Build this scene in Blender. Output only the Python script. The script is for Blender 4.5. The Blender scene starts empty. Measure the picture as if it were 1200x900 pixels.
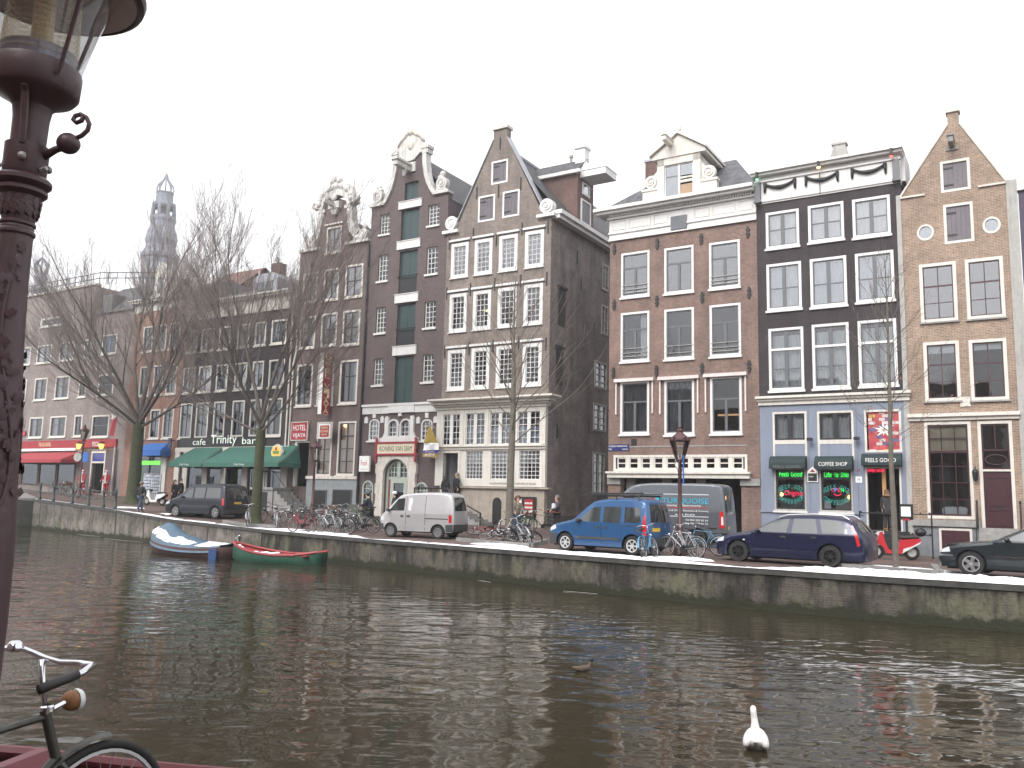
import bpy,bmesh,math,random
from mathutils import Vector,Matrix
from mathutils.geometry import tessellate_polygon

R=math.radians
scene=bpy.context.scene
COL=scene.collection
random.seed(7)

# ------------------------------------------------------------------ camera, sky, sun, exposure
FPX,PITCH,ROLL,EYE=1000.0,7.71,1.37,1.7
cam_d=bpy.data.cameras.new('camera');cam=bpy.data.objects.new('camera',cam_d);COL.objects.link(cam)
cam_d.sensor_width=36;cam_d.lens=36*FPX/1200;cam_d.clip_start=.1;cam_d.clip_end=4000
CROT=Matrix.Rotation(R(90+PITCH),3,'X')@Matrix.Rotation(R(ROLL),3,'Z')
cam.matrix_world=Matrix.Translation((0,0,EYE))@CROT.to_4x4()
scene.camera=cam
BIKE_HUB,BIKE_RZ=(116,969),239
HAZE=.0010

SUN_EL,SUN_AZ=42,215 # overcast: a very soft sun from behind the camera, to the left
world=bpy.data.worlds.new('World');scene.world=world;world.use_nodes=True
wn=world.node_tree;bg=wn.nodes['Background']
sky=wn.nodes.new('ShaderNodeTexSky');sky.sky_type='NISHITA';sky.sun_disc=False
sky.sun_elevation=R(SUN_EL);sky.sun_rotation=R(SUN_AZ)
sky.air_density=1.0;sky.dust_density=6.0;sky.ozone_density=.6;sky.altitude=0
hs=wn.nodes.new('ShaderNodeHueSaturation');hs.inputs['Saturation'].default_value=.10
cl=wn.nodes.new('ShaderNodeMixRGB');cl.inputs[0].default_value=.55
cl.inputs[2].default_value=(9.5,9.6,9.9,1) # the even cloud deck over the city
wn.links.new(sky.outputs[0],hs.inputs['Color']);wn.links.new(hs.outputs[0],cl.inputs[1])
wn.links.new(cl.outputs[0],bg.inputs['Color']);bg.inputs['Strength'].default_value=.130
sun_d=bpy.data.lights.new('sun','SUN');sun_d.energy=1.0;sun_d.angle=R(25);sun_d.color=(1,.96,.91)
sun=bpy.data.objects.new('sun',sun_d);COL.objects.link(sun)
_a=R(SUN_AZ);_e=R(SUN_EL)
sdir=Vector((math.sin(_a)*math.cos(_e),math.cos(_a)*math.cos(_e),math.sin(_e)))
sun.rotation_euler=sdir.to_track_quat('Z','Y').to_euler();sun.location=sdir*80
scene.view_settings.view_transform='Standard';scene.view_settings.look='None'
scene.view_settings.gamma=1;scene.view_settings.exposure=0.95
scene.cycles.max_bounces=6;scene.cycles.diffuse_bounces=3;scene.cycles.glossy_bounces=3
scene.cycles.transparent_max_bounces=12;scene.cycles.caustics_reflective=False;scene.cycles.caustics_refractive=False

# ------------------------------------------------------------------ the street's own frame
# u runs along the house fronts (to the right), w from the house fronts towards the water, z up; u=0 is the corner of the alley
AZ=R(-31.65)
EX=Vector((math.cos(AZ),math.sin(AZ),0));EY=Vector((-math.sin(AZ),math.cos(AZ),0))
ORG=Vector((1.95,45.0,0));CAMP=Vector((0,0,EYE))
def W(u,w,z=0):return ORG+EX*u-EY*w+Vector((0,0,z))
def ray(px,py):return CROT@Vector(((px-600)/FPX,-(py-450)/FPX,-1))
def fp(px,py,off=0.0):
    "photo measurement -> (u, z) on the vertical plane `off` metres behind the house fronts"
    d=ray(px,py);t=((ORG+EY*off-CAMP).dot(EY))/d.dot(EY);P=CAMP+d*t
    return(P-ORG).dot(EX),P.z
def lerp(a,b,t):return a+(b-a)*t
def interp(tab,x):
    if x<=tab[0][0]:return tab[0][1]
    for(x0,y0),(x1,y1)in zip(tab,tab[1:]):
        if x<=x1:return lerp(y0,y1,(x-x0)/(x1-x0))
    return tab[-1][1]
QUAY_W=[(-38.0,5.4),(-25.1,7.9),(-17.6,9.4),(-13.2,10.2),(-7.9,11.25),(-1.15,12.6),(8.1,14.45),(13.6,15.45),(18.6,15.75),(21.5,15.6),(45,15.2)]
QUAY_Z=[(-55,1.25),(-38,.94),(-25.1,.55),(-17.6,.22),(-13.2,.14),(-7.9,.04),(-1.15,0),(45,0)]
FRONT_Z=[(-60,1.55),(-37,1.3),(-19,.7),(0,.3),(11,-.03),(17,-.2),(45,-.25)]
def qw(u):return interp(QUAY_W,u)
def gz(u,w):return lerp(interp(FRONT_Z,u),interp(QUAY_Z,u),min(1,max(0,w/qw(u))))
def gpt(px,py,lift=0.0):
    "photo measurement -> point on the street"
    d=ray(px,py);t=3.0
    for i in range(4000):
        P=CAMP+d*t;q=P-ORG
        if P.z<=gz(q.dot(EX),-q.dot(EY))+lift:break
        t+=.03
    return P
def uw(P):q=Vector(P)-ORG;return q.dot(EX),-q.dot(EY)
def wpt(px,py,z):
    d=ray(px,py);return CAMP+d*((z-EYE)/d.z)

# ------------------------------------------------------------------ objects
def tag(o,label=None,cat=None,group=None,kind=None):
    if label:o['label']=label
    if cat:o['category']=cat
    if group:o['group']=group
    if kind:o['kind']=kind
    return o
def empty(name,loc,rz=0.0,label=None,cat=None,group=None):
    o=bpy.data.objects.new(name,None);COL.objects.link(o);o.location=loc;o.rotation_euler=(0,0,rz)
    o.empty_display_size=.2
    return tag(o,label,cat,group)
def link(name,me,mats,parent=None,smooth=False):
    o=bpy.data.objects.new(name,me);COL.objects.link(o)
    for m in(mats if isinstance(mats,(list,tuple))else[mats]):me.materials.append(m)
    if parent:o.parent=parent
    if smooth:
        me.polygons.foreach_set('use_smooth',[True]*len(me.polygons))
        if smooth is not True:
            try:me.set_sharp_from_angle(angle=R(smooth))
            except Exception:pass
    return o
def kids(o):return[c for c in COL.objects if c.parent==o]
def copy_tree(o,loc=None,rz=None,label=None,group=None,tree=None):
    c=o.copy();COL.objects.link(c)
    for ch in tree[o.name]if tree else kids(o):
        d=ch.copy();COL.objects.link(d);d.parent=c
        for g in tree.get(ch.name,[])if tree else kids(ch):
            e=g.copy();COL.objects.link(e);e.parent=d
    if loc is not None:c.location=loc
    if rz is not None:c.rotation_euler=(0,0,rz)
    if label:c['label']=label
    if group:c['group']=group
    return c
def family(o):
    t={o.name:kids(o)}
    for ch in t[o.name]:t[ch.name]=kids(ch)
    return t

class MB:
    "collects solids into one mesh"
    def __init__(s):s.v=[];s.f=[];s.mi=[];s.m=0
    def add(s,vs,fs):
        b=len(s.v);s.v+=[tuple(p)for p in vs];s.f+=[tuple(b+i for i in f)for f in fs];s.mi+=[s.m]*len(fs);return s
    def box(s,x0,x1,y0,y1,z0,z1,taper=None):
        v=[(x0,y0,z0),(x1,y0,z0),(x1,y1,z0),(x0,y1,z0),(x0,y0,z1),(x1,y0,z1),(x1,y1,z1),(x0,y1,z1)]
        return s.add(v,[(0,3,2,1),(4,5,6,7),(0,1,5,4),(1,2,6,5),(2,3,7,6),(3,0,4,7)])
    def quad(s,a,b,c,d):return s.add([a,b,c,d],[(0,1,2,3)])
    def hexa(s,v):return s.add(v,[(0,3,2,1),(4,5,6,7),(0,1,5,4),(1,2,6,5),(2,3,7,6),(3,0,4,7)])
    def prism(s,poly,y0,y1,holes=(),back=True):
        "polygon in xz (any winding) extruded from y0 (front) to y1"
        n0=sum(len(h)for h in[poly]+list(holes))
        loops=[[Vector((x,z,0))for x,z in l]for l in[poly]+list(holes)]
        flat=[(x,z)for l in[poly]+list(holes)for x,z in l]
        tris=tessellate_polygon(loops)
        vs=[(x,y0,z)for x,z in flat]+[(x,y1,z)for x,z in flat];fs=[]
        for t in tris:
            a,b,c=[flat[i]for i in t]
            ar=(b[0]-a[0])*(c[1]-a[1])-(c[0]-a[0])*(b[1]-a[1])
            if abs(ar)<1e-10:continue
            t=tuple(t)if ar>0 else tuple(reversed(t))
            fs.append(t)
            if back:fs.append(tuple(n0+i for i in reversed(t)))
        o=0
        for k,l in enumerate([poly]+list(holes)):
            n=len(l);A=sum(l[i][0]*l[(i+1)%n][1]-l[(i+1)%n][0]*l[i][1]for i in range(n))
            ccw=(A>0)==(k==0)
            for i in range(n):
                a,b=o+i,o+(i+1)%n
                fs.append((a,n0+a,n0+b,b)if ccw else(a,b,n0+b,n0+a))
            o+=n
        return s.add(vs,fs)
    def bars(s,x0,x1,z0,z1,w,y0,y1,wb=None):
        wb=w if wb is None else wb
        s.box(x0,x1,y0,y1,z1-w,z1);s.box(x0,x1,y0,y1,z0,z0+wb)
        s.box(x0,x0+w,y0,y1,z0+wb,z1-w);return s.box(x1-w,x1,y0,y1,z0+wb,z1-w)
    def tube(s,pts,r,n=6,cap=True):
        pts=[Vector(p)for p in pts];rs=r if isinstance(r,(list,tuple))else[r]*len(pts)
        b=len(s.v);up=None;vs=[];fs=[]
        for i,p in enumerate(pts):
            d=(pts[min(i+1,len(pts)-1)]-pts[max(i-1,0)]).normalized()
            if up is None:up=Vector((0,0,1))if abs(d.z)<.9 else Vector((1,0,0))
            a=d.cross(up)
            if a.length<1e-6:a=d.orthogonal()
            a.normalize();c=a.cross(d);up=c
            for k in range(n):
                t=2*math.pi*k/n;vs.append(p+(a*math.cos(t)+c*math.sin(t))*rs[i])
        for i in range(len(pts)-1):
            for k in range(n):
                k2=(k+1)%n;fs.append((i*n+k,i*n+k2,(i+1)*n+k2,(i+1)*n+k))
        if cap and n>2:fs.append(tuple(range(n))[::-1]);fs.append(tuple((len(pts)-1)*n+k for k in range(n)))
        return s.add(vs,fs)
    def lathe(s,prof,c=(0,0,0),n=16,axis='z',a0=0,a1=2*math.pi,M=None):
        full=abs(a1-a0-2*math.pi)<1e-6;m=n if full else n+1;vs=[];fs=[]
        for r,h in prof:
            for k in range(m):
                t=a0+(a1-a0)*k/n;x,y=r*math.cos(t),r*math.sin(t)
                p=(x,y,h)if axis=='z' else(x,h,y)if axis=='y' else(h,x,y)
                p=Vector(p)+Vector(c)
                vs.append(M@p if M else p)
        for i in range(len(prof)-1):
            for k in range(n):
                k2=(k+1)%m
                q=(i*m+k,i*m+k2,(i+1)*m+k2,(i+1)*m+k)
                fs.append(q if axis!='y' else q[::-1])
        return s.add(vs,fs)
    def ball(s,c,r,sx=1,sy=1,sz=1,n=10,m=7):
        prof=[(max(1e-4,math.sin(math.pi*i/m)),-math.cos(math.pi*i/m))for i in range(m+1)]
        vs=[];fs=[]
        for rr,h in prof:
            for k in range(n):
                t=2*math.pi*k/n;vs.append((c[0]+r*sx*rr*math.cos(t),c[1]+r*sy*rr*math.sin(t),c[2]+r*sz*h))
        for i in range(m):
            for k in range(n):
                k2=(k+1)%n;fs.append((i*n+k,i*n+k2,(i+1)*n+k2,(i+1)*n+k))
        return s.add(vs,fs)
    def build(s,name,mats,parent=None,smooth=False,kind=None):
        me=bpy.data.meshes.new(name);me.from_pydata(s.v,[],s.f)
        o=link(name,me,mats,parent,smooth)
        if isinstance(mats,(list,tuple))and len(mats)>1:me.polygons.foreach_set('material_index',s.mi)
        me.update()
        if kind:o['kind']=kind
        return o
def clean(o,dist=1e-4):
    bm=bmesh.new();bm.from_mesh(o.data);bmesh.ops.remove_doubles(bm,verts=bm.verts,dist=dist)
    bmesh.ops.recalc_face_normals(bm,faces=bm.faces);bm.to_mesh(o.data);bm.free();return o

def text(name,body,mat,parent,x,y,z,width=None,height=None,size=None,depth=.01,align='CENTER',rot=None,shear=0):
    "lettering standing in the local xz plane, read from -y; fitted into width and cap height"
    cu=bpy.data.curves.new(name,'FONT');cu.body=body;cu.size=1;cu.extrude=0;cu.resolution_u=2;cu.shear=shear
    ob=bpy.data.objects.new(name,cu);COL.objects.link(ob)
    dg=bpy.context.evaluated_depsgraph_get();me=bpy.data.meshes.new_from_object(ob.evaluated_get(dg))
    bpy.data.objects.remove(ob)
    xs=[v.co.x for v in me.vertices];ys=[v.co.y for v in me.vertices]
    x0,x1,y0,y1=min(xs),max(xs),min(ys),max(ys)
    sx=width/(x1-x0)if width else None;sz=height/(y1-y0)if height else None
    if sx is None:sx=sz
    if sz is None:sz=sx
    pts=[]
    for v in me.vertices:
        p=Vector(((v.co.x-(x0+x1)/2)*sx,0,(v.co.y-(y0+y1)/2)*sz))
        if rot:p=rot@p
        pts.append(p+Vector((x,y,z)))
    for v,p in zip(me.vertices,pts):v.co=p
    me.materials.clear()
    return link(name,me,mat,parent)

# ------------------------------------------------------------------ materials
MATS={}
def nodes(name):
    m=bpy.data.materials.new(name);m.use_nodes=True;nt=m.node_tree
    return m,nt,nt.nodes['Principled BSDF']
def setp(p,**k):
    for a,b in k.items():
        if a in p.inputs:p.inputs[a].default_value=b
def mat(name,col,rough=.6,metal=0.0,var=.12,vscale=3.0,bump=0.0,bscale=40,spec=.5,coat=0.0,emit=None,estr=1.0,dirt=0.0):
    if name in MATS:return MATS[name]
    m,nt,p=nodes(name);N,L=nt.nodes,nt.links
    setp(p,Roughness=rough,Metallic=metal);p.inputs['Specular IOR Level'].default_value=spec
    p.inputs['Coat Weight'].default_value=coat;p.inputs['Coat Roughness'].default_value=.05
    tc=N.new('ShaderNodeTexCoord')
    nz=N.new('ShaderNodeTexNoise');nz.inputs['Scale'].default_value=vscale;nz.inputs['Detail'].default_value=5;nz.inputs['Roughness'].default_value=.65
    L.new(tc.outputs['Object'],nz.inputs['Vector'])
    mr=N.new('ShaderNodeMapRange');mr.inputs[1].default_value=.3;mr.inputs[2].default_value=.7
    mr.inputs[3].default_value=1-var;mr.inputs[4].default_value=1+var
    L.new(nz.outputs['Fac'],mr.inputs[0])
    mx=N.new('ShaderNodeVectorMath');mx.operation='SCALE';mx.inputs[0].default_value=col[:3]
    L.new(mr.outputs[0],mx.inputs['Scale']);out=mx.outputs[0]
    if dirt:
        mp=N.new('ShaderNodeMapping');mp.inputs['Scale'].default_value=(5,5,.7);L.new(tc.outputs['Object'],mp.inputs[0])
        n2=N.new('ShaderNodeTexNoise');n2.inputs['Scale'].default_value=1.3;n2.inputs['Detail'].default_value=6;L.new(mp.outputs[0],n2.inputs['Vector'])
        r2=N.new('ShaderNodeMapRange');r2.inputs[1].default_value=.52;r2.inputs[2].default_value=.75;r2.inputs[4].default_value=dirt;L.new(n2.outputs['Fac'],r2.inputs[0])
        mm=N.new('ShaderNodeMixRGB');mm.inputs[2].default_value=(.10,.085,.07,1);L.new(r2.outputs[0],mm.inputs[0]);L.new(out,mm.inputs[1]);out=mm.outputs[0]
    L.new(out,p.inputs['Base Color'])
    if bump:
        nb=N.new('ShaderNodeTexNoise');nb.inputs['Scale'].default_value=bscale;nb.inputs['Detail'].default_value=4
        L.new(tc.outputs['Object'],nb.inputs['Vector'])
        b=N.new('ShaderNodeBump');b.inputs['Strength'].default_value=bump;b.inputs['Distance'].default_value=.02
        L.new(nb.outputs['Fac'],b.inputs['Height']);L.new(b.outputs[0],p.inputs['Normal'])
    if emit:p.inputs['Emission Color'].default_value=(*emit,1);p.inputs['Emission Strength'].default_value=estr
    MATS[name]=m;return m
def brick(name,c1,c2,mortar,weather=.35,stain=(.06,.055,.05),bw=.21,rh=.066,ms=.009,rough=.85,blotch=.5):
    m,nt,p=nodes(name);N,L=nt.nodes,nt.links;setp(p,Roughness=rough);p.inputs['Specular IOR Level'].default_value=.25
    tc=N.new('ShaderNodeTexCoord');sp=N.new('ShaderNodeSeparateXYZ');L.new(tc.outputs['Object'],sp.inputs[0])
    ad=N.new('ShaderNodeMath');ad.operation='ADD';L.new(sp.outputs[0],ad.inputs[0]);L.new(sp.outputs[1],ad.inputs[1])
    cb=N.new('ShaderNodeCombineXYZ');L.new(ad.outputs[0],cb.inputs[0]);L.new(sp.outputs[2],cb.inputs[1])
    bt=N.new('ShaderNodeTexBrick');bt.inputs['Scale'].default_value=1;bt.inputs['Brick Width'].default_value=bw;bt.inputs['Row Height'].default_value=rh
    bt.inputs['Mortar Size'].default_value=ms;bt.inputs['Mortar Smooth'].default_value=.3;bt.inputs['Bias'].default_value=-.1
    bt.inputs['Color1'].default_value=(*c1,1);bt.inputs['Color2'].default_value=(*c2,1);bt.inputs['Mortar'].default_value=(*mortar,1)
    L.new(cb.outputs[0],bt.inputs['Vector']);out=bt.outputs['Color']
    nz=N.new('ShaderNodeTexNoise');nz.inputs['Scale'].default_value=.9;nz.inputs['Detail'].default_value=7;nz.inputs['Roughness'].default_value=.7;L.new(tc.outputs['Object'],nz.inputs['Vector'])
    mr=N.new('ShaderNodeMapRange');mr.inputs[1].default_value=.3;mr.inputs[2].default_value=.7;mr.inputs[3].default_value=1-blotch*.5;mr.inputs[4].default_value=1+blotch*.5;L.new(nz.outputs['Fac'],mr.inputs[0])
    mu=N.new('ShaderNodeVectorMath');mu.operation='SCALE';L.new(out,mu.inputs[0]);L.new(mr.outputs[0],mu.inputs['Scale'])
    n3=N.new('ShaderNodeTexNoise');n3.inputs['Scale'].default_value=7;n3.inputs['Detail'].default_value=3;L.new(tc.outputs['Object'],n3.inputs['Vector'])
    m3=N.new('ShaderNodeMapRange');m3.inputs[1].default_value=.3;m3.inputs[2].default_value=.7;m3.inputs[3].default_value=.84;m3.inputs[4].default_value=1.16;L.new(n3.outputs['Fac'],m3.inputs[0])
    mu3=N.new('ShaderNodeVectorMath');mu3.operation='SCALE';L.new(mu.outputs[0],mu3.inputs[0]);L.new(m3.outputs[0],mu3.inputs['Scale'])
    mp=N.new('ShaderNodeMapping');mp.inputs['Scale'].default_value=(1.6,1.6,.16);L.new(tc.outputs['Object'],mp.inputs[0])
    n2=N.new('ShaderNodeTexNoise');n2.inputs['Scale'].default_value=1;n2.inputs['Detail'].default_value=6;L.new(mp.outputs[0],n2.inputs['Vector'])
    r2=N.new('ShaderNodeMapRange');r2.inputs[1].default_value=.45;r2.inputs[2].default_value=.75;r2.inputs[4].default_value=weather;L.new(n2.outputs['Fac'],r2.inputs[0])
    mm=N.new('ShaderNodeMixRGB');mm.inputs[2].default_value=(*stain,1);L.new(r2.outputs[0],mm.inputs[0]);L.new(mu3.outputs[0],mm.inputs[1])
    L.new(mm.outputs[0],p.inputs['Base Color'])
    b=N.new('ShaderNodeBump');b.inputs['Strength'].default_value=.4;b.inputs['Distance'].default_value=.006;b.invert=True
    L.new(bt.outputs['Fac'],b.inputs['Height']);L.new(b.outputs[0],p.inputs['Normal'])
    MATS[name]=m;return m
def glassmat(name,tint=(.85,.9,.92),refl=1.0,rough=.02,see=.8):
    "a window pane: mirrors the sky by its angle, shows the room or curtain behind"
    m,nt,p=nodes(name);N,L=nt.nodes,nt.links
    g=N.new('ShaderNodeBsdfGlossy');g.inputs['Roughness'].default_value=rough;g.inputs['Color'].default_value=(.95,.96,1,1)
    t=N.new('ShaderNodeBsdfTransparent');t.inputs['Color'].default_value=(tint[0]*see,tint[1]*see,tint[2]*see,1)
    fr=N.new('ShaderNodeFresnel');fr.inputs['IOR'].default_value=1.52
    mu=N.new('ShaderNodeMath');mu.operation='MULTIPLY_ADD';mu.inputs[1].default_value=1.55*refl;mu.inputs[2].default_value=.02;L.new(fr.outputs[0],mu.inputs[0])
    tc=N.new('ShaderNodeTexCoord');nz=N.new('ShaderNodeTexNoise');nz.inputs['Scale'].default_value=1.1;nz.inputs['Detail'].default_value=1;L.new(tc.outputs['Object'],nz.inputs['Vector'])
    b=N.new('ShaderNodeBump');b.inputs['Strength'].default_value=.12;b.inputs['Distance'].default_value=.02;L.new(nz.outputs['Fac'],b.inputs['Height']);L.new(b.outputs[0],g.inputs['Normal'])
    mx=N.new('ShaderNodeMixShader');L.new(mu.outputs[0],mx.inputs[0]);L.new(t.outputs[0],mx.inputs[1]);L.new(g.outputs[0],mx.inputs[2])
    L.new(mx.outputs[0],nt.nodes['Material Output'].inputs['Surface']);nt.nodes.remove(p)
    MATS[name]=m;return m
def tiles(name,col,sx=.24,sz=.30,depth=.05):
    "pantiles: rows of round ribs, one object-space pattern on the slope"
    m,nt,p=nodes(name);N,L=nt.nodes,nt.links;setp(p,Roughness=.7)
    uv=N.new('ShaderNodeUVMap');w1=N.new('ShaderNodeTexWave');w1.wave_type='BANDS';w1.bands_direction='X';w1.inputs['Scale'].default_value=1/sx/3.2
    w2=N.new('ShaderNodeTexWave');w2.wave_type='BANDS';w2.bands_direction='Y';w2.wave_profile='SAW';w2.inputs['Scale'].default_value=1/sz/3.2
    for w in(w1,w2):L.new(uv.outputs[0],w.inputs['Vector']);w.inputs['Distortion'].default_value=.4;w.inputs['Detail Scale'].default_value=1.5
    ad=N.new('ShaderNodeMath');ad.operation='ADD';L.new(w1.outputs['Fac'],ad.inputs[0]);L.new(w2.outputs['Fac'],ad.inputs[1])
    nz=N.new('ShaderNodeTexNoise');nz.inputs['Scale'].default_value=2.2;nz.inputs['Detail'].default_value=6;L.new(uv.outputs[0],nz.inputs['Vector'])
    mr=N.new('ShaderNodeMapRange');mr.inputs[1].default_value=.3;mr.inputs[2].default_value=.7;mr.inputs[3].default_value=.6;mr.inputs[4].default_value=1.4;L.new(nz.outputs['Fac'],mr.inputs[0])
    mu=N.new('ShaderNodeVectorMath');mu.operation='SCALE';mu.inputs[0].default_value=col;L.new(mr.outputs[0],mu.inputs['Scale']);L.new(mu.outputs[0],p.inputs['Base Color'])
    b=N.new('ShaderNodeBump');b.inputs['Strength'].default_value=1;b.inputs['Distance'].default_value=depth;L.new(ad.outputs[0],b.inputs['Height']);L.new(b.outputs[0],p.inputs['Normal'])
    MATS[name]=m;return m

WHITE=mat('white_paint',(.64,.632,.62),.5,var=.05,dirt=.18)
CREAM=mat('cream_paint',(.61,.58,.53),.5,var=.06,dirt=.25)
PALE=mat('pale_stone',(.60,.56,.51),.8,var=.15,dirt=.45,bump=.3)
DARKWOOD=mat('dark_sash_paint',(.030,.028,.034),.35,var=.1)
GREYSASH=mat('grey_sash_paint',(.10,.105,.115),.4,var=.1)
GREENWOOD=mat('green_hatch_paint',(.020,.045,.045),.45,var=.2,vscale=1.5)
LILAC=mat('grey_violet_shutter_paint',(.115,.10,.115),.5,var=.12,vscale=2)
MAROON=mat('maroon_paint',(.045,.012,.018),.35,var=.12)
BLACK=mat('black_paint',(.012,.012,.013),.4,var=.2)
IRON=mat('dark_iron',(.022,.022,.024),.5,metal=.3,var=.2)
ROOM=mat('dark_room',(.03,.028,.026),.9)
GLASS=glassmat('window_glass',see=.75)
GLASS_SKY=glassmat('bright_window_glass',refl=2.2,see=.7)
GLASS_DARK=glassmat('dim_window_glass',refl=.55,see=.7)
CURTAIN=mat('white_net_curtain',(.72,.72,.74),.9,var=.04)
CURTAIN_B=mat('bluish_curtain',(.56,.60,.72),.9,var=.06)
BLIND=mat('beige_roller_blind',(.62,.53,.40),.9,var=.03)
GREYBLIND=mat('grey_roller_blind',(.33,.33,.33),.9,var=.05)
BLUESTONE=mat('bluestone_plinth',(.17,.18,.195),.7,var=.18,dirt=.3,bump=.2)
GREYSTONE=mat('grey_stone',(.27,.265,.255),.8,var=.2,dirt=.3,bump=.3)
SANDSTONE=mat('sandstone_plinth',(.33,.285,.24),.8,var=.16,dirt=.35,bump=.3)
SLATE=tiles('slate_roof',(.085,.085,.095),.3,.22,.015)
PANTILE=tiles('grey_pantile_roof',(.07,.068,.072),.26,.32,.06)
REDTILE=tiles('red_tile_roof',(.15,.066,.052),.26,.32,.04)
LEAD=mat('lead_flashing',(.30,.31,.34),.5,var=.2)
SNOW=mat('snow',(.86,.87,.90),.7,var=.06,vscale=6,bump=.6,bscale=9)
# ------------------------------------------------------------------ water, canal bed, street, quays
def flat(name,x0,x1,y0,y1,z,m):
    return tag(MB().quad((x0,y0,z),(x1,y0,z),(x1,y1,z),(x0,y1,z)).build(name,m),kind='structure')
def m_water():
    m,nt,p=nodes('canal_water');N,L=nt.nodes,nt.links
    setp(p,Roughness=.05,IOR=1.33);p.inputs['Specular IOR Level'].default_value=.5
    tc=N.new('ShaderNodeTexCoord')
    def layer(sx,sy,rot,det,dist):
        mp=N.new('ShaderNodeMapping');mp.inputs['Scale'].default_value=(sx,sy,1);mp.inputs['Rotation'].default_value=(0,0,rot)
        nz=N.new('ShaderNodeTexNoise');nz.inputs['Scale'].default_value=1;nz.inputs['Detail'].default_value=det;nz.inputs['Roughness'].default_value=.55;nz.inputs['Distortion'].default_value=dist
        L.new(tc.outputs['Object'],mp.inputs[0]);L.new(mp.outputs[0],nz.inputs['Vector']);return nz.outputs['Fac']
    a=layer(1.5,2.6,R(12),.6,.5);b=layer(.4,.75,R(-20),.3,.4);c=layer(4.5,8,R(25),.5,.4)
    big=N.new('ShaderNodeTexNoise');big.inputs['Scale'].default_value=.11;big.inputs['Detail'].default_value=3;L.new(tc.outputs['Object'],big.inputs['Vector'])
    amp=N.new('ShaderNodeMapRange');amp.inputs[1].default_value=.35;amp.inputs[2].default_value=.65;amp.inputs[3].default_value=.25;amp.inputs[4].default_value=1.3;L.new(big.outputs['Fac'],amp.inputs[0])
    s1=N.new('ShaderNodeMath');s1.operation='MULTIPLY_ADD';s1.inputs[1].default_value=.10;L.new(c,s1.inputs[0]);L.new(a,s1.inputs[2])
    s2=N.new('ShaderNodeMath');s2.operation='MULTIPLY_ADD';s2.inputs[1].default_value=1.2;L.new(b,s2.inputs[0]);L.new(s1.outputs[0],s2.inputs[2])
    s3=N.new('ShaderNodeMath');s3.operation='MULTIPLY';L.new(s2.outputs[0],s3.inputs[0]);L.new(amp.outputs[0],s3.inputs[1])
    bp=N.new('ShaderNodeBump');bp.inputs['Strength'].default_value=1.0;bp.inputs['Distance'].default_value=WAVE;L.new(s3.outputs[0],bp.inputs['Height']);L.new(bp.outputs[0],p.inputs['Normal'])
    n2=N.new('ShaderNodeTexNoise');n2.inputs['Scale'].default_value=.5;n2.inputs['Detail'].default_value=4;L.new(tc.outputs['Object'],n2.inputs['Vector'])
    cr=N.new('ShaderNodeMixRGB');cr.inputs[1].default_value=(.026,.021,.011,1);cr.inputs[2].default_value=(.036,.029,.016,1);L.new(n2.outputs['Fac'],cr.inputs[0]);L.new(cr.outputs[0],p.inputs['Base Color'])
    return m
WAVE=.036
WATER_Z=-1.1
flat('water',-160,160,-120,400,WATER_Z,m_water())
flat('ground',-2500,2500,-2500,2500,-1.9,mat('canal_bed_mud',(.06,.05,.035),.9))

def m_paving(name,c1,c2,snowy=0.0):
    m,nt,p=nodes(name);N,L=nt.nodes,nt.links;setp(p,Roughness=.8)
    tc=N.new('ShaderNodeTexCoord');bt=N.new('ShaderNodeTexBrick');bt.inputs['Scale'].default_value=1;bt.inputs['Brick Width'].default_value=.21;bt.inputs['Row Height'].default_value=.1;bt.inputs['Mortar Size'].default_value=.008
    bt.inputs['Color1'].default_value=(*c1,1);bt.inputs['Color2'].default_value=(*c2,1);bt.inputs['Mortar'].default_value=(.03,.028,.025,1);L.new(tc.outputs['Object'],bt.inputs['Vector'])
    nz=N.new('ShaderNodeTexNoise');nz.inputs['Scale'].default_value=.8;nz.inputs['Detail'].default_value=7;L.new(tc.outputs['Object'],nz.inputs['Vector'])
    mr=N.new('ShaderNodeMapRange');mr.inputs[1].default_value=.3;mr.inputs[2].default_value=.7;mr.inputs[3].default_value=.6;mr.inputs[4].default_value=1.35;L.new(nz.outputs['Fac'],mr.inputs[0])
    mu=N.new('ShaderNodeVectorMath');mu.operation='SCALE';L.new(bt.outputs[0],mu.inputs[0]);L.new(mr.outputs[0],mu.inputs['Scale'])
    L.new(mu.outputs[0],p.inputs['Base Color']);MATS[name]=m;return m
CLINKER=m_paving('red_clinker_paving',(.135,.082,.068),(.10,.066,.058))
def grid_uw(name,us,ws,zf,m,kind='structure'):
    vs=[];fs=[];n=len(ws)
    for u in us:
        for k in range(n):w=ws[k]*qw(u)if isinstance(ws[k],float)and ws[k]<=1.0 and ws[k]>=0 else ws[k];vs.append(W(u,w,zf(u,w)))
    for i in range(len(us)-1):
        for k in range(n-1):a=i*n+k;fs.append((a,a+1,a+n+1,a+n))
    o=MB().add(vs,fs).build(name,m,smooth=True);return tag(clean(o),kind=kind)
US=[-160,-90,-60,-50,-44,-38]+[-36+1.5*i for i in range(39)]+[25,32,45,90]
EDGE=.42 # width of the stone coping
def street_w(u):return qw(u)-EDGE
vs=[];fs=[]
WF=[-400,-60,-12,0,.12,.25,.4,.55,.7,.85,1.0]
for u in US:
    for k,f in enumerate(WF):
        w=f if f<=0 else f*street_w(u);vs.append(W(u,w,gz(u,w)))
n=len(WF)
for i in range(len(US)-1):
    for k in range(n-1):a=i*n+k;fs.append((a,a+n,a+n+1,a+1))
street=tag(clean(MB().add(vs,fs).build('street',CLINKER,smooth=True)),kind='structure')

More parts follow.
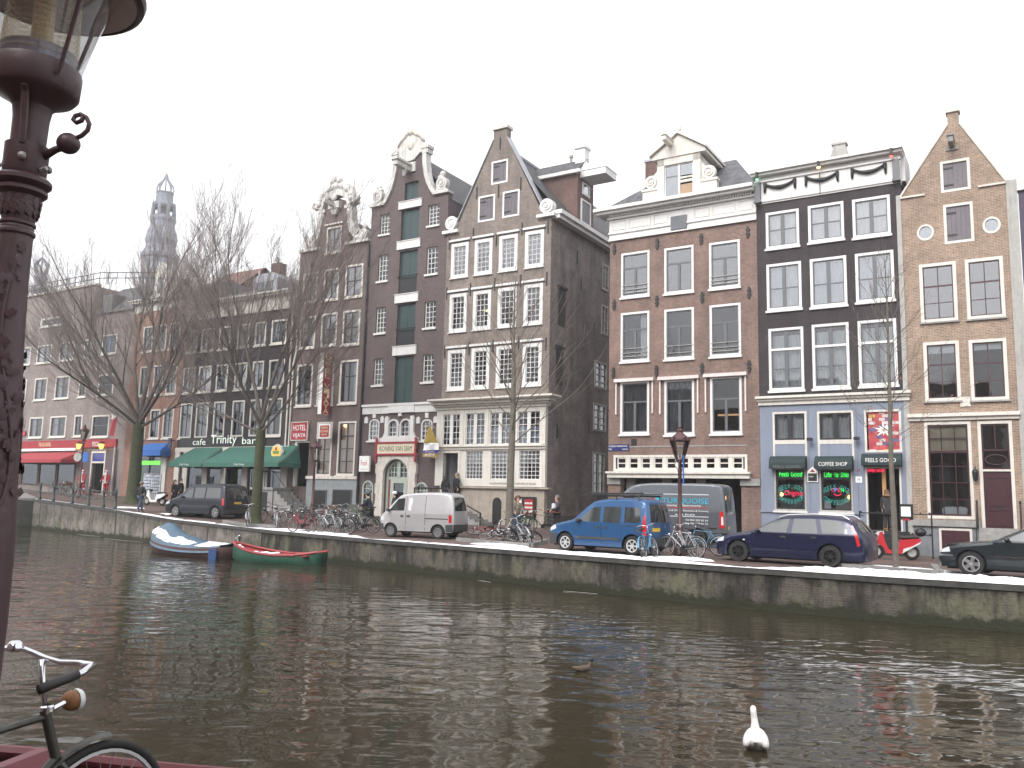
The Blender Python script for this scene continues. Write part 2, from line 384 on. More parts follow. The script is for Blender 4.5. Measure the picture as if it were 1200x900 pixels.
# the quay wall: old brick with algae, a stone coping on top
def m_quay(name,c1,c2,green,brickwork=True,dark=.85):
    m,nt,p=nodes(name);N,L=nt.nodes,nt.links;setp(p,Roughness=.85);p.inputs['Specular IOR Level'].default_value=.3
    tc=N.new('ShaderNodeTexCoord');uv=N.new('ShaderNodeUVMap')
    if brickwork:
        bt=N.new('ShaderNodeTexBrick');bt.inputs['Scale'].default_value=1;bt.inputs['Brick Width'].default_value=.22;bt.inputs['Row Height'].default_value=.066;bt.inputs['Mortar Size'].default_value=.009
        bt.inputs['Color1'].default_value=(*c1,1);bt.inputs['Color2'].default_value=(*c2,1);bt.inputs['Mortar'].default_value=(.115,.105,.092,1);L.new(uv.outputs[0],bt.inputs['Vector']);out=bt.outputs[0]
    else:
        rg=N.new('ShaderNodeRGB');rg.outputs[0].default_value=(*c1,1);out=rg.outputs[0]
    def blend(out,col,scale,stretch,lo,hi,amt,det=6,zr=None):
        mp=N.new('ShaderNodeMapping');mp.inputs['Scale'].default_value=(1,stretch,1);L.new(uv.outputs[0],mp.inputs[0])
        nz=N.new('ShaderNodeTexNoise');nz.inputs['Scale'].default_value=scale;nz.inputs['Detail'].default_value=det;nz.inputs['Roughness'].default_value=.68;L.new(mp.outputs[0],nz.inputs['Vector']);f=nz.outputs['Fac']
        if zr:
            sp=N.new('ShaderNodeSeparateXYZ');L.new(uv.outputs[0],sp.inputs[0]);q=N.new('ShaderNodeMapRange');q.inputs[1].default_value=zr[0];q.inputs[2].default_value=zr[1];q.inputs[3].default_value=zr[2];q.inputs[4].default_value=zr[3];L.new(sp.outputs[1],q.inputs[0])
            ad=N.new('ShaderNodeMath');ad.operation='ADD';L.new(f,ad.inputs[0]);L.new(q.outputs[0],ad.inputs[1]);f=ad.outputs[0]
        mr=N.new('ShaderNodeMapRange');mr.inputs[1].default_value=lo;mr.inputs[2].default_value=hi;mr.inputs[4].default_value=amt;L.new(f,mr.inputs[0])
        mx=N.new('ShaderNodeMixRGB');mx.inputs[2].default_value=(*col,1);L.new(mr.outputs[0],mx.inputs[0]);L.new(out,mx.inputs[1]);return mx.outputs[0]
    out=blend(out,(.16,.15,.135),1.3,1,.5,.7,.5)
    out=blend(out,green,.7,.7,.48,.58,.7)
    out=blend(out,(.022,.021,.018),.55,.25,.47,.58,dark)
    out=blend(out,(.03,.03,.026),3.2,.5,.5,.62,.6)
    out=blend(out,(.012,.012,.010),2.2,.3,.52,.7,.9 if brickwork else.35,zr=(-.42,.02,0,.30))
    out=blend(out,(.022,.024,.012),2.0,1,.5,.62,.95,zr=(-1.12,-.72,.35,-.1))
    L.new(out,p.inputs['Base Color'])
    nb=N.new('ShaderNodeTexNoise');nb.inputs['Scale'].default_value=9;nb.inputs['Detail'].default_value=6;L.new(uv.outputs[0],nb.inputs['Vector'])
    b=N.new('ShaderNodeBump');b.inputs['Strength'].default_value=.7;b.inputs['Distance'].default_value=.04;L.new(nb.outputs['Fac'],b.inputs['Height']);L.new(b.outputs[0],p.inputs['Normal'])
    MATS[name]=m;return m
QB=m_quay('mossy_quay_brick',(.072,.058,.050),(.095,.078,.067),(.135,.135,.085))
QC=m_quay('stained_quay_concrete',(.235,.205,.185),(.2,.18,.16),(.085,.09,.05),False,.30)
COPE=mat('quay_coping_stone',(.21,.207,.20),.8,var=.3,vscale=1.2,dirt=.4,bump=.3)
QCOPE=mat('dark_quay_coping',(.055,.053,.049),.85,var=.5,vscale=2.5,dirt=.3,bump=.4)
def wall_strip(name,label,us,m,ztop,zbot,w_off,cat='quay wall',parent=None):
    vs=[];fs=[];uvs=[];L=0
    for i,u in enumerate(us):
        if i:L+=(W(u,qw(u))-W(us[i-1],qw(us[i-1]))).length
        for z in(zbot(u),ztop(u)):vs.append(W(u,qw(u)+w_off,z));uvs.append((L,z))
    for i in range(len(us)-1):a=2*i;fs.append((a,a+2,a+3,a+1))
    me=bpy.data.meshes.new(name);me.from_pydata([tuple(v)for v in vs],[],fs);o=link(name,me,m)
    lay=me.uv_layers.new(name='UVMap')
    for lp in me.loops:lay.data[lp.index].uv=uvs[lp.vertex_index]
    return o
UQ=[-38+i*1.0 for i in range(30)];UQ2=[-9+i for i in range(55)]
ztop=lambda u:interp(QUAY_Z,u)-.14
def quay(name,label,us,m):
    root=empty(name,W(us[0],qw(us[0]),0),0,label,'quay wall')
    face=wall_strip('wall_face','',us,m,ztop,lambda u:-1.75,0);face.parent=root;face.location=-root.location
    b=MB();vs=[];fs=[]
    for u in us:
        z=interp(QUAY_Z,u)
        for dw,dz in((-EDGE,.0),(.05,.0),(.05,-.15),(0,-.15)):vs.append(W(u,qw(u)+dw,z+dz)-root.location)
    for i in range(len(us)-1):
        for k in range(3):a=4*i+k;fs.append((a,a+4,a+5,a+1))
    c=b.add(vs,fs).build('coping',QCOPE,root)
    return root
q1=quay('quay_wall','stained pale concrete quay wall below the railing and bare tree at the bridge end',UQ,QC)
q2=quay('quay_wall','mossy dark brick quay wall below the parked cars, with a snowy coping',UQ2,QB)
# vertical joints and drain stains in the concrete quay
for u in(-36.6,-24.6,-20.9,-16.6,-13.9):
    bb=MB();P=W(u,qw(u)+.012,0);
    bb.box(-.035,.035,-.012,.0,-1.5,interp(QUAY_Z,u)-.16);o=bb.build('wall_joint',mat('joint_dark',(.055,.05,.045),.9),q1)
    o.location=P-q1.location;o.rotation_euler=(0,0,AZ+.2)
# abutment of the bridge, turned towards the camera, beyond the corner of the quay
a0=W(-38,5.4);a1=wpt(-60,619,WATER_Z);a1.z=0;ABUT=(a0.copy(),a1.copy())
ab=empty('bridge_abutment',a0,0,'dark green stained wall of the bridge end, left of the concrete quay','bridge abutment')
me=bpy.data.meshes.new('wall_face');d=a1-a0
me.from_pydata([(0,0,-1.75),(d.x,d.y,-1.75),(d.x,d.y,1.02),(0,0,.84)],[],[(1,0,3,2)])
fo=link('wall_face',me,m_quay('algae_abutment',(.055,.058,.05),(.05,.05,.045),(.04,.055,.025),False,.7),ab);lay=me.uv_layers.new(name='UVMap')
for lp in me.loops:v=me.vertices[lp.vertex_index].co;lay.data[lp.index].uv=((v.x**2+v.y**2)**.5,v.z)
# the bridge itself goes on from there over the canal on three arches
dn=d.normalized();Lb=27.0;ad=MB();arc=lambda c:[(c+2.9*math.cos(R(180-k*15)),-1.2+1.75*math.sin(R(k*15)))for k in range(13)]
ad.prism([(0,-1.75),(Lb,-1.75),(Lb,1.0),(0,1.0)],0,8,[arc(4.5),arc(12.5),arc(20.5)]);ad.box(-.1,Lb,-.15,8.1,1.0,1.2)
bo=ad.build('arched_span',MATS['algae_abutment'],ab);bo.location=d;bo.rotation_euler=(0,0,math.atan2(dn.y,dn.x))
if(Matrix.Rotation(math.atan2(dn.y,dn.x),3,'Z')@Vector((0,1,0))).dot(EY)<0:bo.scale=(1,-1,1)
b=MB();back=Vector((-d.y,d.x,0)).normalized()*-1
if back.dot(EY)<0:back=-back
b.hexa([Vector((0,0,.84)),d+Vector((0,0,1.02)),d+back*9+Vector((0,0,1.3)),back*9+Vector((0,0,1.2)),Vector((0,0,.98)),d+Vector((0,0,1.16)),d+back*9+Vector((0,0,1.4)),back*9+Vector((0,0,1.3))])
b.build('bridge_deck',COPE,ab)

# snow along the edge of the quay: long low ridges with uneven rims
def snow_strip(label,u0,u1,wa,wb,h,seed,gaps=0.0,name='snow_bank'):
    rnd=random.Random(seed);vs=[];fs=[];n=max(6,int((u1-u0)/.11));prof=(0,.12,.45,.8,1)
    for i in range(n+1):
        u=lerp(u0,u1,i/n);e=min(1,4*i/n,4*(n-i)/n)
        nz=math.sin(u*2.1+seed)*.5+math.sin(u*5.3+seed*2)*.3+rnd.uniform(-.3,.3);k=max(.12,e*(1-gaps*max(0,nz)))
        a=qw(u)+wa+rnd.uniform(-.03,.03);c=qw(u)+wb*1.0;mid=lerp(c,a,k)
        for t in prof:
            w=lerp(c,mid,t);hh=(0 if t in(0,1)else h*(.6+.5*rnd.random())*(1 if t<.5 else.7)*k)
            vs.append(W(u,w,gz(u,min(w,qw(u)))+.004+hh))
    m=len(prof)
    for i in range(n):
        for j in range(m-1):a=i*m+j;fs.append((a,a+1,a+m+1,a+m))
    o=clean(MB().add(vs,fs).build(name,SNOW,smooth=True));return tag(o,label,'snow bank')

# ------------------------------------------------------------------ houses
class House:
    def __init__(s,name,label,u0,off=0.0,zb=None,cat='house',back=10.0,u1=None):
        s.off=off;s.u0=u0;s.zb=interp(FRONT_Z,u0)-.25 if zb is None else zb;s.back=back
        s.root=empty(name,W(u0,-off,s.zb),AZ,label,cat);s.holes=[]
    def p(s,px,py,dy=0.0):
        u,z=fp(px,py,s.off+dy);return u-s.u0,z-s.zb
    def r(s,xl,xr,yt,yb,dy=0.0):
        ym,xm=(yt+yb)/2,(xl+xr)/2
        return s.p(xl,ym,dy)[0],s.p(xr,ym,dy)[0],s.p(xm,yb,dy)[1],s.p(xm,yt,dy)[1]
    def wall(s,poly,m,depth=.4,name='wall'):
        b=MB();b.prism(poly,0,depth,s.holes);return b.build(name,m,s.root)
    def body(s,x0,x1,z1,m,back=None,name='rear_walls',z0=0,y0=.4,inner=True):
        back=back or s.back;b=MB()
        b.quad((x0,back,z0),(x0,y0,z0),(x0,y0,z1),(x0,back,z1));b.quad((x1,y0,z0),(x1,back,z0),(x1,back,z1),(x1,y0,z1));b.quad((x1,back,z0),(x0,back,z0),(x0,back,z1),(x1,back,z1))
        b.quad((x0,y0,z1),(x1,y0,z1),(x1,back,z1),(x0,back,z1))
        o=b.build(name,m,s.root)
        # no floors inside: the window rooms are dark by their near-black colour
        return o
    def window(s,x0,x1,z0,z1,fw=.10,frame=None,sash=None,sw=.05,v=(.5,),h=(.5,),vw=None,hw=None,sill=.09,sillm=None,curtain=None,cm=None,glass=None,recess=.06,proud=.015,name='window',label=None,room=True,part=None,blind=0,lintel=0,cfrac=(0,1)):
        frame=frame or WHITE;sash=sash or DARKWOOD;glass=glass or GLASS
        s.holes.append([(x0+.03,z0+.03),(x1-.03,z0+.03),(x1-.03,z1-.03),(x0+.03,z1-.03)])
        b=MB();b.bars(x0,x1,z0,z1,fw,-proud,.12);
        f=b.build(name,frame,s.root)
        if label:f['label']=label
        xa,xb,za,zc=x0+fw,x1-fw,z0+fw,z1-fw
        b=MB();y0=recess-.02;b.bars(xa,xb,za,zc,sw,y0,y0+.05)
        vw=vw or sw*.8;hw=hw or sw*.8;wv=[(t,vw)if not isinstance(t,tuple)else t for t in v];wh=[(t,hw)if not isinstance(t,tuple)else t for t in h]
        for t,k in wv:x=lerp(xa,xb,t);b.box(x-k/2,x+k/2,y0-.004,y0+.046,za+sw,zc-sw)
        xs=sorted([(xa+sw,xa+sw)]+[(lerp(xa,xb,t)-k/2,lerp(xa,xb,t)+k/2)for t,k in wv]+[(xb-sw,xb-sw)])
        for t,k in wh:
            z=lerp(za,zc,t)
            for q in range(len(xs)-1):b.box(xs[q][1],xs[q+1][0],y0+.003,y0+.043,z-k/2,z+k/2)
        b.build('sash',sash,f)
        yg=y0+.025
        MB().quad((xa+.01,yg,za+.01),(xb-.01,yg,za+.01),(xb-.01,yg,zc-.01),(xa+.01,yg,zc-.01)).build('pane',glass,f)
        if sill:
            MB().box(x0-.05,x1+.05,-.10,.05,z0-sill,z0-.002).build('sill',sillm or frame,f)
        if lintel:
            MB().box(x0-.12,x1+.12,-.13,.04,z1+.10,z1+.10+lintel).build('lintel',sillm or WHITE,f)
        yc=.26
        if curtain:
            for a,c in(((xa,xb),)if curtain=='full' else((xa,lerp(xa,xb,.28)),(lerp(xa,xb,.72),xb))if curtain=='sides' else((lerp(xa,xb,.66),xb),)if curtain=='right' else((xa,lerp(xa,xb,.45)),)):
                vs=[];n=max(6,int((c-a)/.035));ph=random.random()*6
                zl,zh=lerp(za,zc,cfrac[0]),lerp(za,zc,cfrac[1])
                for i in range(n+1):
                    x=lerp(a,c,i/n);y=yc+.03*math.sin(i*1.25+ph)+.012*math.sin(i*.47+ph*2)
                    vs+=[(x,y,zl),(x+random.uniform(-.004,.004),y,zh)]
                MB().add(vs,[(2*i,2*i+2,2*i+3,2*i+1)for i in range(n)]).build('curtain',cm or CURTAIN,f,smooth=True)
        if blind:
            MB().box(xa,xb,.15,.16,lerp(zc,za,blind),zc).build('blind',cm or GREYBLIND,f)
        # the side walls of the room behind
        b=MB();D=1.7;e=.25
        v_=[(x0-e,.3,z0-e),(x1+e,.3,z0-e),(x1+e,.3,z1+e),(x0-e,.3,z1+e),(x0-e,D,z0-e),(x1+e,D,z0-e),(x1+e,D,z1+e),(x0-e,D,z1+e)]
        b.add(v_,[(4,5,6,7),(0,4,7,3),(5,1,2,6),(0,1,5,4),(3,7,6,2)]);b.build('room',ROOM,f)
        return f
    def hatch(s,x0,x1,z0,z1,fw,frame,leaf,planks=5,hinges=True,name='shutter',recess=.05,hole=True,label=None):
        "a closed plank shutter or loading door in its frame"
        if hole:s.holes.append([(x0+.03,z0+.03),(x1-.03,z0+.03),(x1-.03,z1-.03),(x0+.03,z1-.03)])
        if fw:f=MB().bars(x0,x1,z0,z1,fw,-.015,.12).build(name,frame,s.root)
        else:f=None;fw=.02
        b=MB();xa,xb,za,zc=x0+fw,x1-fw,z0+fw,z1-fw;w=(xb-xa)/planks
        for i in range(planks):b.box(xa+i*w+.006,xa+(i+1)*w-.006,recess+random.uniform(0,.006),recess+.05,za,zc)
        b.box(xa,xb,recess+.03,recess+.06,za,zc)
        o=b.build('leaf' if f else name,leaf,f or s.root)
        if hinges:
            for t in(.18,.82):MB().box(xa-.03,lerp(xa,xb,.42),recess-.022,recess-.003,lerp(za,zc,t)-.035,lerp(za,zc,t)+.035).build('hinge',IRON,f or o)
        if label:(f or o)['label']=label
        return f or o
    def roof(s,x0,x1,z0,zr,m,y0=.35,back=None,xr=None,name='roof',hip=0.0,eave=.0):
        "ridge running away from the street"
        back=back or s.back;xr=(x0+x1)/2 if xr is None else xr;me=bpy.data.meshes.new(name)
        v=[(x0-eave,y0,z0),(x1+eave,y0,z0),(x1+eave,back,z0),(x0-eave,back,z0),(xr,y0+hip,zr),(xr,back-hip*.3,zr)]
        f=[(0,4,5,3),(1,2,5,4),(0,1,4),(2,3,5)]
        me.from_pydata(v,[],f);lay=me.uv_layers.new(name='UVMap');hl=math.hypot((x1-x0)/2,zr-z0)
        for pl in me.polygons:
            for li in pl.loop_indices:
                c=me.vertices[me.loops[li].vertex_index].co
                lay.data[li].uv=(c.y,(c.z-z0)/max(.01,zr-z0)*hl)if pl.index<2 else(c.x,(c.z-z0)*1.2)
        return link(name,me,m,s.root)
    def box(s,name,m,x0,x1,y0,y1,z0,z1,parent=None):return MB().box(x0,x1,y0,y1,z0,z1).build(name,m,parent or s.root)
def slope(name,quad,m,parent,smooth=False):
    "one tiled slope from four corners: eave left, eave right, ridge right, ridge left"
    a,b,c,d=[Vector(q)for q in quad];me=bpy.data.meshes.new(name);me.from_pydata([a,b,c,d],[],[(0,1,2,3)])
    lay=me.uv_layers.new(name='UVMap');ex=(b-a).normalized();n=ex.cross(d-a).normalized();ey=n.cross(ex)
    for li in range(4):v=me.vertices[me.loops[li].vertex_index].co-a;lay.data[li].uv=(v.dot(ex),v.dot(ey))
    return link(name,me,m,parent)
def scroll(b,x,z,r,y0,y1,turn=1,loops=1.6,wdt=.34):
    "a carved volute as a solid spiral band with a button in the middle"
    n=26;vs=[];fs=[]
    for i in range(n+1):
        t=i/n;a=turn*t*loops*2*math.pi-math.pi/2;ro=r*(1-.72*t);ri=ro-r*wdt*(1-.55*t)
        for q,y in((ro,y0),(ri,y0),(ri,y1),(ro,y1)):vs.append((x+q*math.cos(a),y,z+q*math.sin(a)))
    for i in range(n):
        for k in range(4):k2=(k+1)%4;f=(4*i+k,4*i+k2,4*i+4+k2,4*i+4+k);fs.append(f)
    b.add(vs,fs);b.lathe([(.001,y0-.03),(r*.26,y0-.02),(r*.28,y1)],(x,0,z),10,'y');
    b.lathe([(.001,y0+.05),(r*.95,y0+.05),(r*.95,y1)],(x,0,z),16,'y');return b
BR_MID=brick('brown_red_brick',(.225,.135,.108),(.165,.104,.086),(.21,.185,.165))
BR_TAN=brick('tan_brick',(.30,.195,.14),(.20,.135,.105),(.36,.31,.25),weather=.12,ms=.012)
BR_BLK=brick('black_painted_brick',(.045,.036,.040),(.036,.03,.034),(.06,.052,.055),stain=(.10,.09,.085),weather=.3)
BR_MUS=brick('grey_brown_brick',(.215,.172,.15),(.165,.134,.118),(.25,.225,.205))
BR_SIDE=brick('sooty_brick',(.225,.188,.176),(.18,.154,.145),(.205,.185,.175),weather=.5,stain=(.06,.052,.05),blotch=.9)
BR_DRK=brick('mauve_painted_brick',(.124,.095,.096),(.114,.087,.088),(.118,.092,.093),weather=.25,blotch=.25)
BR_HOT=brick('dark_mauve_brick',(.15,.108,.10),(.118,.086,.08),(.16,.135,.13))
BR_TRI=brick('sooty_black_brick',(.052,.044,.05),(.042,.036,.041),(.06,.052,.055),weather=.3)
BR_ORG=brick('orange_brown_brick',(.29,.145,.105),(.215,.11,.085),(.30,.23,.19),weather=.2)
BR_PUB=brick('pinkish_grey_brick',(.25,.21,.195),(.20,.168,.158),(.29,.25,.245),weather=.2)
BR_RED=brick('red_dormer_brick',(.16,.085,.072),(.12,.07,.062),(.16,.13,.12))
RENDER_BLUE=mat('grey_blue_render',(.195,.225,.29),.7,var=.06,vscale=1.2,dirt=.25)
PLASTER=mat('grey_plaster',(.36,.35,.33),.8,var=.12,dirt=.35)
GREENAWN=mat('green_awning_cloth',(.038,.125,.095),.8,var=.07)
DKGREEN=mat('dark_green_awning_cloth',(.012,.026,.028),.75,var=.1)
REDAWN=mat('red_awning_cloth',(.30,.035,.045),.8,var=.07)
BLUEAWN=mat('blue_awning_cloth',(.03,.13,.42),.7,var=.05)
REDSIGN=mat('red_sign',(.30,.018,.03),.45,var=.04)
LETTER=mat('white_lettering',(.82,.82,.80),.5,var=.02)
LETTERY=mat('pale_yellow_lettering',(.85,.75,.45),.5,var=.02)
def neon(name,c,s):return mat(name,(.02,.02,.02),.5,emit=c,estr=s)
NEON_G=neon('green_neon',(.05,1,.12),1.6);NEON_R=neon('red_neon',(1,.03,.10),1.3);NEON_B=neon('blue_neon',(.25,.35,1),1.2)
TEAL=mat('teal_window_lettering',(.02,.32,.29),.5)
LAMPGLOW=neon('warm_lamp',(1,.62,.22),3.0)
YEL=mat('golden_yellow_cloth',(.32,.22,.045),.8,var=.1)
def sec(o,t=None):return tag(o,t)

# ================================================= tan brick house with a spout gable, right end
H1=House('canal_house','tan brick house with a pointed spout gable, plum shutters and two oval windows',fp(1063,420)[0]);H=H1
xr=H.p(1186,350)[0];xl=.0
def gable(h,pts,zfoot=0.0):return[h.p(*q)for q in pts]
zs=H.p(1078,228)[1];pk=H.p(1116,131);xa=H.p(1110,140)[0];xb=H.p(1123,140)[0];zn=H.p(1116,146)[1]
sl=[(0,zs),(.08,zs)]
poly=[(0,0),(xr,0),(xr,zs),(xb,zn),(xb,pk[1]),(xa,pk[1]),(xa,zn),(0,zs)]
H.hatch(*H.r(1102,1137,187,224),.11,CREAM,LILAC,5,label='upper plum shutter in a cream frame')
H.hatch(*H.r(1106,1141,238,284.5),.11,CREAM,LILAC,5)
for cx,cy in((1084.5,272.5),(1162,263.8)):
    x,z=H.p(cx,cy);r=.36
    pts=lambda k:[(x+k*.92*math.cos(t*math.pi/14),z+k*math.sin(t*math.pi/14))for t in range(28)]
    H.holes.append(pts(r-.04));f=MB().prism(pts(r),-.02,.1,[pts(r-.09)]).build('oval_window',CREAM,H.root)
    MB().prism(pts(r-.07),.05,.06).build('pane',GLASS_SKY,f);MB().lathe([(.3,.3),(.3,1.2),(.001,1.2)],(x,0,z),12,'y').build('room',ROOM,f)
kw=dict(fw=.13,frame=CREAM,sash=MAROON,sw=.05,v=(.5,),h=((.30,.03),(.62,.07)),sill=.07,sillm=GREYSTONE)
H.window(*H.r(1078,1121.5,308,377),glass=GLASS_SKY,**kw);H.window(*H.r(1132,1177,302,373),glass=GLASS_SKY,**kw)
H.window(*H.r(1083,1125,400,470),blind=.16,cm=CURTAIN,glass=GLASS,**kw);H.window(*H.r(1136.5,1181,397,469),blind=.13,cm=CURTAIN,glass=GLASS_DARK,**kw)
# shop window, door, cornice, plinth
H.window(*H.r(1085,1140,494,608),fw=.12,frame=CREAM,sash=MAROON,sw=.07,v=((1/3,.035),(2/3,.035)),h=((.18,.035),(.36,.035),(.54,.035),(.70,.09),(.85,.035)),blind=.29,cm=BLIND,sill=0,glass=GLASS_DARK,name='shop_window')
x0,x1,z0,z1=H.r(1148,1189,493,620)
H.holes.append([(x0+.03,z0),(x1-.03,z0),(x1-.03,z1-.03),(x0+.03,z1-.03)])
zt=H.p(1168,550)[1]
f=MB().bars(x0,x1,z0,z1,.12,-.015,.12,0.001).box(x0+.12,x1-.12,-.01,.12,zt-.08,zt).build('front_door',CREAM,H.root);f['label']='dark maroon front door below an oval-grilled light'
b=MB();xa_,xb_=x0+.12,x1-.12;b.box(xa_,xb_,.06,.12,z0,zt-.08)
b.bars(xa_+.12,xb_-.12,z0+.9,zt-.3,.04,.03,.06);b.bars(xa_+.12,xb_-.12,z0+.12,z0+.75,.04,.03,.06)
dl=b.build('leaf',MAROON,f);MB().box((xa_+xb_)/2-.14,(xa_+xb_)/2+.14,.045,.06,z0+.80,z0+.86).build('letter_slot',IRON,f)
b=MB();b.bars(xa_,xb_,zt,z1-.12,.06,.05,.1);b.box(xa_+.06,xb_-.06,.05,.09,lerp(zt,z1,.4)-.03,lerp(zt,z1,.4)+.03);b.box((xa_+xb_)/2-.02,(xa_+xb_)/2+.02,.052,.088,lerp(zt,z1,.4)+.03,z1-.18)
b.build('fanlight',MAROON,f);MB().box(xa_+.02,xb_-.02,.075,.08,zt+.02,z1-.14).build('pane',GLASS,f)
cx,cz=(xa_+xb_)/2,lerp(zt,z1,.2)
b=MB();b.tube([(cx+.38*math.cos(t*math.pi/12),.04,cz+.2*math.sin(t*math.pi/12))for t in range(25)],.022,5,False);b.build('oval_grille',MAROON,f)
MB().box(x0,x1,.3,1.4,z0,z1).build('hall',ROOM,f)
x0,x1,z0,z1=H.r(1069,1198.5,484.5,491.5);x1=xr+.0
b=MB();b.box(-.02,x1+.02,-.10,0,z0-.02,z1-.12);b.box(-.06,x1+.06,-.22,0,z1-.12,z1+.02);b.build('cornice',CREAM,H.root)
zp=H.p(1110,609.5)[1];zq=H.p(1110,617)[1];xd=H.p(1147,600)[0]
H.box('plinth',BLUESTONE,0,xd,-.05,.0,0,zq-.002);MB().box(-.04,xd+.05,-.16,.02,zq,zp).build('sill_band',GREYSTONE,H.root)
x0,x1,z0,z1=H.r(1101,1140,618,651)
f=MB().bars(x0,x1,z0-.1,z1-.04,.09,-.09,-.052,.001).build('cellar_hatch',CREAM,H.root);MB().box(x0+.09,x1-.09,-.075,-.055,z0-.1,z1-.13).build('leaf',MAROON,f)
x0,x1,z0,z1=H.r(1148,1189,493,619)
b=MB();n=5
for i in range(n):b.box(x0-.1,x1+.1,-.35-.3*(n-1-i),-.05-.3*(n-1-i)if i else-.05-.3*(n-1),0,lerp(.25,z0,(i+1)/n))
b.build('front_steps',GREYSTONE,H.root)
b=MB()
for xx in(x0-.14,x1+.14):b.tube([(xx,-.2,z0),(xx,-.2,z0+1.0)],.035,6);b.ball((xx,-.2,z0+1.04),.05);b.tube([(xx,-.2,z0+.95),(xx,-1.5,.95)],.025,5);b.tube([(xx,-1.5,.2),(xx,-1.5,.97)],.03,5)
b.build('step_railing',IRON,H.root)
lx,lz=H.p(1143.5,559)
b=MB();b.tube([(lx,0,lz+.42),(lx,-.16,lz+.42),(lx,-.18,lz+.3)],.02,5);b.lathe([(.02,.34),(.11,.24),(.12,.2),(.08,-.14),(.03,-.18)],(lx,-.2,lz),6);b.build('wall_lantern',IRON,H.root)
b=MB();b.prism([(xa-.06,pk[1]-.02),(xb+.06,pk[1]-.02),(xb+.06,pk[1]+.14),(xa-.06,pk[1]+.14)],-.08,.45);b.build('gable_cap',PALE,H.root)
b=MB()
for(ax,az_),(cx,cz)in(((0,zs),(xa,zn)),((xr,zs),(xb,zn))):
    d=Vector((cx-ax,0,cz-az_)).normalized();nrm=Vector((-d.z,0,d.x));
    if nrm.z<0:nrm=-nrm
    q=[Vector((ax,-.05,az_)),Vector((cx,-.05,cz))]
    b.hexa([q[0],q[1],q[1]+Vector((0,.5,0)),q[0]+Vector((0,.5,0)),q[0]+nrm*.07,q[1]+nrm*.07,q[1]+nrm*.07+Vector((0,.5,0)),q[0]+nrm*.07+Vector((0,.5,0))])
for a,c in((-.02,.95),(xr-1.0,xr+.02)):b.box(a,c,-.09,.0,zs-.09,zs-.01)
b.build('gable_coping',PALE,H.root)
x,z=H.p(1115.5,172);b=MB();b.box(x-.1,x+.1,-.8,0,z-.05,z+.2);b.box(x-.24,x+.24,-.05,-.002,z-.16,z);b.box(x-.13,x+.13,-.86,-.02,z+.2,z+.25);b.build('hoist_beam',GREYSTONE,H.root)
b=MB();b.box(-.20,-.01,-.02,.3,0,zs+.1);b.build('plaster_strip',PLASTER,H.root);MB().box(xr+.003,xr+.40,-.02,.3,0,zs+.05).build('plaster_strip',PLASTER,H.root)
x,z=H.p(1131.5,475);MB().box(x-.19,x+.19,-.04,-.003,z-.05,z+.35).build('stone_tablet',PALE,H.root)
H.wall(poly,BR_TAN);H.body(0,xr,zs-.5,BR_TAN);H.roof(0,xr,zs-.5,zn-.1,PANTILE)

# cushions in the shop window of the tan house
for i,px in enumerate((1110,1118,1127)):
    x,z=H1.p(px,601);b=MB();b.ball((0,0,0),1,.21,.08,.24,10,8);o=b.build('cushion',CURTAIN,None,True)
    for v in o.data.vertices:v.co.x=.2*math.copysign(min(1,abs(v.co.x/.2)**.6),v.co.x);v.co.z=.23*math.copysign(min(1,abs(v.co.z/.23)**.6),v.co.z)
    P=H1.root.matrix_basis@Vector((x,.2,z+.1))if False else W(H1.u0+x,-.22,H1.zb+z+.02);o.location=P;o.rotation_euler=(R(-12),R((-6,4,9)[i]),AZ)
    tag(o,['white cushion on the shop window sill, leftmost of three','white cushion on the shop window sill, middle of three','white cushion on the shop window sill, rightmost of three'][i],'cushion','cushions in the shop window')

# sliver of the next house at the right edge
H=House('canal_house','dark purple house with a cream scroll gable at the right edge',H1.u0+xr+.42);z=H.p(1198,226)[1]
poly=[(0,0),(4.5,0),(4.5,z+.1),(0,z+.1)]
H.window(1.0,2.2,9.6,11.6,frame=CREAM);H.window(2.9,4.0,9.6,11.6,frame=CREAM);H.window(1.0,2.2,6.3,8.7,frame=CREAM);H.window(2.9,4.0,6.3,8.7,frame=CREAM);H.window(.5,2.2,1.9,5.2,frame=CREAM,name='shop_window');H.hatch(2.8,4.0,.6,3.4,.12,CREAM,BLACK,1,name='front_door')
H.wall(poly,mat('dark_purple_paint',(.045,.028,.06),.6));H.body(0,4.5,z,BR_BLK);H.roof(0,4.5,z,z+2.5,PANTILE)
b=MB();b.prism([(-.03,z+.1),(4.5,z+.1),(4.5,z+.3),(3.6,z+.4),(3.2,z+2.6),(2.2,z+3.2),(1.2,z+2.6),(.9,z+1.2),(.55,z+1.35),(.2,z+1.0),(.05,z+.5),(-.03,z+.32)],-.12,.3);b.build('scroll_gable',CREAM,H.root)

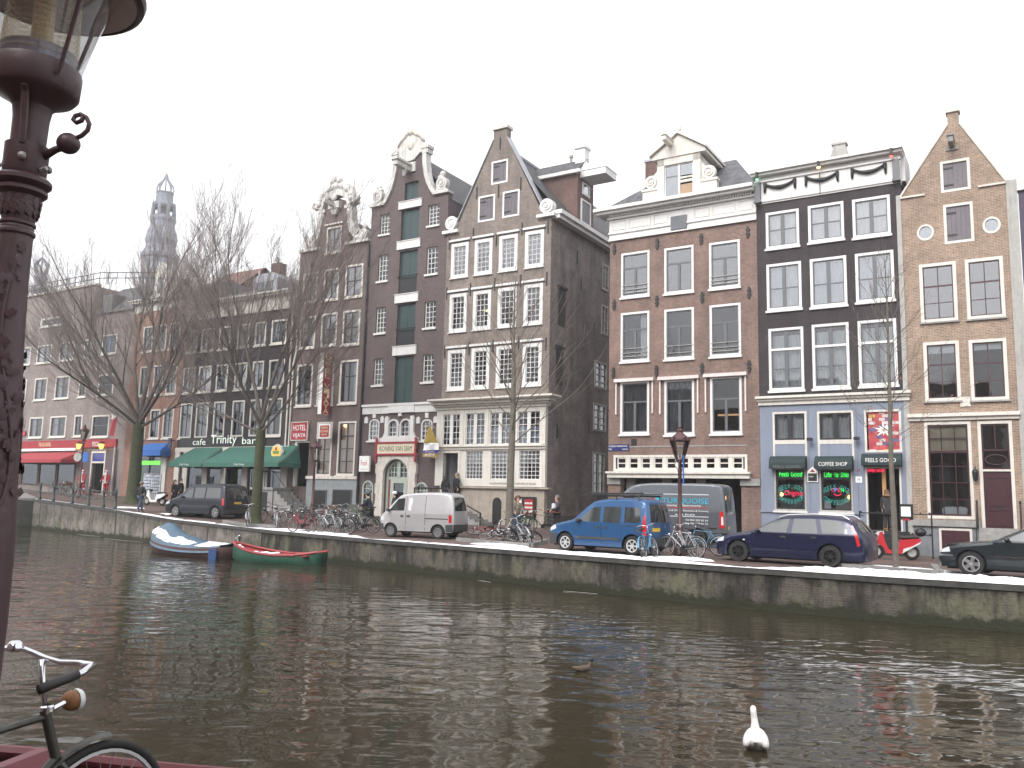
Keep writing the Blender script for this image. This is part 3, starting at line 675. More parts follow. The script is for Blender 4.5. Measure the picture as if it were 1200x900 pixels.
# ================================================= black coffee house with a garlanded cornice
H2=House('canal_house','black brick house above a grey-blue ground floor, garlands on its white cornice',fp(889,400)[0]);H=H2
xr=H.p(1059.5,330)[0];zc0=H.p(970,227.5)[1];zc1=H.p(966,190.5)[1]
kw=dict(fw=.12,frame=WHITE,sash=GREYSASH,sw=.05,curtain='full',sill=.1)
cols1=[(897.5,936.5,247,290),(947,989,238.5,282.5),(999,1043.5,231,277)]
cols2=[(898.5,939.3,308,363),(949.5,992.5,301.5,359),(1002.5,1048,295,353)]
cols3=[(901,942,384,457.5),(952,995.5,379,455),(1006,1051.5,374.5,452)]
for i,c in enumerate(cols1):H.window(*H.r(*c),v=((.5,.16),),h=((.5,.05),),glass=GLASS_SKY,cm=CURTAIN,**kw)
for i,c in enumerate(cols2):H.window(*H.r(*c),v=((.5,.16),),h=((.46,.05),),glass=GLASS_SKY,cm=CURTAIN_B,**kw)
for i,c in enumerate(cols3):
    x0,x1,z0,z1=H.r(*c);f=H.window(x0,x1,z0,z1,v=((.5,.16),),h=((.33,.05),(.655,.05)),cm=CURTAIN,cfrac=(0,.93),**kw)
    MB().box(x0+.12,x1-.12,-.012,.09,lerp(z0,z1,.655)-.05,lerp(z0,z1,.655)+.06).build('transom',WHITE,f)
zg=H.p(980,467)[1] # top of the painted ground floor
b=MB();z=zg;b.box(-.04,xr+.04,-.10,0,z-.2,z-.02);b.box(-.08,xr+.08,-.2,0,z-.02,z+.09);b.box(-.12,xr+.12,-.32,0,z+.09,z+.2);b.build('string_cornice',CREAM,H.root)
gw=[(905.7,945.5,482.5,534),(958,1000.5,481.5,534)]
for c in gw:
    x0,x1,z0,z1=H.r(*c);zm=lerp(z0,z1,.31)
    f=H.window(x0,x1,zm,z1,fw=.09,frame=CREAM,sash=IRON,sw=.08,v=((.5,.18),),h=(),curtain='full',sill=0)
    MB().bars(x0,x1,z0-.2,zm-.002,.09,-.015,.05,.001).build('panel_frame',CREAM,f);MB().box(x0+.09,x1-.09,.01,.05,z0-.2,zm-.09).build('panel',DKGREEN,f)
lw=[(907.6,944.8,549,598.5),(960.5,999.5,549.5,600)]
shopw=[]
for c in lw:
    x0,x1,z0,z1=H.r(*c);shopw.append((x0,x1,z0,z1))
    f=H.window(x0,x1,z0,z1,fw=.07,frame=PLASTER,sash=IRON,sw=.08,v=(),h=((.79,.07),),sill=.09,sillm=WHITE,glass=GLASS_DARK,name='shop_window')
x0,x1,z0,z1=H.r(1013,1056.5,480,530)
H.holes.append([(x0+.03,z0+.03),(x1-.03,z0+.03),(x1-.03,z1-.03),(x0+.03,z1-.03)])
f=MB().bars(x0,x1,z0,z1,.09,-.015,.1).build('poster_window',CREAM,H.root);f['label']='window filled by a red poster of many small flags'
def m_flags():
    m,nt,p=nodes('flag_poster_print');N,L=nt.nodes,nt.links;tc=N.new('ShaderNodeTexCoord')
    sp=N.new('ShaderNodeSeparateXYZ');L.new(tc.outputs['Object'],sp.inputs[0]);cb=N.new('ShaderNodeCombineXYZ');L.new(sp.outputs[0],cb.inputs[0]);L.new(sp.outputs[2],cb.inputs[1])
    bt=N.new('ShaderNodeTexBrick');bt.inputs['Scale'].default_value=1;bt.inputs['Brick Width'].default_value=.26;bt.inputs['Row Height'].default_value=.15;bt.inputs['Mortar Size'].default_value=.012;L.new(cb.outputs[0],bt.inputs['Vector'])
    bt.inputs['Color1'].default_value=(0,0,0,1);bt.inputs['Color2'].default_value=(1,1,1,1);bt.inputs['Mortar'].default_value=(.35,.35,.35,1)
    rp=N.new('ShaderNodeValToRGB');rp.color_ramp.interpolation='CONSTANT';L.new(bt.outputs[0],rp.inputs[0]);e=rp.color_ramp.elements;e[0].color=(.42,.05,.06,1)
    for t,c in((.2,(.5,.45,.42)),(.32,(.35,.03,.05)),(.5,(.10,.10,.25)),(.6,(.42,.06,.07)),(.72,(.5,.35,.06)),(.8,(.45,.08,.08)),(.92,(.55,.5,.5))):q=e.new(t);q.color=(*c,1)
    L.new(rp.outputs[0],p.inputs['Base Color']);p.inputs['Roughness'].default_value=.6;return m
po=MB().box(x0+.15,x1-.09,.06,.08,z0+.09,z1-.09).build('poster',m_flags(),f)
cx,cz=(x0+x1)/2+.05,(z0+z1)/2+.05
b=MB()
for i in range(11):
    a=i*2*math.pi/11;l=.52 if i%2 else.34;b.prism([(cx+.06*math.cos(a-1),cz+.06*math.sin(a-1)),(cx+l*math.cos(a),cz+l*.75*math.sin(a)),(cx+.09*math.cos(a+1),cz+.09*math.sin(a+1))],.045,.058)
b.build('starburst',LETTER,f)
# doorway
x0,x1,z0,z1=H.r(1015,1057,547,622);dzb=z0
H.holes.append([(x0+.03,z0),(x1-.03,z0),(x1-.03,z1-.03),(x0+.03,z1-.03)])
b=MB();b.bars(x0,x1,z0,z1,.07,-.02,.2,.001);f=b.build('doorway',CREAM,H.root);MB().box(lerp(x0,x1,.44),lerp(x0,x1,.55),.25,.33,z0,z1-.07).build('door_post',mat('orange_lit_wood',(.45,.25,.10),.5),f)
v_=[(x0,.21,z0),(x1,.21,z0),(x1,.21,z1),(x0,.21,z1),(x0,2.5,z0),(x1,2.5,z0),(x1,2.5,z1),(x0,2.5,z1)]
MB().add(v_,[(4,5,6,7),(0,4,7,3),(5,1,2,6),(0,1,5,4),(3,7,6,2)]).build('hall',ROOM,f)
text('lintel_lettering','COFFEE SHOP',NEON_R,f,lerp(x0,x1,.24),.18,z1-.16,width=.8,height=.12)
st=MB()
for i in range(5):st.box(x0-.25,x1+.25,-.30*(5-i),-.30*(4-i),0,lerp(.3,z0,(i+1)/5))
st.build('front_steps',IRON,H.root)
# awnings: short rolled dark green boxes with lettering
def awning(h,x0,x1,z0,z1,m,proj,name='awning',drop=.18):
    b=MB();b.prism([(0,0)]*0 or[(x0,z1),(x1,z1),(x1,z1-.04),(x0,z1-.04)],-.12,0)
    n=6;prof=[(-.02,z1)]+[(-proj*math.sin(i/n*math.pi/2)-.02,lerp(z1,z0+drop,1-math.cos(i/n*math.pi/2)))for i in range(1,n+1)]+[(-proj-.02,z0)]
    vs=[];fs=[]
    for y,z in prof:vs+=[(x0,y,z),(x1,y,z)]
    m_=len(prof)
    for i in range(m_-1):fs.append((2*i,2*i+2,2*i+3,2*i+1))
    fs.append(tuple(2*i for i in range(m_))+(2*m_,));fs.append(tuple(2*i+1 for i in range(m_))[::-1]+(2*m_+1,))
    vs+=[(x0,-.02,z0),(x1,-.02,z0)];b=MB().add(vs,fs);o=b.build(name,m,h.root);return o
aw=[]
for c,t in(((904,946,534.5,549.5),'FEELS GOOD'),((956.5,1000.5,534.5,550),'COFFEE SHOP'),((1011,1057.5,531.4,545.7),'FEELS GOOD')):
    x0,x1,z0,z1=H.r(*c);o=awning(H,x0,x1,z0,z1,DKGREEN,.45);aw.append(o)
    text('lettering',t,LETTER if x0>1.5 else mat('faded_lettering',(.16,.17,.17),.6),o,(x0+x1)/2,-.485,z0+(.21 if x0>1.5 else.07),width=(x1-x0)*.76,height=.17 if x0>1.5 else.12)
# neon and painted lettering behind the shop windows, each a sign of its own
def sign_root(h,name,label,x,y,z,cat='sign',group=None):return empty(name,W(h.u0+x,-(h.off+y),h.zb+z),AZ,label,cat,group)
def arc_text(word,m,parent,r,a0,a1,up,hgt,y=-.0):
    n=len(word)
    for i,ch in enumerate(word):
        if ch==' ':continue
        a=lerp(a0,a1,i/(n-1));x,z=r*math.sin(R(a)),r*.62*math.cos(R(a))*(1 if up else-1)
        text('letter',ch,m,parent,x,y,z,width=hgt*.62,height=hgt,rot=Matrix.Rotation(R(a*.6 if up else-a*.6),3,'Y'),shear=.25)
for k,(x0,x1,z0,z1)in enumerate(shopw):
    cx=(x0+x1)/2;zt=lerp(z0,z1,.875)
    s=sign_root(H,'neon_sign',['green neon sign reading Feels Good in the left shop window','green neon sign reading Coffee Tea Drinks in the middle shop window'][k],cx,.14,zt)
    text('tubing',['Feels Good','Coffee · Tea · Drinks'][k],NEON_G,s,0,0,0,width=(x1-x0)*.74,height=.25,shear=.2)
    MB().box(-(x1-x0)*.38,(x1-x0)*.38,.03,.05,-.18,.18).build('backboard',BLACK,s)
    s=sign_root(H,'window_lettering',['teal arched lettering round the red neon word in the left shop window','teal arched lettering round the OPEN sign in the middle shop window'][k],cx,.045,lerp(z0,z1,.40))
    arc_text('FEELS GOOD',TEAL,s,(x1-x0)*.40,-66,66,True,.19);arc_text('COFFEESHOP',TEAL,s,(x1-x0)*.40,-64,64,False,.19)
x0,x1,z0,z1=shopw[0]
s=sign_root(H,'neon_sign','red neon script word on a dark board in the left shop window',(x0+x1)/2+.1,.2,lerp(z0,z1,.42));MB().box(-.52,.52,.03,.06,-.24,.3).build('backboard',BLACK,s)
text('tubing','Original',NEON_R,s,.02,0,-.03,width=.85,height=.30,shear=.3);text('tubing','ROLLS',mat('gold_sign_lettering',(.55,.42,.15),.5),s,.15,0,.2,width=.5,height=.11)
x0,x1,z0,z1=shopw[1]
s=sign_root(H,'neon_sign','oval neon OPEN sign with a red smile in the middle shop window',(x0+x1)/2+.02,.2,lerp(z0,z1,.47));MB().lathe([(.001,.03),(.36,.03),(.36,.06)],(0,0,0),20,'y').build('backboard',BLACK,s)
for i,(ch,m)in enumerate(zip('OPEN',(NEON_R,NEON_B,NEON_R,NEON_G))):text('letter',ch,m,s,-.20+.135*i,0,.08,width=.11,height=.17)
MB().tube([(.16*math.cos(R(a)),.0,-.03+.13*math.sin(R(a)))for a in range(200,341,14)],.018,5).build('smile',NEON_R,s)
# things standing in the two shop windows
for k,(x0,x1,z0,z1)in enumerate(shopw):
    s=sign_root(H,'window_display',['grey net and amber lamps hung behind the left shop window','grey screen, white notice and amber lamp behind the middle shop window'][k],(x0+x1)/2,.4,z0+.1,'window display')
    w=(x1-x0)/2-.12;vs=[]
    if k==0:
        for i in range(21):vs+=[(lerp(-w,w,i/20),.03*math.sin(i*1.9),0),(lerp(-w,w,i/20),.03*math.sin(i*1.9),1.05)]
        MB().add(vs,[(2*i,2*i+2,2*i+3,2*i+1)for i in range(20)]).build('net',mat('grey_net',(.20,.20,.20),.9),s);MB().ball((-w+.14,-.12,.62),.1).build('amber_lamp',LAMPGLOW,s)
    else:
        MB().box(-.1,w,0,.03,.0,.85).build('screen',mat('grey_screen',(.30,.30,.29),.8),s);MB().box(-w+.02,-w+.3,-.2,-.19,.05,.35).build('notice',LETTER,s);MB().ball((w-.08,-.12,.55),.09).build('amber_lamp',LAMPGLOW,s);MB().ball((-w+.2,-.05,.72),.13).build('paper_ball',mat('olive_ball',(.25,.22,.13),.7),s)
x,z=H.p(952.5,556);s=sign_root(H,'price_board','white framed black price board with a red peaked top between the shop windows',x,-.03,z)
MB().prism([(-.22,-.33),(.22,-.33),(.22,.14),(0,.34),(-.22,.14)],-.03,.02).build('board',LETTER,s);MB().box(-.19,.19,-.035,-.031,-.3,.05).build('slate',BLACK,s);MB().prism([(-.12,.1),(.12,.1),(0,.24)],-.036,-.031).build('emblem',REDSIGN,s);text('lettering','MENU',LETTER,s,-.06,-.04,-.1,width=.18,height=.05)
x,z=H.p(1006.5,562);s=sign_root(H,'house_number_plate','small white number plate beside the coffee shop door',x,-.02,z);MB().box(-.13,.13,-.01,.02,-.13,.13).build('plate',LETTER,s);text('number','79',BLACK,s,0,-.015,-.02,height=.13,width=.13)
text('house_number','34',REDSIGN,H.root,*(lambda q:(q[0],-.01,q[1]))(H.p(1006,551)),width=.16,height=.13)
for px,py in((950.5,515.5),(1005,514.5)):
    x,z=H.p(px,py);b=MB();b.tube([(x,0,z+.05),(x,-.25,z+.05)],.025,5);b.box(x-.1,x+.12,-.42,-.2,z-.06,z+.07);b.build('flood_lamp',IRON,H.root)
zpl=H.p(980,601.5)[1];x1d=H.p(1012,600)[0];MB().box(-.03,x1d,-.07,0,zpl-.03,zpl+.05).build('plinth_band',RENDER_BLUE,H.root)
for px in(949,1005.5):
    x=H.p(px,560)[0];MB().box(x-.008,x+.008,-.006,0,zpl+.06,zg-.25).build('render_joint',GREYSASH,H.root)
# upper wall black, lower wall rendered: two meshes split at zg
holes_up=[h for h in H.holes if h[0][1]>zg-.3];holes_lo=[h for h in H.holes if h not in holes_up]
H.holes=holes_up;H.wall([(0,zg),(xr,zg),(xr,zc0),(0,zc0)],BR_BLK);H.holes=holes_lo;H.wall([(0,0),(xr,0),(xr,zg),(0,zg)],RENDER_BLUE,name='rendered_wall')
H.body(0,xr,zc1-.1,BR_BLK,back=9)
# white entablature with black garlands and brackets
b=MB();zt=zc1;zb_=zc0;b.box(-.02,xr+.02,-.06,.4,zb_,zt-.22);b.box(-.04,xr+.04,-.12,0,zb_+.08,zb_+.2);b.box(-.06,xr+.06,-.14,0,zt-.48,zt-.40)
b.box(-.16,xr+.14,-.36,.5,zt-.22,zt-.1);b.box(-.2,xr+.18,-.5,.55,zt-.1,zt)
b.box(xr+.02,xr+.17,.4,2.2,zb_+.2,zt)
b.build('entablature',WHITE,H.root)
g=MB()
for t in(.18,.48,.80):
    cx=xr*t;wd=.68;zz=lerp(zb_,zt,.60)
    g.tube([(cx+wd*(i/8-1),-.14,zz-.24*(1-(i/8-1)**2))for i in range(17)],[.045+.055*(1-abs(i/8-1))for i in range(17)],6)
    for sg in(-1,1):g.tube([(cx+sg*wd,-.13,zz+.04),(cx+sg*wd*1.03,-.13,zz-.42)],[.085,.05],6)
g.build('garland',IRON,H.root,True)
for xx in(-.02,xr-.26):b=MB();b.box(xx,xx+.26,-.3,-.07,zb_+.12,zt-.5);b.box(xx-.03,xx+.29,-.33,-.06,zb_+.02,zb_+.12);b.build('bracket',GREYSASH,H.root)
for k,(tt,m)in enumerate(((.02,neon('green_glow_lamp',(.2,1,.35),1.6)),(.465,LAMPGLOW),(.95,neon('red_glow_lamp',(1,.12,.10),1.6)))):
    x=xr*tt+.05;b=MB();b.ball((x,-.5,zt-.45 if k!=1 else zt-.38),.085 if k==1 else.07,1,1,.7);b.build('cornice_lamp',m,H.root);b=MB();b.box(x-.05,x+.05,-.6,-.44,zt-.36,zt-.1);b.build('lamp_hood',IRON,H.root)
x=H.p(961,200)[0];MB().tube([(x,-.15,zb_+.02),(x,-.15,zt-.5)],.018,5).build('cable',IRON,H.root)
x0=H.p(972,185,1.5)[0];x1=H.p(997,183,1.5)[0];za=H.p(984,188,1.5)[1];zb2=H.p(984,171,1.5)[1];cx=(x0+x1)/2
b=MB();b.prism([(x0-.1,za-.5),(x1+.1,za-.5),(cx+.28,zb2-.1),(cx+.28,zb2),(cx-.28,zb2),(cx-.28,zb2-.1)],1.3,1.7);b.box(cx-.34,cx+.34,1.25,1.75,zb2,zb2+.1);b.build('roof_chimney',PLASTER,H.root)
H.roof(.1,xr-.1,zc1-.3,za-.2,PANTILE,y0=1.7,back=9)

# ================================================= brown house with a broad white cornice and dormer
H3=House('canal_house','brown brick house with a broad white cornice, white dormer and three-bay windows',fp(714,400)[0]);H=H3
xr=H2.u0-H.u0-.01;zc0=H.p(800,271)[1];zc1=H.p(790,235)[1]
kw=dict(fw=.11,frame=WHITE,sash=GREYSASH,sw=.06,sill=.10)
R1=[(730,762,295,347.5),(780,813.8,289,343),(832,867.5,282.6,337.4)]
R2=[(727.5,761,365.6,423.4),(778.6,813.3,361.4,420.6),(831.7,868.3,356.3,417.3)]
R3=[(726.7,760.6,447,508.7),(777.8,813,444.5,509.6),(831,868.7,441,508.3)]
cols=[H.r(*c)[:2]for c in R2]
def rowz(rs):return[(H.r(*c)[2],H.r(*c)[3])for c in rs]
for rs,gl,top in((R1,GLASS_SKY,.66),(R2,GLASS,.66),(R3,GLASS_DARK,.62)):
    for i,c in enumerate(rs):
        x0,x1=cols[i];_,_,z0,z1=H.r(*c);v=((.5,.13),)
        f=H.window(x0,x1,z0,z1,v=(),h=((top,.08),),glass=gl,curtain={(1,0):'right',(2,0):'full',(2,1):'full'}.get(((R1,R2,R3).index(rs),i)),cm=mat('dim_curtain',(.16,.16,.17),.9)if rs is R3 else CURTAIN,cfrac=(0,1),**kw)
        xm=(x0+x1)/2;MB().box(xm-.065,xm+.065,.03,.085,z0+.17,lerp(z0+.11,z1-.11,top)-.05).build('mullion',GREYSASH,f)
        if rs is not R3 and not(rs is R1 and i==1):
            b=MB()
            for q in((.10,.17,.26)if i!=1 else(.12,.26)):b.tube([(x0+.05,-.03,lerp(z0,z1,q)),(x1-.05,-.03,lerp(z0,z1,q))],.018,5)
            b.build('guard_rail',PLASTER,f)
        if rs is R3:
            b=MB();b.box(x0-.28,x1+.28,-.22,-.02,z1-.02,z1+.14);b.build('awning_case',mat('pinkish_paint',(.62,.55,.53),.5),f)
            for xx in(x0-.24,x1+.16):MB().box(xx,xx+.07,-.1,-.02,lerp(z0,z1,.38),z1-.02).build('awning_guide',mat('pinkish_paint',(.62,.55,.53),.5),f)
            if i==2:MB().box(x0+.2,x1-.2,.5,.55,lerp(z0,z1,.33),lerp(z0,z1,.36)).build('lit_shelf',neon('warm_strip',(1,.55,.25),.5),f)
# iron wall anchors
a=MB()
for px,py in((720,292),(770.5,286),(822,280),(876.5,272),(720,357.3),(770,353),(823,348.6),(878,343),(719,437),(769.5,434.8),(823,432),(878,429.3)):
    x,z=H.p(px,py);a=MB();a.box(x-.055,x+.055,-.07,-.003,z-.27,z+.27);a.box(x-.1,x+.1,-.06,-.003,z-.14,z-.06);a.box(x-.1,x+.1,-.061,-.002,z+.06,z+.14);a.build('wall_anchor',IRON,H.root)
# strip of ten small lights over the open ground floor
x0,x1,z0,z1=H.r(719.3,876,533,552.6)
H.holes.append([(x0+.1,z0+.05),(x1-.1,z0+.05),(x1-.1,z1-.1),(x0+.1,z1-.1)])
f=MB().bars(x0,x1,z0,z1,.12,-.04,.12).build('light_strip',CREAM,H.root);n=10;w=(x1-x0-.24)/n;b=MB();s_=MB()
for i in range(n):
    a0=x0+.12+i*w
    if i:MB().box(a0-.08,a0+.08,-.03,.11,z0+.12,z1-.12).build('post',CREAM,f)
    s_.bars(a0+.08,a0+w-.08,z0+.12,z1-.12,.06,.0,.06);s_.box(a0+.14,a0+w-.14,.005,.055,(z0+z1)/2-.025,(z0+z1)/2+.025)
s_.build('sash',CREAM,f);MB().box(x0+.12,x1-.12,.03,.035,z0+.12,z1-.12).build('pane',GLASS_DARK,f)
x0,x1,z0b,z1b=H.r(714.5,880.5,553,560.5);b=MB();b.box(x0,x1,-.32,.12,z0b,z1b-.1);b.box(x0-.05,x1+.05,-.42,.1,z1b-.1,z1b);b.build('ledge',CREAM,H.root)
gx0=H.p(727,600)[0];gx1=H.p(869,600)[0]
H.holes.append([(gx0,.05),(gx1,.05),(gx1,z0b+.02),(gx0,z0b+.02)])
for q0,q1 in((.0,gx0+.02),(gx1-.02,xr)):MB().box(q0,q1,-.1,.45,z0b-.32,z0b-.002).build('pier_cap',GREYSTONE,H.root)
b=MB();v_=[(gx0,.41,0),(gx1,.41,0),(gx1,.41,z0b),(gx0,.41,z0b),(gx0,3.5,0),(gx1,3.5,0),(gx1,3.5,z0b),(gx0,3.5,z0b)];b.add(v_,[(4,5,6,7),(0,4,7,3),(5,1,2,6),(0,1,5,4),(3,7,6,2)]);b.build('undercroft',ROOM,H.root)
b=MB();
for t in(.02,.33,.62):b.box(lerp(gx0,gx1,t),lerp(gx0,gx1,t)+.45,.45,.6,0,z0b-.02)
b.build('garage_pillar',PLASTER,H.root)
x,z=H.p(743,518);MB().box(x-.15,x+.15,-.03,-.002,z-.17,z+.17).build('vent',IRON,H.root)
zc_=H.p(800,523)[1];MB().box(0,xr-.6,-.02,-.002,zc_-.02,zc_+.04).build('brick_course',GREYSTONE,H.root)
s=sign_root(H,'street_name_plate','blue street name plate at the corner of the alley',*(lambda q:(q[0]+.0,-.03,q[1]))(H.p(725,524.6)));BLUESIGN=mat('blue_enamel',(.012,.02,.12),.35)
MB().box(-.58,.58,-.01,.02,-.16,.16).build('plate',BLUESIGN,s);text('lettering','OUDEZIJDS VOORBURGWAL',LETTER,s,-.02,-.015,.06,width=1.02,height=.1);text('lettering','WAL',LETTER,s,-.44,-.015,-.08,width=.2,height=.09);text('lettering','centrum',LETTER,s,.36,-.015,-.08,width=.3,height=.07)
H.wall([(0,0),(xr,0),(xr,zc0),(0,zc0)],BR_MID);H.body(0,xr,zc1-.1,BR_MID,back=11)
# entablature
b=MB();H_=zc1-zc0;b.box(-.03,xr,-.05,.4,zc0,zc1-.3);b.box(-.06,xr,-.12,0,zc0+.0,zc0+.06);b.box(-.06,xr,-.12,0,zc0+.36,zc0+.46);b.box(-.1,xr,-.2,0,zc1-.52,zc1-.42);b.box(-.55,xr-.02,-.55,.5,zc1-.3,zc1-.17);b.box(-.66,xr,-.72,.5,zc1-.17,zc1)
b.build('entablature',WHITE,H.root)
b=MB();n=62
for i in range(n):x=lerp(.05,xr-.1,i/n);b.box(x,x+.07,-.3,-.051,zc1-.42,zc1-.3)
b.build('dentil_course',WHITE,H.root)
b=MB();zp0,zp1=zc0+.56,zc1-.62
for a0,a1 in((.02,.12),(.14,.30),(.32,.42),(.60,.70),(.72,.87),(.89,.98)):b.bars(xr*a0,xr*a1,zp0,zp1,.03,-.075,-.052)
b.build('frieze_panel',CREAM,H.root)
x0,x1,z0,z1=H.r(787,805.5,253.5,269);MB().box(x0,x1,-.135,-.055,z0,z1).build('frieze_hatch',GREYSASH,H.root)
# roof: steep hipped front slope plus dormer
zr=H.p(800,168,3)[1];e=.1
p_=[(-.4,-.3,zc1),(xr,-.3,zc1),(xr-1.9,3.2,zc1+2.9),(2.6,3.2,zc1+2.9)]
slope('roof',p_,SLATE,H.root);slope('roof',[(-.4,11,zc1),p_[0],p_[3],(2.6,8,zc1+2.9)],SLATE,H.root);slope('roof',[p_[1],(xr,11,zc1),(xr-1.9,8,zc1+2.9),p_[2]],SLATE,H.root);MB().quad(p_[3],p_[2],(xr-1.9,8,zc1+2.9),(2.6,8,zc1+2.9)).build('roof_flat',LEAD,H.root)
x0,x1,z0,z1=H.r(770.5,824,176,232);x0=H.p(772.5,205)[0];x1=H.p(823,200)[0];zt=H.p(798,181)[1]
d=MB();d.box(x0,x0+.38,-.28,.1,zc1,zt-.18);d.box(x1-.38,x1,-.28,.1,zc1,zt-.18);d.box(x0,x1,-.28,.1,zt-.55,zt-.182)
d.box(x0+.05,x1-.05,.1,3.2,zt-.5,zt-.3)
d.box(x0,x0+.1,.1,3.2,zc1,zt-.3);d.box(x1-.1,x1,.1,3.2,zc1,zt-.3)
dm=d.build('dormer',CREAM,H.root)
px_,pz=H.p(798,166.5);b=MB();cx=(x0+x1)/2;b.prism([(x0-.28,zt-.18),(x1+.28,zt-.18),(x1+.28,zt),(cx,zt+.95),(x0-.28,zt)],-.34,3.0);b.prism([(x0-.36,zt-.02),(cx,zt+.98),(x1+.36,zt-.02),(x1+.36,zt+.12),(cx,zt+1.12),(x0-.36,zt+.12)],-.5,3.0);b.build('pediment',CREAM,dm)
b=MB();b.ball((cx,-.2,zt+1.25),.13);b.lathe([(.12,0),(.05,.2),(.001,.42)],(cx,-.2,zt+1.34),8);b.build('finial',PALE,dm)
b=MB();b.box(cx-.5,cx-.28,-1.3,-.3,zt+.38,zt+.62);b.box(cx-.54,cx-.24,-1.36,-.3,zt+.62,zt+.68);b.build('hoist_beam',CREAM,dm)
xa,xb=x0+.38,x1-.38;b=MB();b.bars(xa,xb,zc1+.05,zt-.55,.06,-.2,-.1);b.box(cx-.05,cx+.05,-.2,-.1,zc1+.11,zt-.61);w=b.build('dormer_window',WHITE,dm)
b=MB();b.box(xa+.06,cx-.05,-.17,-.16,zc1+.11,zt-.61);b.box(cx+.05,xb-.06,-.17,-.16,lerp(zc1,zt,.5),zt-.61);b.build('dormer_pane',GLASS_SKY,dm);MB().box(cx+.05,xb-.06,-.17,-.15,zc1+.11,lerp(zc1,zt,.30)).build('board',mat('tan_board',(.35,.24,.15),.7),dm)
MB().box(xa+.06,cx-.05,-.185,-.175,lerp(zc1,zt,.5),lerp(zc1,zt,.5)+.04).build('glazing_bar',GREYSASH,dm);b=MB();b.box(cx+.05,xb-.06,-.19,-.14,lerp(zc1,zt,.34),lerp(zc1,zt,.4));b.box(cx+.05,xb-.06,-.19,-.14,lerp(zc1,zt,.43),lerp(zc1,zt,.47));b.build('plank',PALE,dm);MB().box(xa,xb,.3,.4,zc1,zt-.5).build('dark_room',ROOM,dm)
for sg in(-1,1):
    b=MB();xo=x0 if sg<0 else x1;b.box(min(xo,xo+sg*.8),max(xo,xo+sg*.8),-.25,.1,zc1,zc1+.62);b.box(min(xo,xo+sg*.86),max(xo,xo+sg*.86),-.3,.1,zc1+.62,zc1+.74)
    scroll(b,xo+sg*.38,zc1+1.12,.36,-.22,.05,turn=-sg);b.prism([(xo,zc1+.74),(xo+sg*.6,zc1+.74),(xo+sg*.28,zc1+1.4),(xo,zc1+1.7)],-.16,.02);b.build('scroll',CREAM,dm)
cx0=H.p(757,205,1.5)[0];cx1=H.p(771.6,205,1.5)[0];z0=H.p(764,222,1.5)[1];z1=H.p(764,190,1.5)[1]
b=MB();b.box(cx0,cx1,1.4,2.2,zc1,z1);ch=b.build('chimney',BR_RED,H.root);b=MB();b.box(cx0-.06,cx1+.06,1.34,2.26,z1,z1+.12);b.build('chimney_cap',LEAD,ch);b=MB();b.lathe([(.12,z1+.12),(.1,z1+.6)],((cx0+cx1)/2+.2,1.8,0),8);b.lathe([(.12,z1+.12),(.1,z1+.4)],((cx0+cx1)/2-.2,1.8,0),8);b.build('chimney_pot',PLASTER,ch)
# ================================================= museum house on the alley corner: spout gable, white shopfront
H4=House('museum_house','tall grey-brown spout-gabled house with a white double-height shopfront at the alley corner',fp(519,420)[0],back=16.0,zb=0.0);H=H4
xr=-H.u0;P_=lambda*q:H.p(*q)
zsh=P_(645,262)[1];zs_l=P_(527,268)[1];z_sh=(zsh+zs_l)/2
apex=P_(587,149);nx0=P_(578.6,160)[0];nx1=P_(594.5,160)[0];zn=P_(587,164)[1]
poly=[(0,0),(xr,0),(xr,z_sh),(xr-.45,z_sh+.05),(nx1,zn),(nx1,apex[1]),(nx0,apex[1]),(nx0,zn),(.55,z_sh+.05),(0,z_sh)]
for c in((576,595.2,188,215),(560.5,580,229,259.3),(589,608.8,223.3,254)):H.hatch(*H.r(*c),.11,WHITE,LILAC,4)
wc=[(526.9,547),(554.4,575.3),(583.2,605),(613.8,636)];cols=[(P_(a,365)[0],P_(b_,365)[0])for a,b_ in wc]
for ri,(zt_,zb2)in enumerate((((278.5,283),(318,0)),((339,0),(385.3,0)),((406.5,0),(455,0)))):
    z1=P_(565,(280.6,340.6,407.4)[ri])[1];z0=P_(565,(322,386.5,455.6)[ri])[1]
    for ci,(x0,x1)in enumerate(cols):
        H.window(x0,x1,z0,z1,fw=.20,frame=WHITE,sash=WHITE,sw=.035,v=(1/3,2/3),h=[k/(7 if ri==2 else 6)for k in range(1,7 if ri==2 else 6)],vw=.03,hw=.03,sill=.05,lintel=.12,
                 glass=GLASS if ri else GLASS_SKY,curtain='full' if(ri,ci)in((0,0),(0,1),(0,2),(0,3),(1,3))else None,cm=mat('pink_curtain',(.55,.40,.46),.9)if(ri,ci)==(1,3)else mat('grey_curtain',(.38,.36,.39),.9),proud=.03)
# small warm lamps seen in rooms
for px,py in((571.5,305),(565,362)):
    x,z=P_(px,py);MB().ball((x,.5,z),.08).build('room_lamp',LAMPGLOW,H.root)
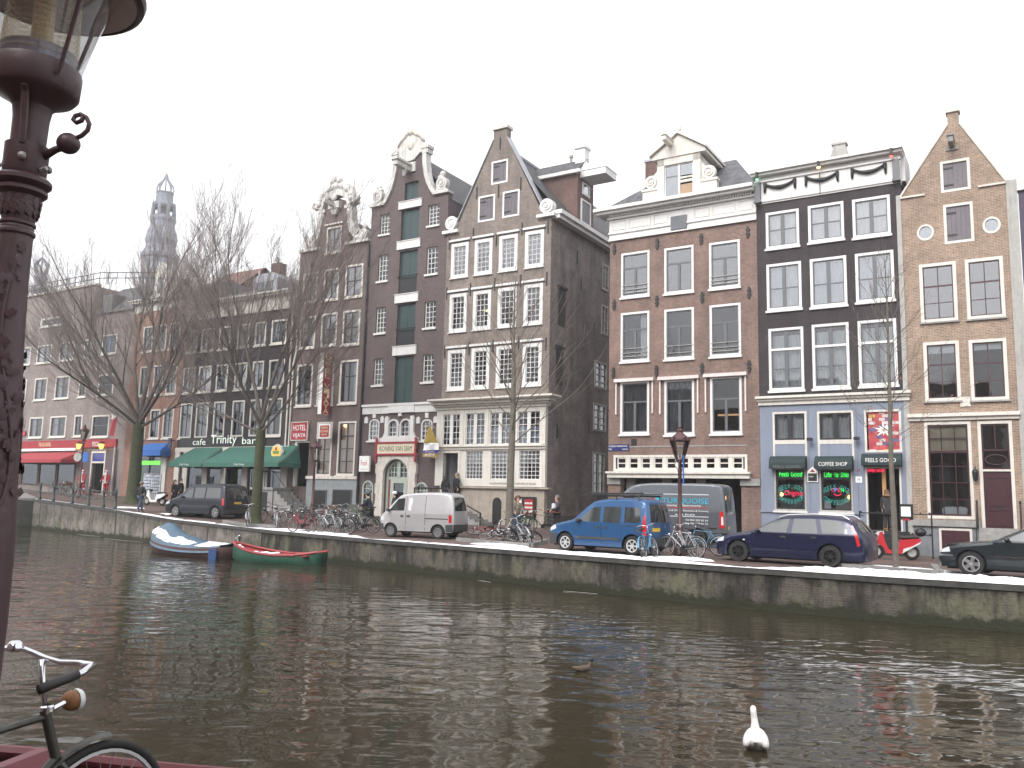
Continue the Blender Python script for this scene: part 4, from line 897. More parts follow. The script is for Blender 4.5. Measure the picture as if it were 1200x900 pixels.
# shopfront
zt=P_(580,467)[1];zl=P_(580,570)[1];zm1=P_(580,522.7)[1];zm0=P_(580,526.8)[1];xs0=P_(513.5,520)[0];yF=-.22
b=MB();hl=[]
uw_=[(521.6,541),(548.3,570),(576.7,600),(609,634.7)];lw_=[(548.3,567.8),(577.5,600.7),(610.6,634.7)]
z1u=P_(580,484)[1];z0u=P_(580,521)[1];z1l=P_(580,528.7)[1];z0l=P_(590,561.8)[1];dz0=P_(530,593)[1]
UX=[(P_(a,503)[0],P_(c,503)[0])for a,c in uw_];LX=[(P_(a,545)[0],P_(c,545)[0])for a,c in lw_];DX=(P_(521.6,560)[0],P_(539,560)[0])
hl=[[(a,z0u),(c,z0u),(c,z1u),(a,z1u)]for a,c in UX]+[[(a,z0l),(c,z0l),(c,z1l),(a,z1l)]for a,c in LX]
outer=[(xs0,zl),(DX[0],zl),(DX[0],z1l),(DX[1],z1l),(DX[1],zl),(xr,zl),(xr,zt-.55),(xs0,zt-.55)]
b.prism(outer,yF,0,hl);sf=b.build('shopfront',CREAM,H.root)
def lights(a,c,z0,z1,cols_,rows,mid,name,cur=None):
    H.holes.append([(a-.02,z0-.02),(c+.02,z0-.02),(c+.02,z1+.02),(a-.02,z1+.02)])
    b=MB();y=yF+.06;b.bars(a+.002,c-.002,z0+.002,z1-.002,.04,y,y+.05)
    if mid:m_=(a+c)/2;b.box(m_-.11,m_+.11,y-.03,y+.05,z0+.04,z1-.04);secs=[(a+.04,m_-.11),(m_+.11,c-.04)]
    else:secs=[(a+.04,c-.04)]
    for s0,s1 in secs:
        for i in range(1,cols_):x=lerp(s0,s1,i/cols_);b.box(x-.014,x+.014,y+.004,y+.045,z0+.04,z1-.04)
        for j in range(1,rows):
            z=lerp(z0,z1,j/rows)
            for i in range(cols_):b.box(lerp(s0,s1,i/cols_)+.014,lerp(s0,s1,(i+1)/cols_)-.014,y+.006,y+.043,z-.014,z+.014)
    f=b.build(name,WHITE,H.root);MB().quad((a,y+.03,z0),(c,y+.03,z0),(c,y+.03,z1),(a,y+.03,z1)).build('pane',GLASS,f)
    v_=[(a-.1,.05,z0-.1),(c+.1,.05,z0-.1),(c+.1,.05,z1+.1),(a-.1,.05,z1+.1),(a-.1,1.6,z0-.1),(c+.1,1.6,z0-.1),(c+.1,1.6,z1+.1),(a-.1,1.6,z1+.1)]
    MB().add(v_,[(4,5,6,7),(0,4,7,3),(5,1,2,6),(0,1,5,4),(3,7,6,2)]).build('room',ROOM,f)
    if cur:
        vs=[];n=30
        for i in range(n+1):vs+=[(lerp(a,c,i/n),.03*math.sin(i*1.3),lerp(z0,z1,cur[0])),(lerp(a,c,i/n),.03*math.sin(i*1.3),lerp(z0,z1,cur[1]))]
        MB().add(vs,[(2*i,2*i+2,2*i+3,2*i+1)for i in range(n)]).build('curtain',CURTAIN_B if mid else CURTAIN,f)
for i,(a,c)in enumerate(UX):lights(a,c,z0u,z1u,2,5,True,'casement',(0,.55)if i else None)
for a,c in LX:lights(a,c,z0l,z1l,5,7,False,'shop_light',(.55,1))
b=MB();b.box(xs0-.03,xr+.06,yF-.1,yF,zm0,zm1-.05);b.box(xs0-.05,xr+.12,yF-.2,yF,zm1-.05,zm1);b.build('string_course',CREAM,sf)
b=MB()
for i,(o,h0,h1)in enumerate(((.10,.55,.40),(.26,.40,.30),(.44,.30,.16),(.62,.16,.10),(.74,.10,0))):b.box(xs0-(.06+.03*i),xr+o,yF-o,.1,zt-h0,zt-h1)
b.build('shop_cornice',CREAM,sf)
for px in(544.5,573.3,604.5,640):x=P_(px,503)[0];MB().box(x-.10,x+.10,yF-.04,yF,z0u-.02,zt-.6).build('pilaster',CREAM,sf)
text('shopfront_lettering',"MUSEUM AMSTELKRING ONS' LIEVE HEER OP SOLDER",IRON,H.root,*(lambda q:(q[0],yF-.01,q[1]))(P_(603,567)),width=2.9,height=.12)
# doorway in the shopfront
dm=MB();dm.bars(DX[0]-.14,DX[1]+.14,dz0,z1l+.05,.14,yF-.04,yF+.1,.001);dw=dm.build('doorway',CREAM,H.root)
H.holes.append([(DX[0],dz0),(DX[1],dz0),(DX[1],z1l),(DX[0],z1l)])
v_=[(DX[0],.0,dz0),(DX[1],.0,dz0),(DX[1],.0,z1l),(DX[0],.0,z1l),(DX[0],1.4,dz0),(DX[1],1.4,dz0),(DX[1],1.4,z1l),(DX[0],1.4,z1l)]
MB().add(v_,[(4,5,6,7),(0,4,7,3),(5,1,2,6),(0,1,5,4),(3,7,6,2)]).build('porch',mat('grey_porch_paint',(.42,.43,.46),.7),dw)
# stone base, ledge, cellar opening, steps
H.box('plinth',SANDSTONE,DX[1]+.2,xr+.03,-.3,-.001,0,zl-.12);b=MB();b.box(DX[1]+.15,xr+.35,-.46,.0,zl-.12,zl-.02);b.build('plinth_ledge',SANDSTONE,H.root)
x0,x1,z0,z1=H.r(580.5,591,583,612);pts=[(x0,0.1),(x1,.1)]+[((x0+x1)/2+(x1-x0)/2*math.cos(t*math.pi/8),z1-.3+.3*math.sin(t*math.pi/8))for t in range(9)]
MB().prism(pts,-.31,-.302).build('cellar_door',BLACK,H.root)
b=MB();n=7
for i in range(n):b.box(DX[1]+.1+.34*(n-1-i),DX[1]+.1+.34*(n-i),-1.6,-.32,.1,lerp(.35,dz0,(i+1)/n))
b.box(DX[0]-.9,DX[1]+.1,-1.6,-.1,.1,dz0);b.build('stoop',GREYSTONE,H.root)
b=MB();xs_=DX[0]-.9;xe=DX[1]+.3;yy=-1.6
for x in(xs_,(xs_+xe)/2,xe):b.tube([(x,yy,dz0),(x,yy,dz0+.95)],.04,6)
b.tube([(xs_,yy,dz0+.95),(xe,yy,dz0+.95),(xe+.9,yy,dz0+.25),(xe+2.2,yy,.95)],.05,6);b.tube([(xs_,yy,dz0+.5),(xe,yy,dz0+.5)],.02,5)
for x,zz in((xe+2.2,.2),):b.tube([(x,yy,zz),(x,yy,.95)],.05,6)
b.build('stoop_railing',IRON,H.root)
# notice board by the corner
s=sign_root(H,'notice_board','black framed notice board with a red poster on the stone base',*(lambda q:(q[0],-.36,q[1]))(P_(620.5,594)))
MB().bars(-.6,.6,-.52,.52,.1,-.05,.04).build('frame',BLACK,s);MB().box(-.5,-.28,-.02,.02,-.42,.42).build('sheet',LETTER,s);MB().box(-.27,.5,-.01,.03,-.42,.42).build('backing',BLACK,s)
pm=MB();pm.box(-.1,.44,-.03,-.011,-.38,.40);po=pm.build('poster',REDSIGN,s);b=MB()
for k in range(3):b.box(-.06,.40,-.04,-.031,-.3+.22*k,-.2+.22*k)
b.build('picture',PALE,s)
# iron anchors
a=MB()
for px,py in((527,285),(555,273),(582,280),(612,267),(642.5,265),(559,225),(584.5,223),(610.5,214),(586.5,167),(524,343),(551.5,338),(580,332),(610.5,328),(641,325),(521.5,411),(550,407),(578,404),(608,400),(640,402)):
    x,z=P_(px,py);MB().box(x-.03,x+.03,-.05,-.002,z-.42,z+.30).build('wall_anchor',IRON,H.root)
H.wall(poly,BR_MUS)
# gable trim, volutes, cap
b=MB();b.box(nx0-.06,nx1+.06,-.1,.55,apex[1]-.12,apex[1]+.06);b.build('gable_cap',PALE,H.root)
b=MB()
for(ax,az_),(cx,cz)in(((.35,z_sh),(nx0-.02,zn)),((xr-.3,z_sh+.1),(nx1+.02,zn))):
    q0=Vector((ax,-.06,az_));q1=Vector((cx,-.06,cz));up=Vector((0,0,.12));bk=Vector((0,.56,0));b.hexa([q0,q1,q1+bk,q0+bk,q0+up,q1+up,q1+bk+up,q0+bk+up])
b.build('gable_coping',LEAD,H.root)
for xx,sg in((.32,1),(xr-.30,-1)):
    b=MB();scroll(b,xx,z_sh+.66,.44,-.16,.3,turn=sg);b.prism([(xx-.55,z_sh+.02),(xx+.55,z_sh+.02),(xx+.55,z_sh+.2),(xx-.55,z_sh+.2)],-.22,.35);b.build('volute',WHITE,H.root)
# side wall on the alley
D=16.0;b=MB();ze=17.0
holes_s=[]
def side_p(px,py):
    d=ray(px,py);t=(ORG-CAMP).dot(EX)/d.dot(EX);P=CAMP+d*t;return(P-ORG).dot(EY),P.z-H.zb
sw=[(705.5,713,310,341),(704.5,712.5,358,392.6),(696.5,711,424,456),(695,710,473,506),(694,708,530,579)]
rects=[]
for(a,c,t,bt)in sw:
    y0,y1=side_p(a,(t+bt)/2)[0],side_p(c,(t+bt)/2)[0];z1=side_p((a+c)/2,t)[1];z0=side_p((a+c)/2,bt)[1];rects.append((y0,y1,z0,z1))
b.prism([(.4,0),(D,0),(D,ze),(.4,ze)],0,.35,[[(y0+.03,z0+.03),(y1-.03,z0+.03),(y1-.03,z1-.03),(y0+.03,z1-.03)]for y0,y1,z0,z1 in rects])
SM=Matrix.Translation((xr,0,0))@Matrix.Rotation(math.pi/2,4,'Z')
def side_build(b,name,m,parent=None):
    b.v=[tuple(SM@Vector(v))for v in b.v];return b.build(name,m,parent or H.root)
side_build(b,'alley_wall',BR_SIDE)
for k,(y0,y1,z0,z1)in enumerate(rects):
    b=MB();b.bars(y0,y1,z0,z1,.12,-.04,.1);b.box((y0+y1)/2-.05,(y0+y1)/2+.05,-.03,.1,z0+.12,z1-.12)
    for j in range(1,4):
        z=lerp(z0,z1,j/4)
        for s0,s1 in((y0+.12,(y0+y1)/2-.05),((y0+y1)/2+.05,y1-.12)):b.box(s0,s1,.0,.06,z-.025,z+.025)
    f=side_build(b,'alley_window',PLASTER);MB_=MB().box(y0+.1,y1-.1,.05,.06,z0+.1,z1-.1);side_build(MB_,'pane',GLASS,f);side_build(MB().box(y0,y1,.5,.6,z0,z1),'room',ROOM,f)
b=MB()
for(a,c,t,bt)in((653.5,662,338,382),(652,660,409,452)):
    y0,y1=side_p(a,380)[0],side_p(c,380)[0];z1=side_p(657,t)[1];z0=side_p(657,bt)[1];b.box(y0,y1,-.02,.0,z0,z1);b.box(y0-.1,y1+.15,-.08,0,z1,z1+.15)
side_build(b,'blind_niche',mat('black_niche_brick',(.045,.038,.036),.9))  # flat panels, darker than the wall around them
b=MB();b.box(.1,D,-.45,.1,ze,ze+.22);b.box(.05,D,-.6,.1,ze+.22,ze+.45);side_build(b,'side_gutter',WHITE)
b=MB();b.box(.0,D,-.05,-.001,0,.9);side_build(b,'side_plinth',mat('soot_stone',(.10,.09,.085),.85,dirt=.3))
for y,z in((1.2,13.2),(3.6,14.1),(5.4,11.8),(2.6,9.3),(4.9,6.0),(1.0,5.4),(3.1,15.6)):side_build(MB().box(y-.03,y+.03,-.05,0,z-.4,z+.4),'side_anchor',IRON)
b=MB();b.quad((0,D,0),(0,.4,0),(0,.4,ze),(0,D,ze));b.quad((xr,D,0),(0,D,0),(0,D,ze),(xr,D,ze));b.quad((0,.4,ze-.5),(xr,.4,ze-.5),(xr,D,ze-.5),(0,D,ze-.5));b.build('rear_walls',BR_SIDE,H.root)
cx=(nx0+nx1)/2;zr=zn-.3
slope('roof',[(0,D,ze+.3),(0,.4,ze+.3),(cx,.4,zr),(cx,D,zr)],PANTILE,H.root);slope('roof',[(xr+.3,.4,ze+.42),(xr+.3,D,ze+.42),(cx,D,zr),(cx,.4,zr)],PANTILE,H.root)
MB().tube([(cx,.4,zr+.05),(cx,D,zr+.05)],.14,8).build('ridge_tiles',LEAD,H.root)
# hoist dormer over the alley
y0,y1=side_p(672,240)[0]*0+2.9,5.0
zt=20.3
b=MB();b.prism([(y0,ze+.4),(y1,ze+.4),(y1,zt+.5),(y0,zt+.5)],-.05,3.2);dr=side_build(b,'hoist_dormer',BR_RED)
ym=(y0+y1)/2
for za,zb2,wdt,m in((ze+.75,ze+2.2,.62,LILAC),(ze+2.5,ze+3.25,.45,GLASS_SKY)):
    f=MB();f.bars(ym-wdt,ym+wdt,za,zb2,.1,-.12,-.052);fo=side_build(f,'dormer_shutter',WHITE,dr);side_build(MB().box(ym-wdt+.1,ym+wdt-.1,-.08,-.055,za+.1,zb2-.1),'dormer_leaf',m,dr)
sq=lambda q:tuple(SM@Vector(q))
slope('dormer_roof',[sq((y0-.15,-.15,zt+.4)),sq((y0-.15,4.2,zt+.4)),sq((ym,4.2,zt+1.5)),sq((ym,-.15,zt+1.5))][::-1],PANTILE,dr)
slope('dormer_roof',[sq((y1+.15,-.15,zt+.4)),sq((y1+.15,4.2,zt+.4)),sq((ym,4.2,zt+1.5)),sq((ym,-.15,zt+1.5))],PANTILE,dr)
b=MB();b.prism([(y0,zt+.4),(y1,zt+.4),(ym,zt+1.45)],-.04,.2);side_build(b,'dormer_gable',BR_RED,dr)
b=MB();b.box(y0-.25,y0,-.3,3.2,zt+.25,zt+.45);b.box(ym-.32,ym+.32,-.12,.5,zt+1.0,zt+2.1);b.box(ym-.4,ym+.4,-.2,.55,zt+2.1,zt+2.25);b.box(ym-.75,ym+.75,-1.7,-.05,zt+.1,zt+.5);side_build(b,'hoist_hood',WHITE,dr)
b=MB();b.hexa([(ym-.8,-1.75,zt+.5),(ym+.8,-1.75,zt+.5),(ym+.8,-.05,zt+.5),(ym-.8,-.05,zt+.5),(ym-.4,-1.1,zt+.85),(ym+.4,-1.1,zt+.85),(ym+.4,-.05,zt+1.1),(ym-.4,-.05,zt+1.1)]);side_build(b,'hood_snow',SNOW,dr)
q=7.3;b=MB();b.box(cx+.3,cx+1.3,q,q+.8,zr-1.5,zr+.65);ch=b.build('chimney',BR_RED,H.root);b=MB()
for dx in(.25,.75):b.lathe([(.1,zr+.65),(.09,zr+1.9),(.15,zr+1.95),(.15,zr+2.1)],(cx+.3+dx,q+.4,0),8)
b.build('chimney_pot',PLASTER,ch)

# ================================================= mauve warehouse with green loading doors and a white neck gable
H5=House('warehouse','mauve brick warehouse with a column of dark green loading doors and an arched white portal',fp(427,430)[0],back=13.0,zb=0.1);H=H5
xr=H4.u0-H.u0-.01;P_=H.p
zsl=P_(441,243)[1];zsr=P_(521,226.5)[1];zs=(zsl+zsr)/2
curveL=[P_(*q)for q in((448,237),(452,232.5),(457,226),(461,217),(463.5,206),(464.5,196),(465,183))]
xc=(P_(478.5,230)[0]+P_(481,230)[0])/2;xc=xr/2
cl=[(.95,zs+.05),(1.22,zs+.42),(1.48,zs+.9),(1.68,zs+1.5),(1.80,zs+2.15),(1.84,zs+3.0)];hw=xr/2
cr=[(xr-a,z)for a,z in cl]
topz=zs+3.0
poly=[(0,0),(xr,0),(xr,zs),(xr-.95,zs)]+cr+cl[::-1]+[(.95,zs),(0,zs)]
MW=mat('gable_white_stone',(.54,.525,.50),.7,var=.14,dirt=.6,bump=.25,bscale=14)
# loading doors, lintels
xg0,xg1=P_(464.5,380)[0],P_(486.8,380)[0];dpx=[(214,236.5),(245.5,281.5),(293.5,343.8),(355.5,404.5),(417,473)]
for i,(t,bt)in enumerate(dpx):
    z1,z0=P_(475,t)[1],P_(475,bt)[1];k=.18 if i==0 else 0
    f=H.hatch(xg0+k,xg1-k,z0,z1,0,None,GREENWOOD,2,hinges=False,name='loading_door',recess=.16,hole=True)
    if i in(2,3):b=MB();zz=lerp(z0,z1,.40);b.tube([(xg0-.05,-.05,zz),(xg1+.05,-.05,zz)],.03,5);b.box(xg0+.05,xg1-.05,.06,.12,z0+.02,zz-.05);b.build('door_rail',IRON,f)
for t,bt in((237,245),(283,292),(345,354.6),(406,416)):
    z1,z0=P_(475,t)[1],P_(475,bt)[1];b=MB();b.box(xg0-.16,xg1+.16,-.09,.12,z0,z1);b.box(xg0-.18,xg1+.18,-.13,.0,z1,z1+.04);b.build('loading_lintel',WHITE,H.root)
lx=(P_(440,375)[0],P_(452.3,375)[0]);rx=(P_(497,367)[0],P_(511,367)[0])
for(l0,l1),(r0,r1)in zip(((250.5,275),(298,329),(359,390.5),(419,451)),((238.8,264),(288,321),(351.6,383),(414,447))):
    zt1,zb1=(P_(452,l0)[1]+P_(508,r0)[1])/2,(P_(450,l1)[1]+P_(506,r1)[1])/2
    for a,c in(lx,rx):H.window(a,c,zb1,zt1,fw=.05,frame=WHITE,sash=WHITE,sw=.035,v=(1/3,2/3),h=[k/5 for k in range(1,5)],vw=.032,hw=.032,recess=.14,proud=-.1,sill=.12,glass=GLASS)
# white band
z1,z0=P_(470,473)[1],P_(470,484)[1];b=MB();b.box(-.02,xr-.02,-.08,0,z0,z1-.12);b.box(-.04,xr-.02,-.16,0,z1-.12,z1+.02);b.box(xg0-.25,xg1+.25,-.14,0,z0+.02,z1-.125);b.build('white_band',WHITE,H.root);zband=z0
def arch_pts(cx,hw_,z0,zspring,rise,n=12):return[(cx-hw_,z0),(cx+hw_,z0)]+[(cx+hw_*math.cos(t*math.pi/n),zspring+rise*math.sin(t*math.pi/n))for t in range(n+1)]
def arch_win(cx,hw_,z0,zs_,rise,y=-.02,cols_=2,rows=3,name='arched_window',m=None,sill=True):
    m=m or WHITE;outer=arch_pts(cx,hw_,z0,zs_,rise);inner=arch_pts(cx,hw_-.09,z0+.09,zs_,rise-.09)
    H.holes.append(arch_pts(cx,hw_-.03,z0+.03,zs_,rise-.03));f=MB().prism(outer,y,.12,[inner]).build(name,m,H.root);b=MB()
    for i in range(1,cols_):x=lerp(cx-hw_,cx+hw_,i/cols_);b.box(x-.02,x+.02,.04,.08,z0+.09,zs_+rise*math.sqrt(max(0,1-((x-cx)/hw_)**2))-.07)
    for j in range(1,rows):z=lerp(z0,zs_+rise*.6,j/rows);b.box(cx-hw_+.08,cx+hw_-.08,.045,.075,z-.02,z+.02)
    b.build('glazing_bar',m,f);MB().prism(arch_pts(cx,hw_-.05,z0+.05,zs_,rise-.05),.06,.065).build('pane',GLASS_DARK,f);MB().box(cx-hw_,cx+hw_,.6,.7,z0,zs_+rise).build('room',ROOM,f)
    if sill:MB().box(cx-hw_-.1,cx+hw_+.1,-.12,.02,z0-.1,z0-.002).build('sill',m,f)
    return f
for px in(438.6,500.2):
    cx,_=P_(px,503);z1,z0=P_(px,491)[1],P_(px,516.5)[1];arch_win(cx,.40,z0,z1-.3,.3,cols_=3,rows=4)
    b=MB();b.box(cx-.12,cx+.12,-.07,-.002,z1+.06,z1+.36);
    for sg in(-1,1):b.prism([(cx+sg*.62-.13,z1-.25),(cx+sg*.62+.13,z1-.25),(cx+sg*.62+.13,z1+.05),(cx+sg*.62,z1+.16),(cx+sg*.62-.13,z1+.05)],-.07,-.002)
    b.build('voussoir',WHITE,H.root)
cx0=(P_(445,505)[0]+P_(489.5,505)[0])/2+.12;z1,z0=P_(468,491)[1],P_(468,512.5)[1]
for sg in(-1,1):arch_win(cx0+sg*.46,.42,z0,z1-.42,.42,y=-.12,cols_=3,rows=3,sill=False)
zb1,zb0=P_(468,487.5)[1],P_(468,518)[1];Wd=.98
pts=[(cx0-1.45,zb0),(cx0+1.45,zb0),(cx0+1.45,zb0+.22),(cx0+1.2,zb0+.3),(cx0+1.08,zb0+.6),(cx0+1.08,zb1-.15),(cx0+1.0,zb1),(cx0+.82,zb1-.05),(cx0+.80,z0),(cx0-.80,z0),(cx0-.82,zb1-.05),(cx0-1.0,zb1),(cx0-1.08,zb1-.15),(cx0-1.08,zb0+.6),(cx0-1.2,zb0+.3),(cx0-1.45,zb0+.22)]
MB().prism(pts,-.14,-.002).build('window_surround',WHITE,H.root);MB().box(cx0-.12,cx0+.12,-.1,-.002,zb1-.02,zband+.0).build('keystone',WHITE,H.root)
# arched portal with its lattice fanlight door
pc=(P_(442,560)[0]+P_(489.5,560)[0])/2;ph=(P_(489.5,560)[0]-P_(442,560)[0])/2;zt=P_(466,531.5)[1];za=P_(467,538)[1];ah=(P_(482.4,570)[0]-P_(453,570)[0])/2;rise=ah*1.02;zsp=za-rise;zfl=P_(466,612)[1]
outer=[(pc-ph,.0),(pc+ph,.0)]
for k in range(7):zz=lerp(.0,zt,(k+.5)/7);s_=.07 if k%2 else 0;outer+=[(pc+ph+s_-.07,lerp(0,zt,k/7)+.001),(pc+ph+s_-.07,lerp(0,zt,(k+1)/7))]
outer+=[(2*pc-a,c)for a,c in outer[2:]][::-1]
hole=arch_pts(pc,ah,.02,zsp,rise,16)
H.holes.append(hole);MB().prism(outer,-.2,-.001,[hole]).build('portal_surround',PALE,H.root)
SAGE=mat('sage_green_paint',(.42,.47,.41),.5,var=.05)
b=MB();zdt=P_(466,560)[1];b.prism(arch_pts(pc,ah,zfl,zsp,rise,16),.16,.24,[arch_pts(pc,ah-.16,zdt+.06,max(zsp,zdt+.1),rise-.16,16),[(pc-ah+.16,zfl+.1),(pc-.62,zfl+.1),(pc-.62,zdt-.1),(pc-ah+.16,zdt-.1)],[(pc+.62,zfl+.1),(pc+ah-.16,zfl+.1),(pc+ah-.16,zdt-.1),(pc+.62,zdt-.1)],[(pc-.38,zfl+.15),(pc+.38,zfl+.15),(pc+.38,zdt-.3),(pc-.38,zdt-.3)]])
dr=b.build('portal_door',SAGE,H.root);b=MB();b.box(pc-.12,pc+.12,.12,.24,zdt+.06,za-.1)
for sg in(-1,1):
    for i in range(1,5):x=pc+sg*(.12+i*.24);zz=zsp+rise*math.sqrt(max(0,1-((x-pc)/ah)**2))-.12;b.box(x-.022,x+.022,.17,.22,zdt+.06,max(zz,zdt+.1))
for j in range(1,5):z=zdt+.06+j*.27;hw_=ah*math.sqrt(max(.0,1-((z-zsp)/rise)**2))-.12 if z>zsp else ah-.12;b.box(pc-hw_,pc+hw_,.175,.215,z-.02,z+.02)
b.build('fanlight_bar',SAGE,dr);MB().prism(arch_pts(pc,ah-.05,zfl+.05,zsp,rise-.05,16),.225,.23).build('pane',GLASS_DARK,dr)
b=MB();b.box(pc-ah+.18,pc-.64,.20,.21,zfl+.8,zdt-.12);b.box(pc+.64,pc+ah-.18,.20,.21,zfl+.8,zdt-.12);b.build('red_panel',REDAWN,dr);MB().box(pc-ah,pc+ah,.8,.9,0,za).build('hall',ROOM,dr)
s=sign_root(H,'house_sign','cream name board in a red timber frame over the arched portal',pc+.02,-.24,P_(466,526)[1])
hw_=ph*.93;zz=.29
b=MB();b.box(-hw_-.22,hw_+.22,-.07,.03,zz,zz+.11);b.box(-hw_-.22,hw_+.22,-.07,.03,-zz-.11,-zz)
for x in(-hw_-.12,hw_):b.box(x,x+.12,-.09,.02,-zz-.5,zz+.35)
b.build('frame',REDAWN,s);MB().box(-hw_,hw_,-.03,.02,-zz,zz).build('board',mat('cream_board',(.66,.6,.45),.6),s);text('lettering','KONING VAN SIAM',BLACK,s,0,-.035,0,width=hw_*1.72,height=.32)
for px,py in((431.5,563),(494.5,565)):
    cx,z1=P_(px,py);arch_win(cx,.42,z1-1.75,z1-.42,.42,y=-.02,cols_=3,rows=5,name='side_door',m=SAGE,sill=False)
s=sign_root(H,'box_sign','white hanging box sign with a thin red sketch beside the portal',*(lambda q:(q[0],-.5,q[1]))(P_(427.5,543.5,-.5)))
MB().box(-.38,.38,-.07,.07,-.46,.46).build('case',LETTER,s);MB().box(-.45,-.385,-.08,.6,-.46,.46).build('bracket',BLACK,s);text('lettering','Fock',mat('red_ink',(.5,.03,.03),.5),s,0,-.075,.05,width=.5,height=.3);MB().box(-.3,.3,-.074,-.071,-.33,-.31).build('line',GREYSASH,s)
H.wall(poly,BR_DRK);H.body(0,xr,zs-.3,BR_DRK,back=13)
cxr=xr/2;zrr=topz+.2
slope('roof',[(0,13,zs-.3),(0,.4,zs-.3),(cxr,.4,zrr),(cxr,13,zrr)],PANTILE,H.root);slope('roof',[(xr,.4,zs-.3),(xr,13,zs-.3),(cxr,13,zrr),(cxr,.4,zrr)],PANTILE,H.root)
b=MB();b.box(xr-.25,xr+.0,.4,13,zs-.45,zs-.2);b.build('gutter',LEAD,H.root)
# white gable dressing: two long volutes, crest with arms, shoulder ornaments
def band(pts,w,y0,y1,m,name,parent):
    b=MB();q=[Vector((x,0,z))for x,z in pts];L_=[]
    for i,p in enumerate(q):
        d=(q[min(i+1,len(q)-1)]-q[max(i-1,0)]).normalized();n=Vector((-d.z,0,d.x));ww=w[i]if isinstance(w,(list,tuple))else w;L_.append((p-n*ww/2,p+n*ww/2))
    vs=[]
    for a,c in L_:vs+=[(a.x,y0,a.z),(c.x,y0,c.z),(c.x,y1,c.z),(a.x,y1,a.z)]
    fs=[]
    for i in range(len(L_)-1):
        for k in range(4):k2=(k+1)%4;fs.append((4*i+k,4*i+k2,4*i+4+k2,4*i+4+k))
    fs+=[(0,1,2,3),tuple(4*(len(L_)-1)+k for k in(3,2,1,0))];o=clean(b.add(vs,fs).build(name,m,parent));return o
for side in(cl,cr):band([(x,z)for x,z in side],[.22,.24,.26,.28,.3,.3],-.14,.35,MW,'gable_volute',H.root)
for sg,xo in((1,.5),(-1,xr-.5)):
    b=MB();b.box(xo-.58,xo+.58,-.18,.4,zs,zs+.16);scroll(b,xo,zs+.66,.42,-.14,.25,turn=sg);b.prism([(xo-sg*-.1,zs+1.0),(xo+sg*.42,zs+.16),(xo-sg*.42,zs+.16)],-.1,.2);b.ball((xo,.05,zs+1.25),.2,1,.8,1);b.ball((xo+sg*.1,.05,zs+1.05),.24,1,.8,.7);b.build('shoulder_ornament',MW,H.root)
wq=xr-2*2.1;xm=xr/2;ez=topz
pts=[(1.8,ez-.05),(2.1,ez-.25),(xm-.1,ez-.5),(xm+.35,ez-.45),(xr-2.2,ez-.1),(xr-1.8,ez-.02),(xr-1.65,ez+.1),(xr-1.65,ez+.3),(xr-2.0,ez+.62),(xm+.5,ez+1.05),(xm+.3,ez+1.2),(xm-.3,ez+1.2),(xm-.55,ez+1.0),(2.1,ez+.65),(1.65,ez+.3),(1.65,ez+.1)]
b=MB();b.prism(pts,-.12,.4);b.build('crest',MW,H.root)
b=MB();b.ball((xm+.05,-.1,ez+.55),.28,1,.5,1.3);b.ball((xm,-.1,ez+1.4),.26,1.1,.7,1.0);b.ball((xm-.3,-.08,ez+1.28),.16);b.ball((xm+.32,-.08,ez+1.28),.18);b.ball((xm-.1,-.1,ez+1.62),.18,1,.7,.8);b.tube([(xm+.4,-.1,ez+1.2),(xm+.75,-.1,ez+1.0),(xr-1.9,-.1,ez+.56)],[.15,.13,.09],6);b.tube([(xm-.4,-.1,ez+1.2),(xm-.7,-.1,ez+.96),(2.0,-.1,ez+.56)],[.15,.13,.09],6);b.build('crest_carving',PALE,H.root,True)
for xx in(1.78,xr-1.78):b=MB();b.box(xx-.28,xx+.28,-.2,.4,ez+.08,ez+.28);b.box(xx-.22,xx+.22,-.16,.4,ez-.22,ez+.06);b.build('capital',MW,H.root)
b=MB();zz=ez-1.15;b.box(xm-.22,xm+.1,-1.4,0,zz,zz+.3);b.box(xm-.3,xm+.2,-1.5,-.02,zz+.3,zz+.42);b.box(xm-.5,xm+.45,-.1,-.002,zz-.05,zz+.55);b.prism([(xm-.1,zz-.45),(xm+.02,zz-.45),(xm+.12,zz),(xm-.2,zz)],-.6,-.45);b.build('hoist_beam',MW,H.root)

# ================================================= dark mauve hotel with a crested neck gable
H6=House('hotel','narrow dark mauve brick house with a baroque white neck gable and red signs',fp(344.5,430)[0],back=12.0,zb=.3);H=H6
xr=H5.u0-H.u0-.01;P_=H.p
zs=(P_(363,296)[1]+P_(420,284)[1])/2;ez=P_(392,246)[1];a_=xr*.315;cq=xr-a_
poly=[(0,0),(xr,0),(xr,zs),(cq+.15,zs),(cq,zs+1.2),(cq,ez+.35),(xr/2,ez+.8),(a_,ez+.35),(a_,zs+1.2),(a_-.15,zs),(0,zs)]
kw=dict(fw=.12,frame=CREAM,sash=DARKWOOD,sw=.06,v=((.5,.07),),h=((.5,.07),),sill=.1,sillm=PALE)
for c in((355,372,320,354),(379.6,397,315,351.5),(404.7,425.3,310,348)):H.window(*H.r(*c),glass=GLASS_SKY,curtain='full',**kw)
for c in((351.2,369.6,371,408),(376.5,395,367,405),(401.6,421.8,363.6,404)):H.window(*H.r(*c),glass=GLASS_SKY,curtain='full',**kw)
kw['h']=((.64,.07),)
for c,cu in(((347.5,366,427,476),'sides'),((372,391,424.5,474.5),'sides'),((398,419,422,473),'right')):H.window(*H.r(*c),curtain=cu,cm=CURTAIN_B,**kw)
H.window(*H.r(382.5,400,265.5,296),**{**kw,'h':((.5,.05),)},glass=GLASS_SKY,curtain='full',lintel=.1)
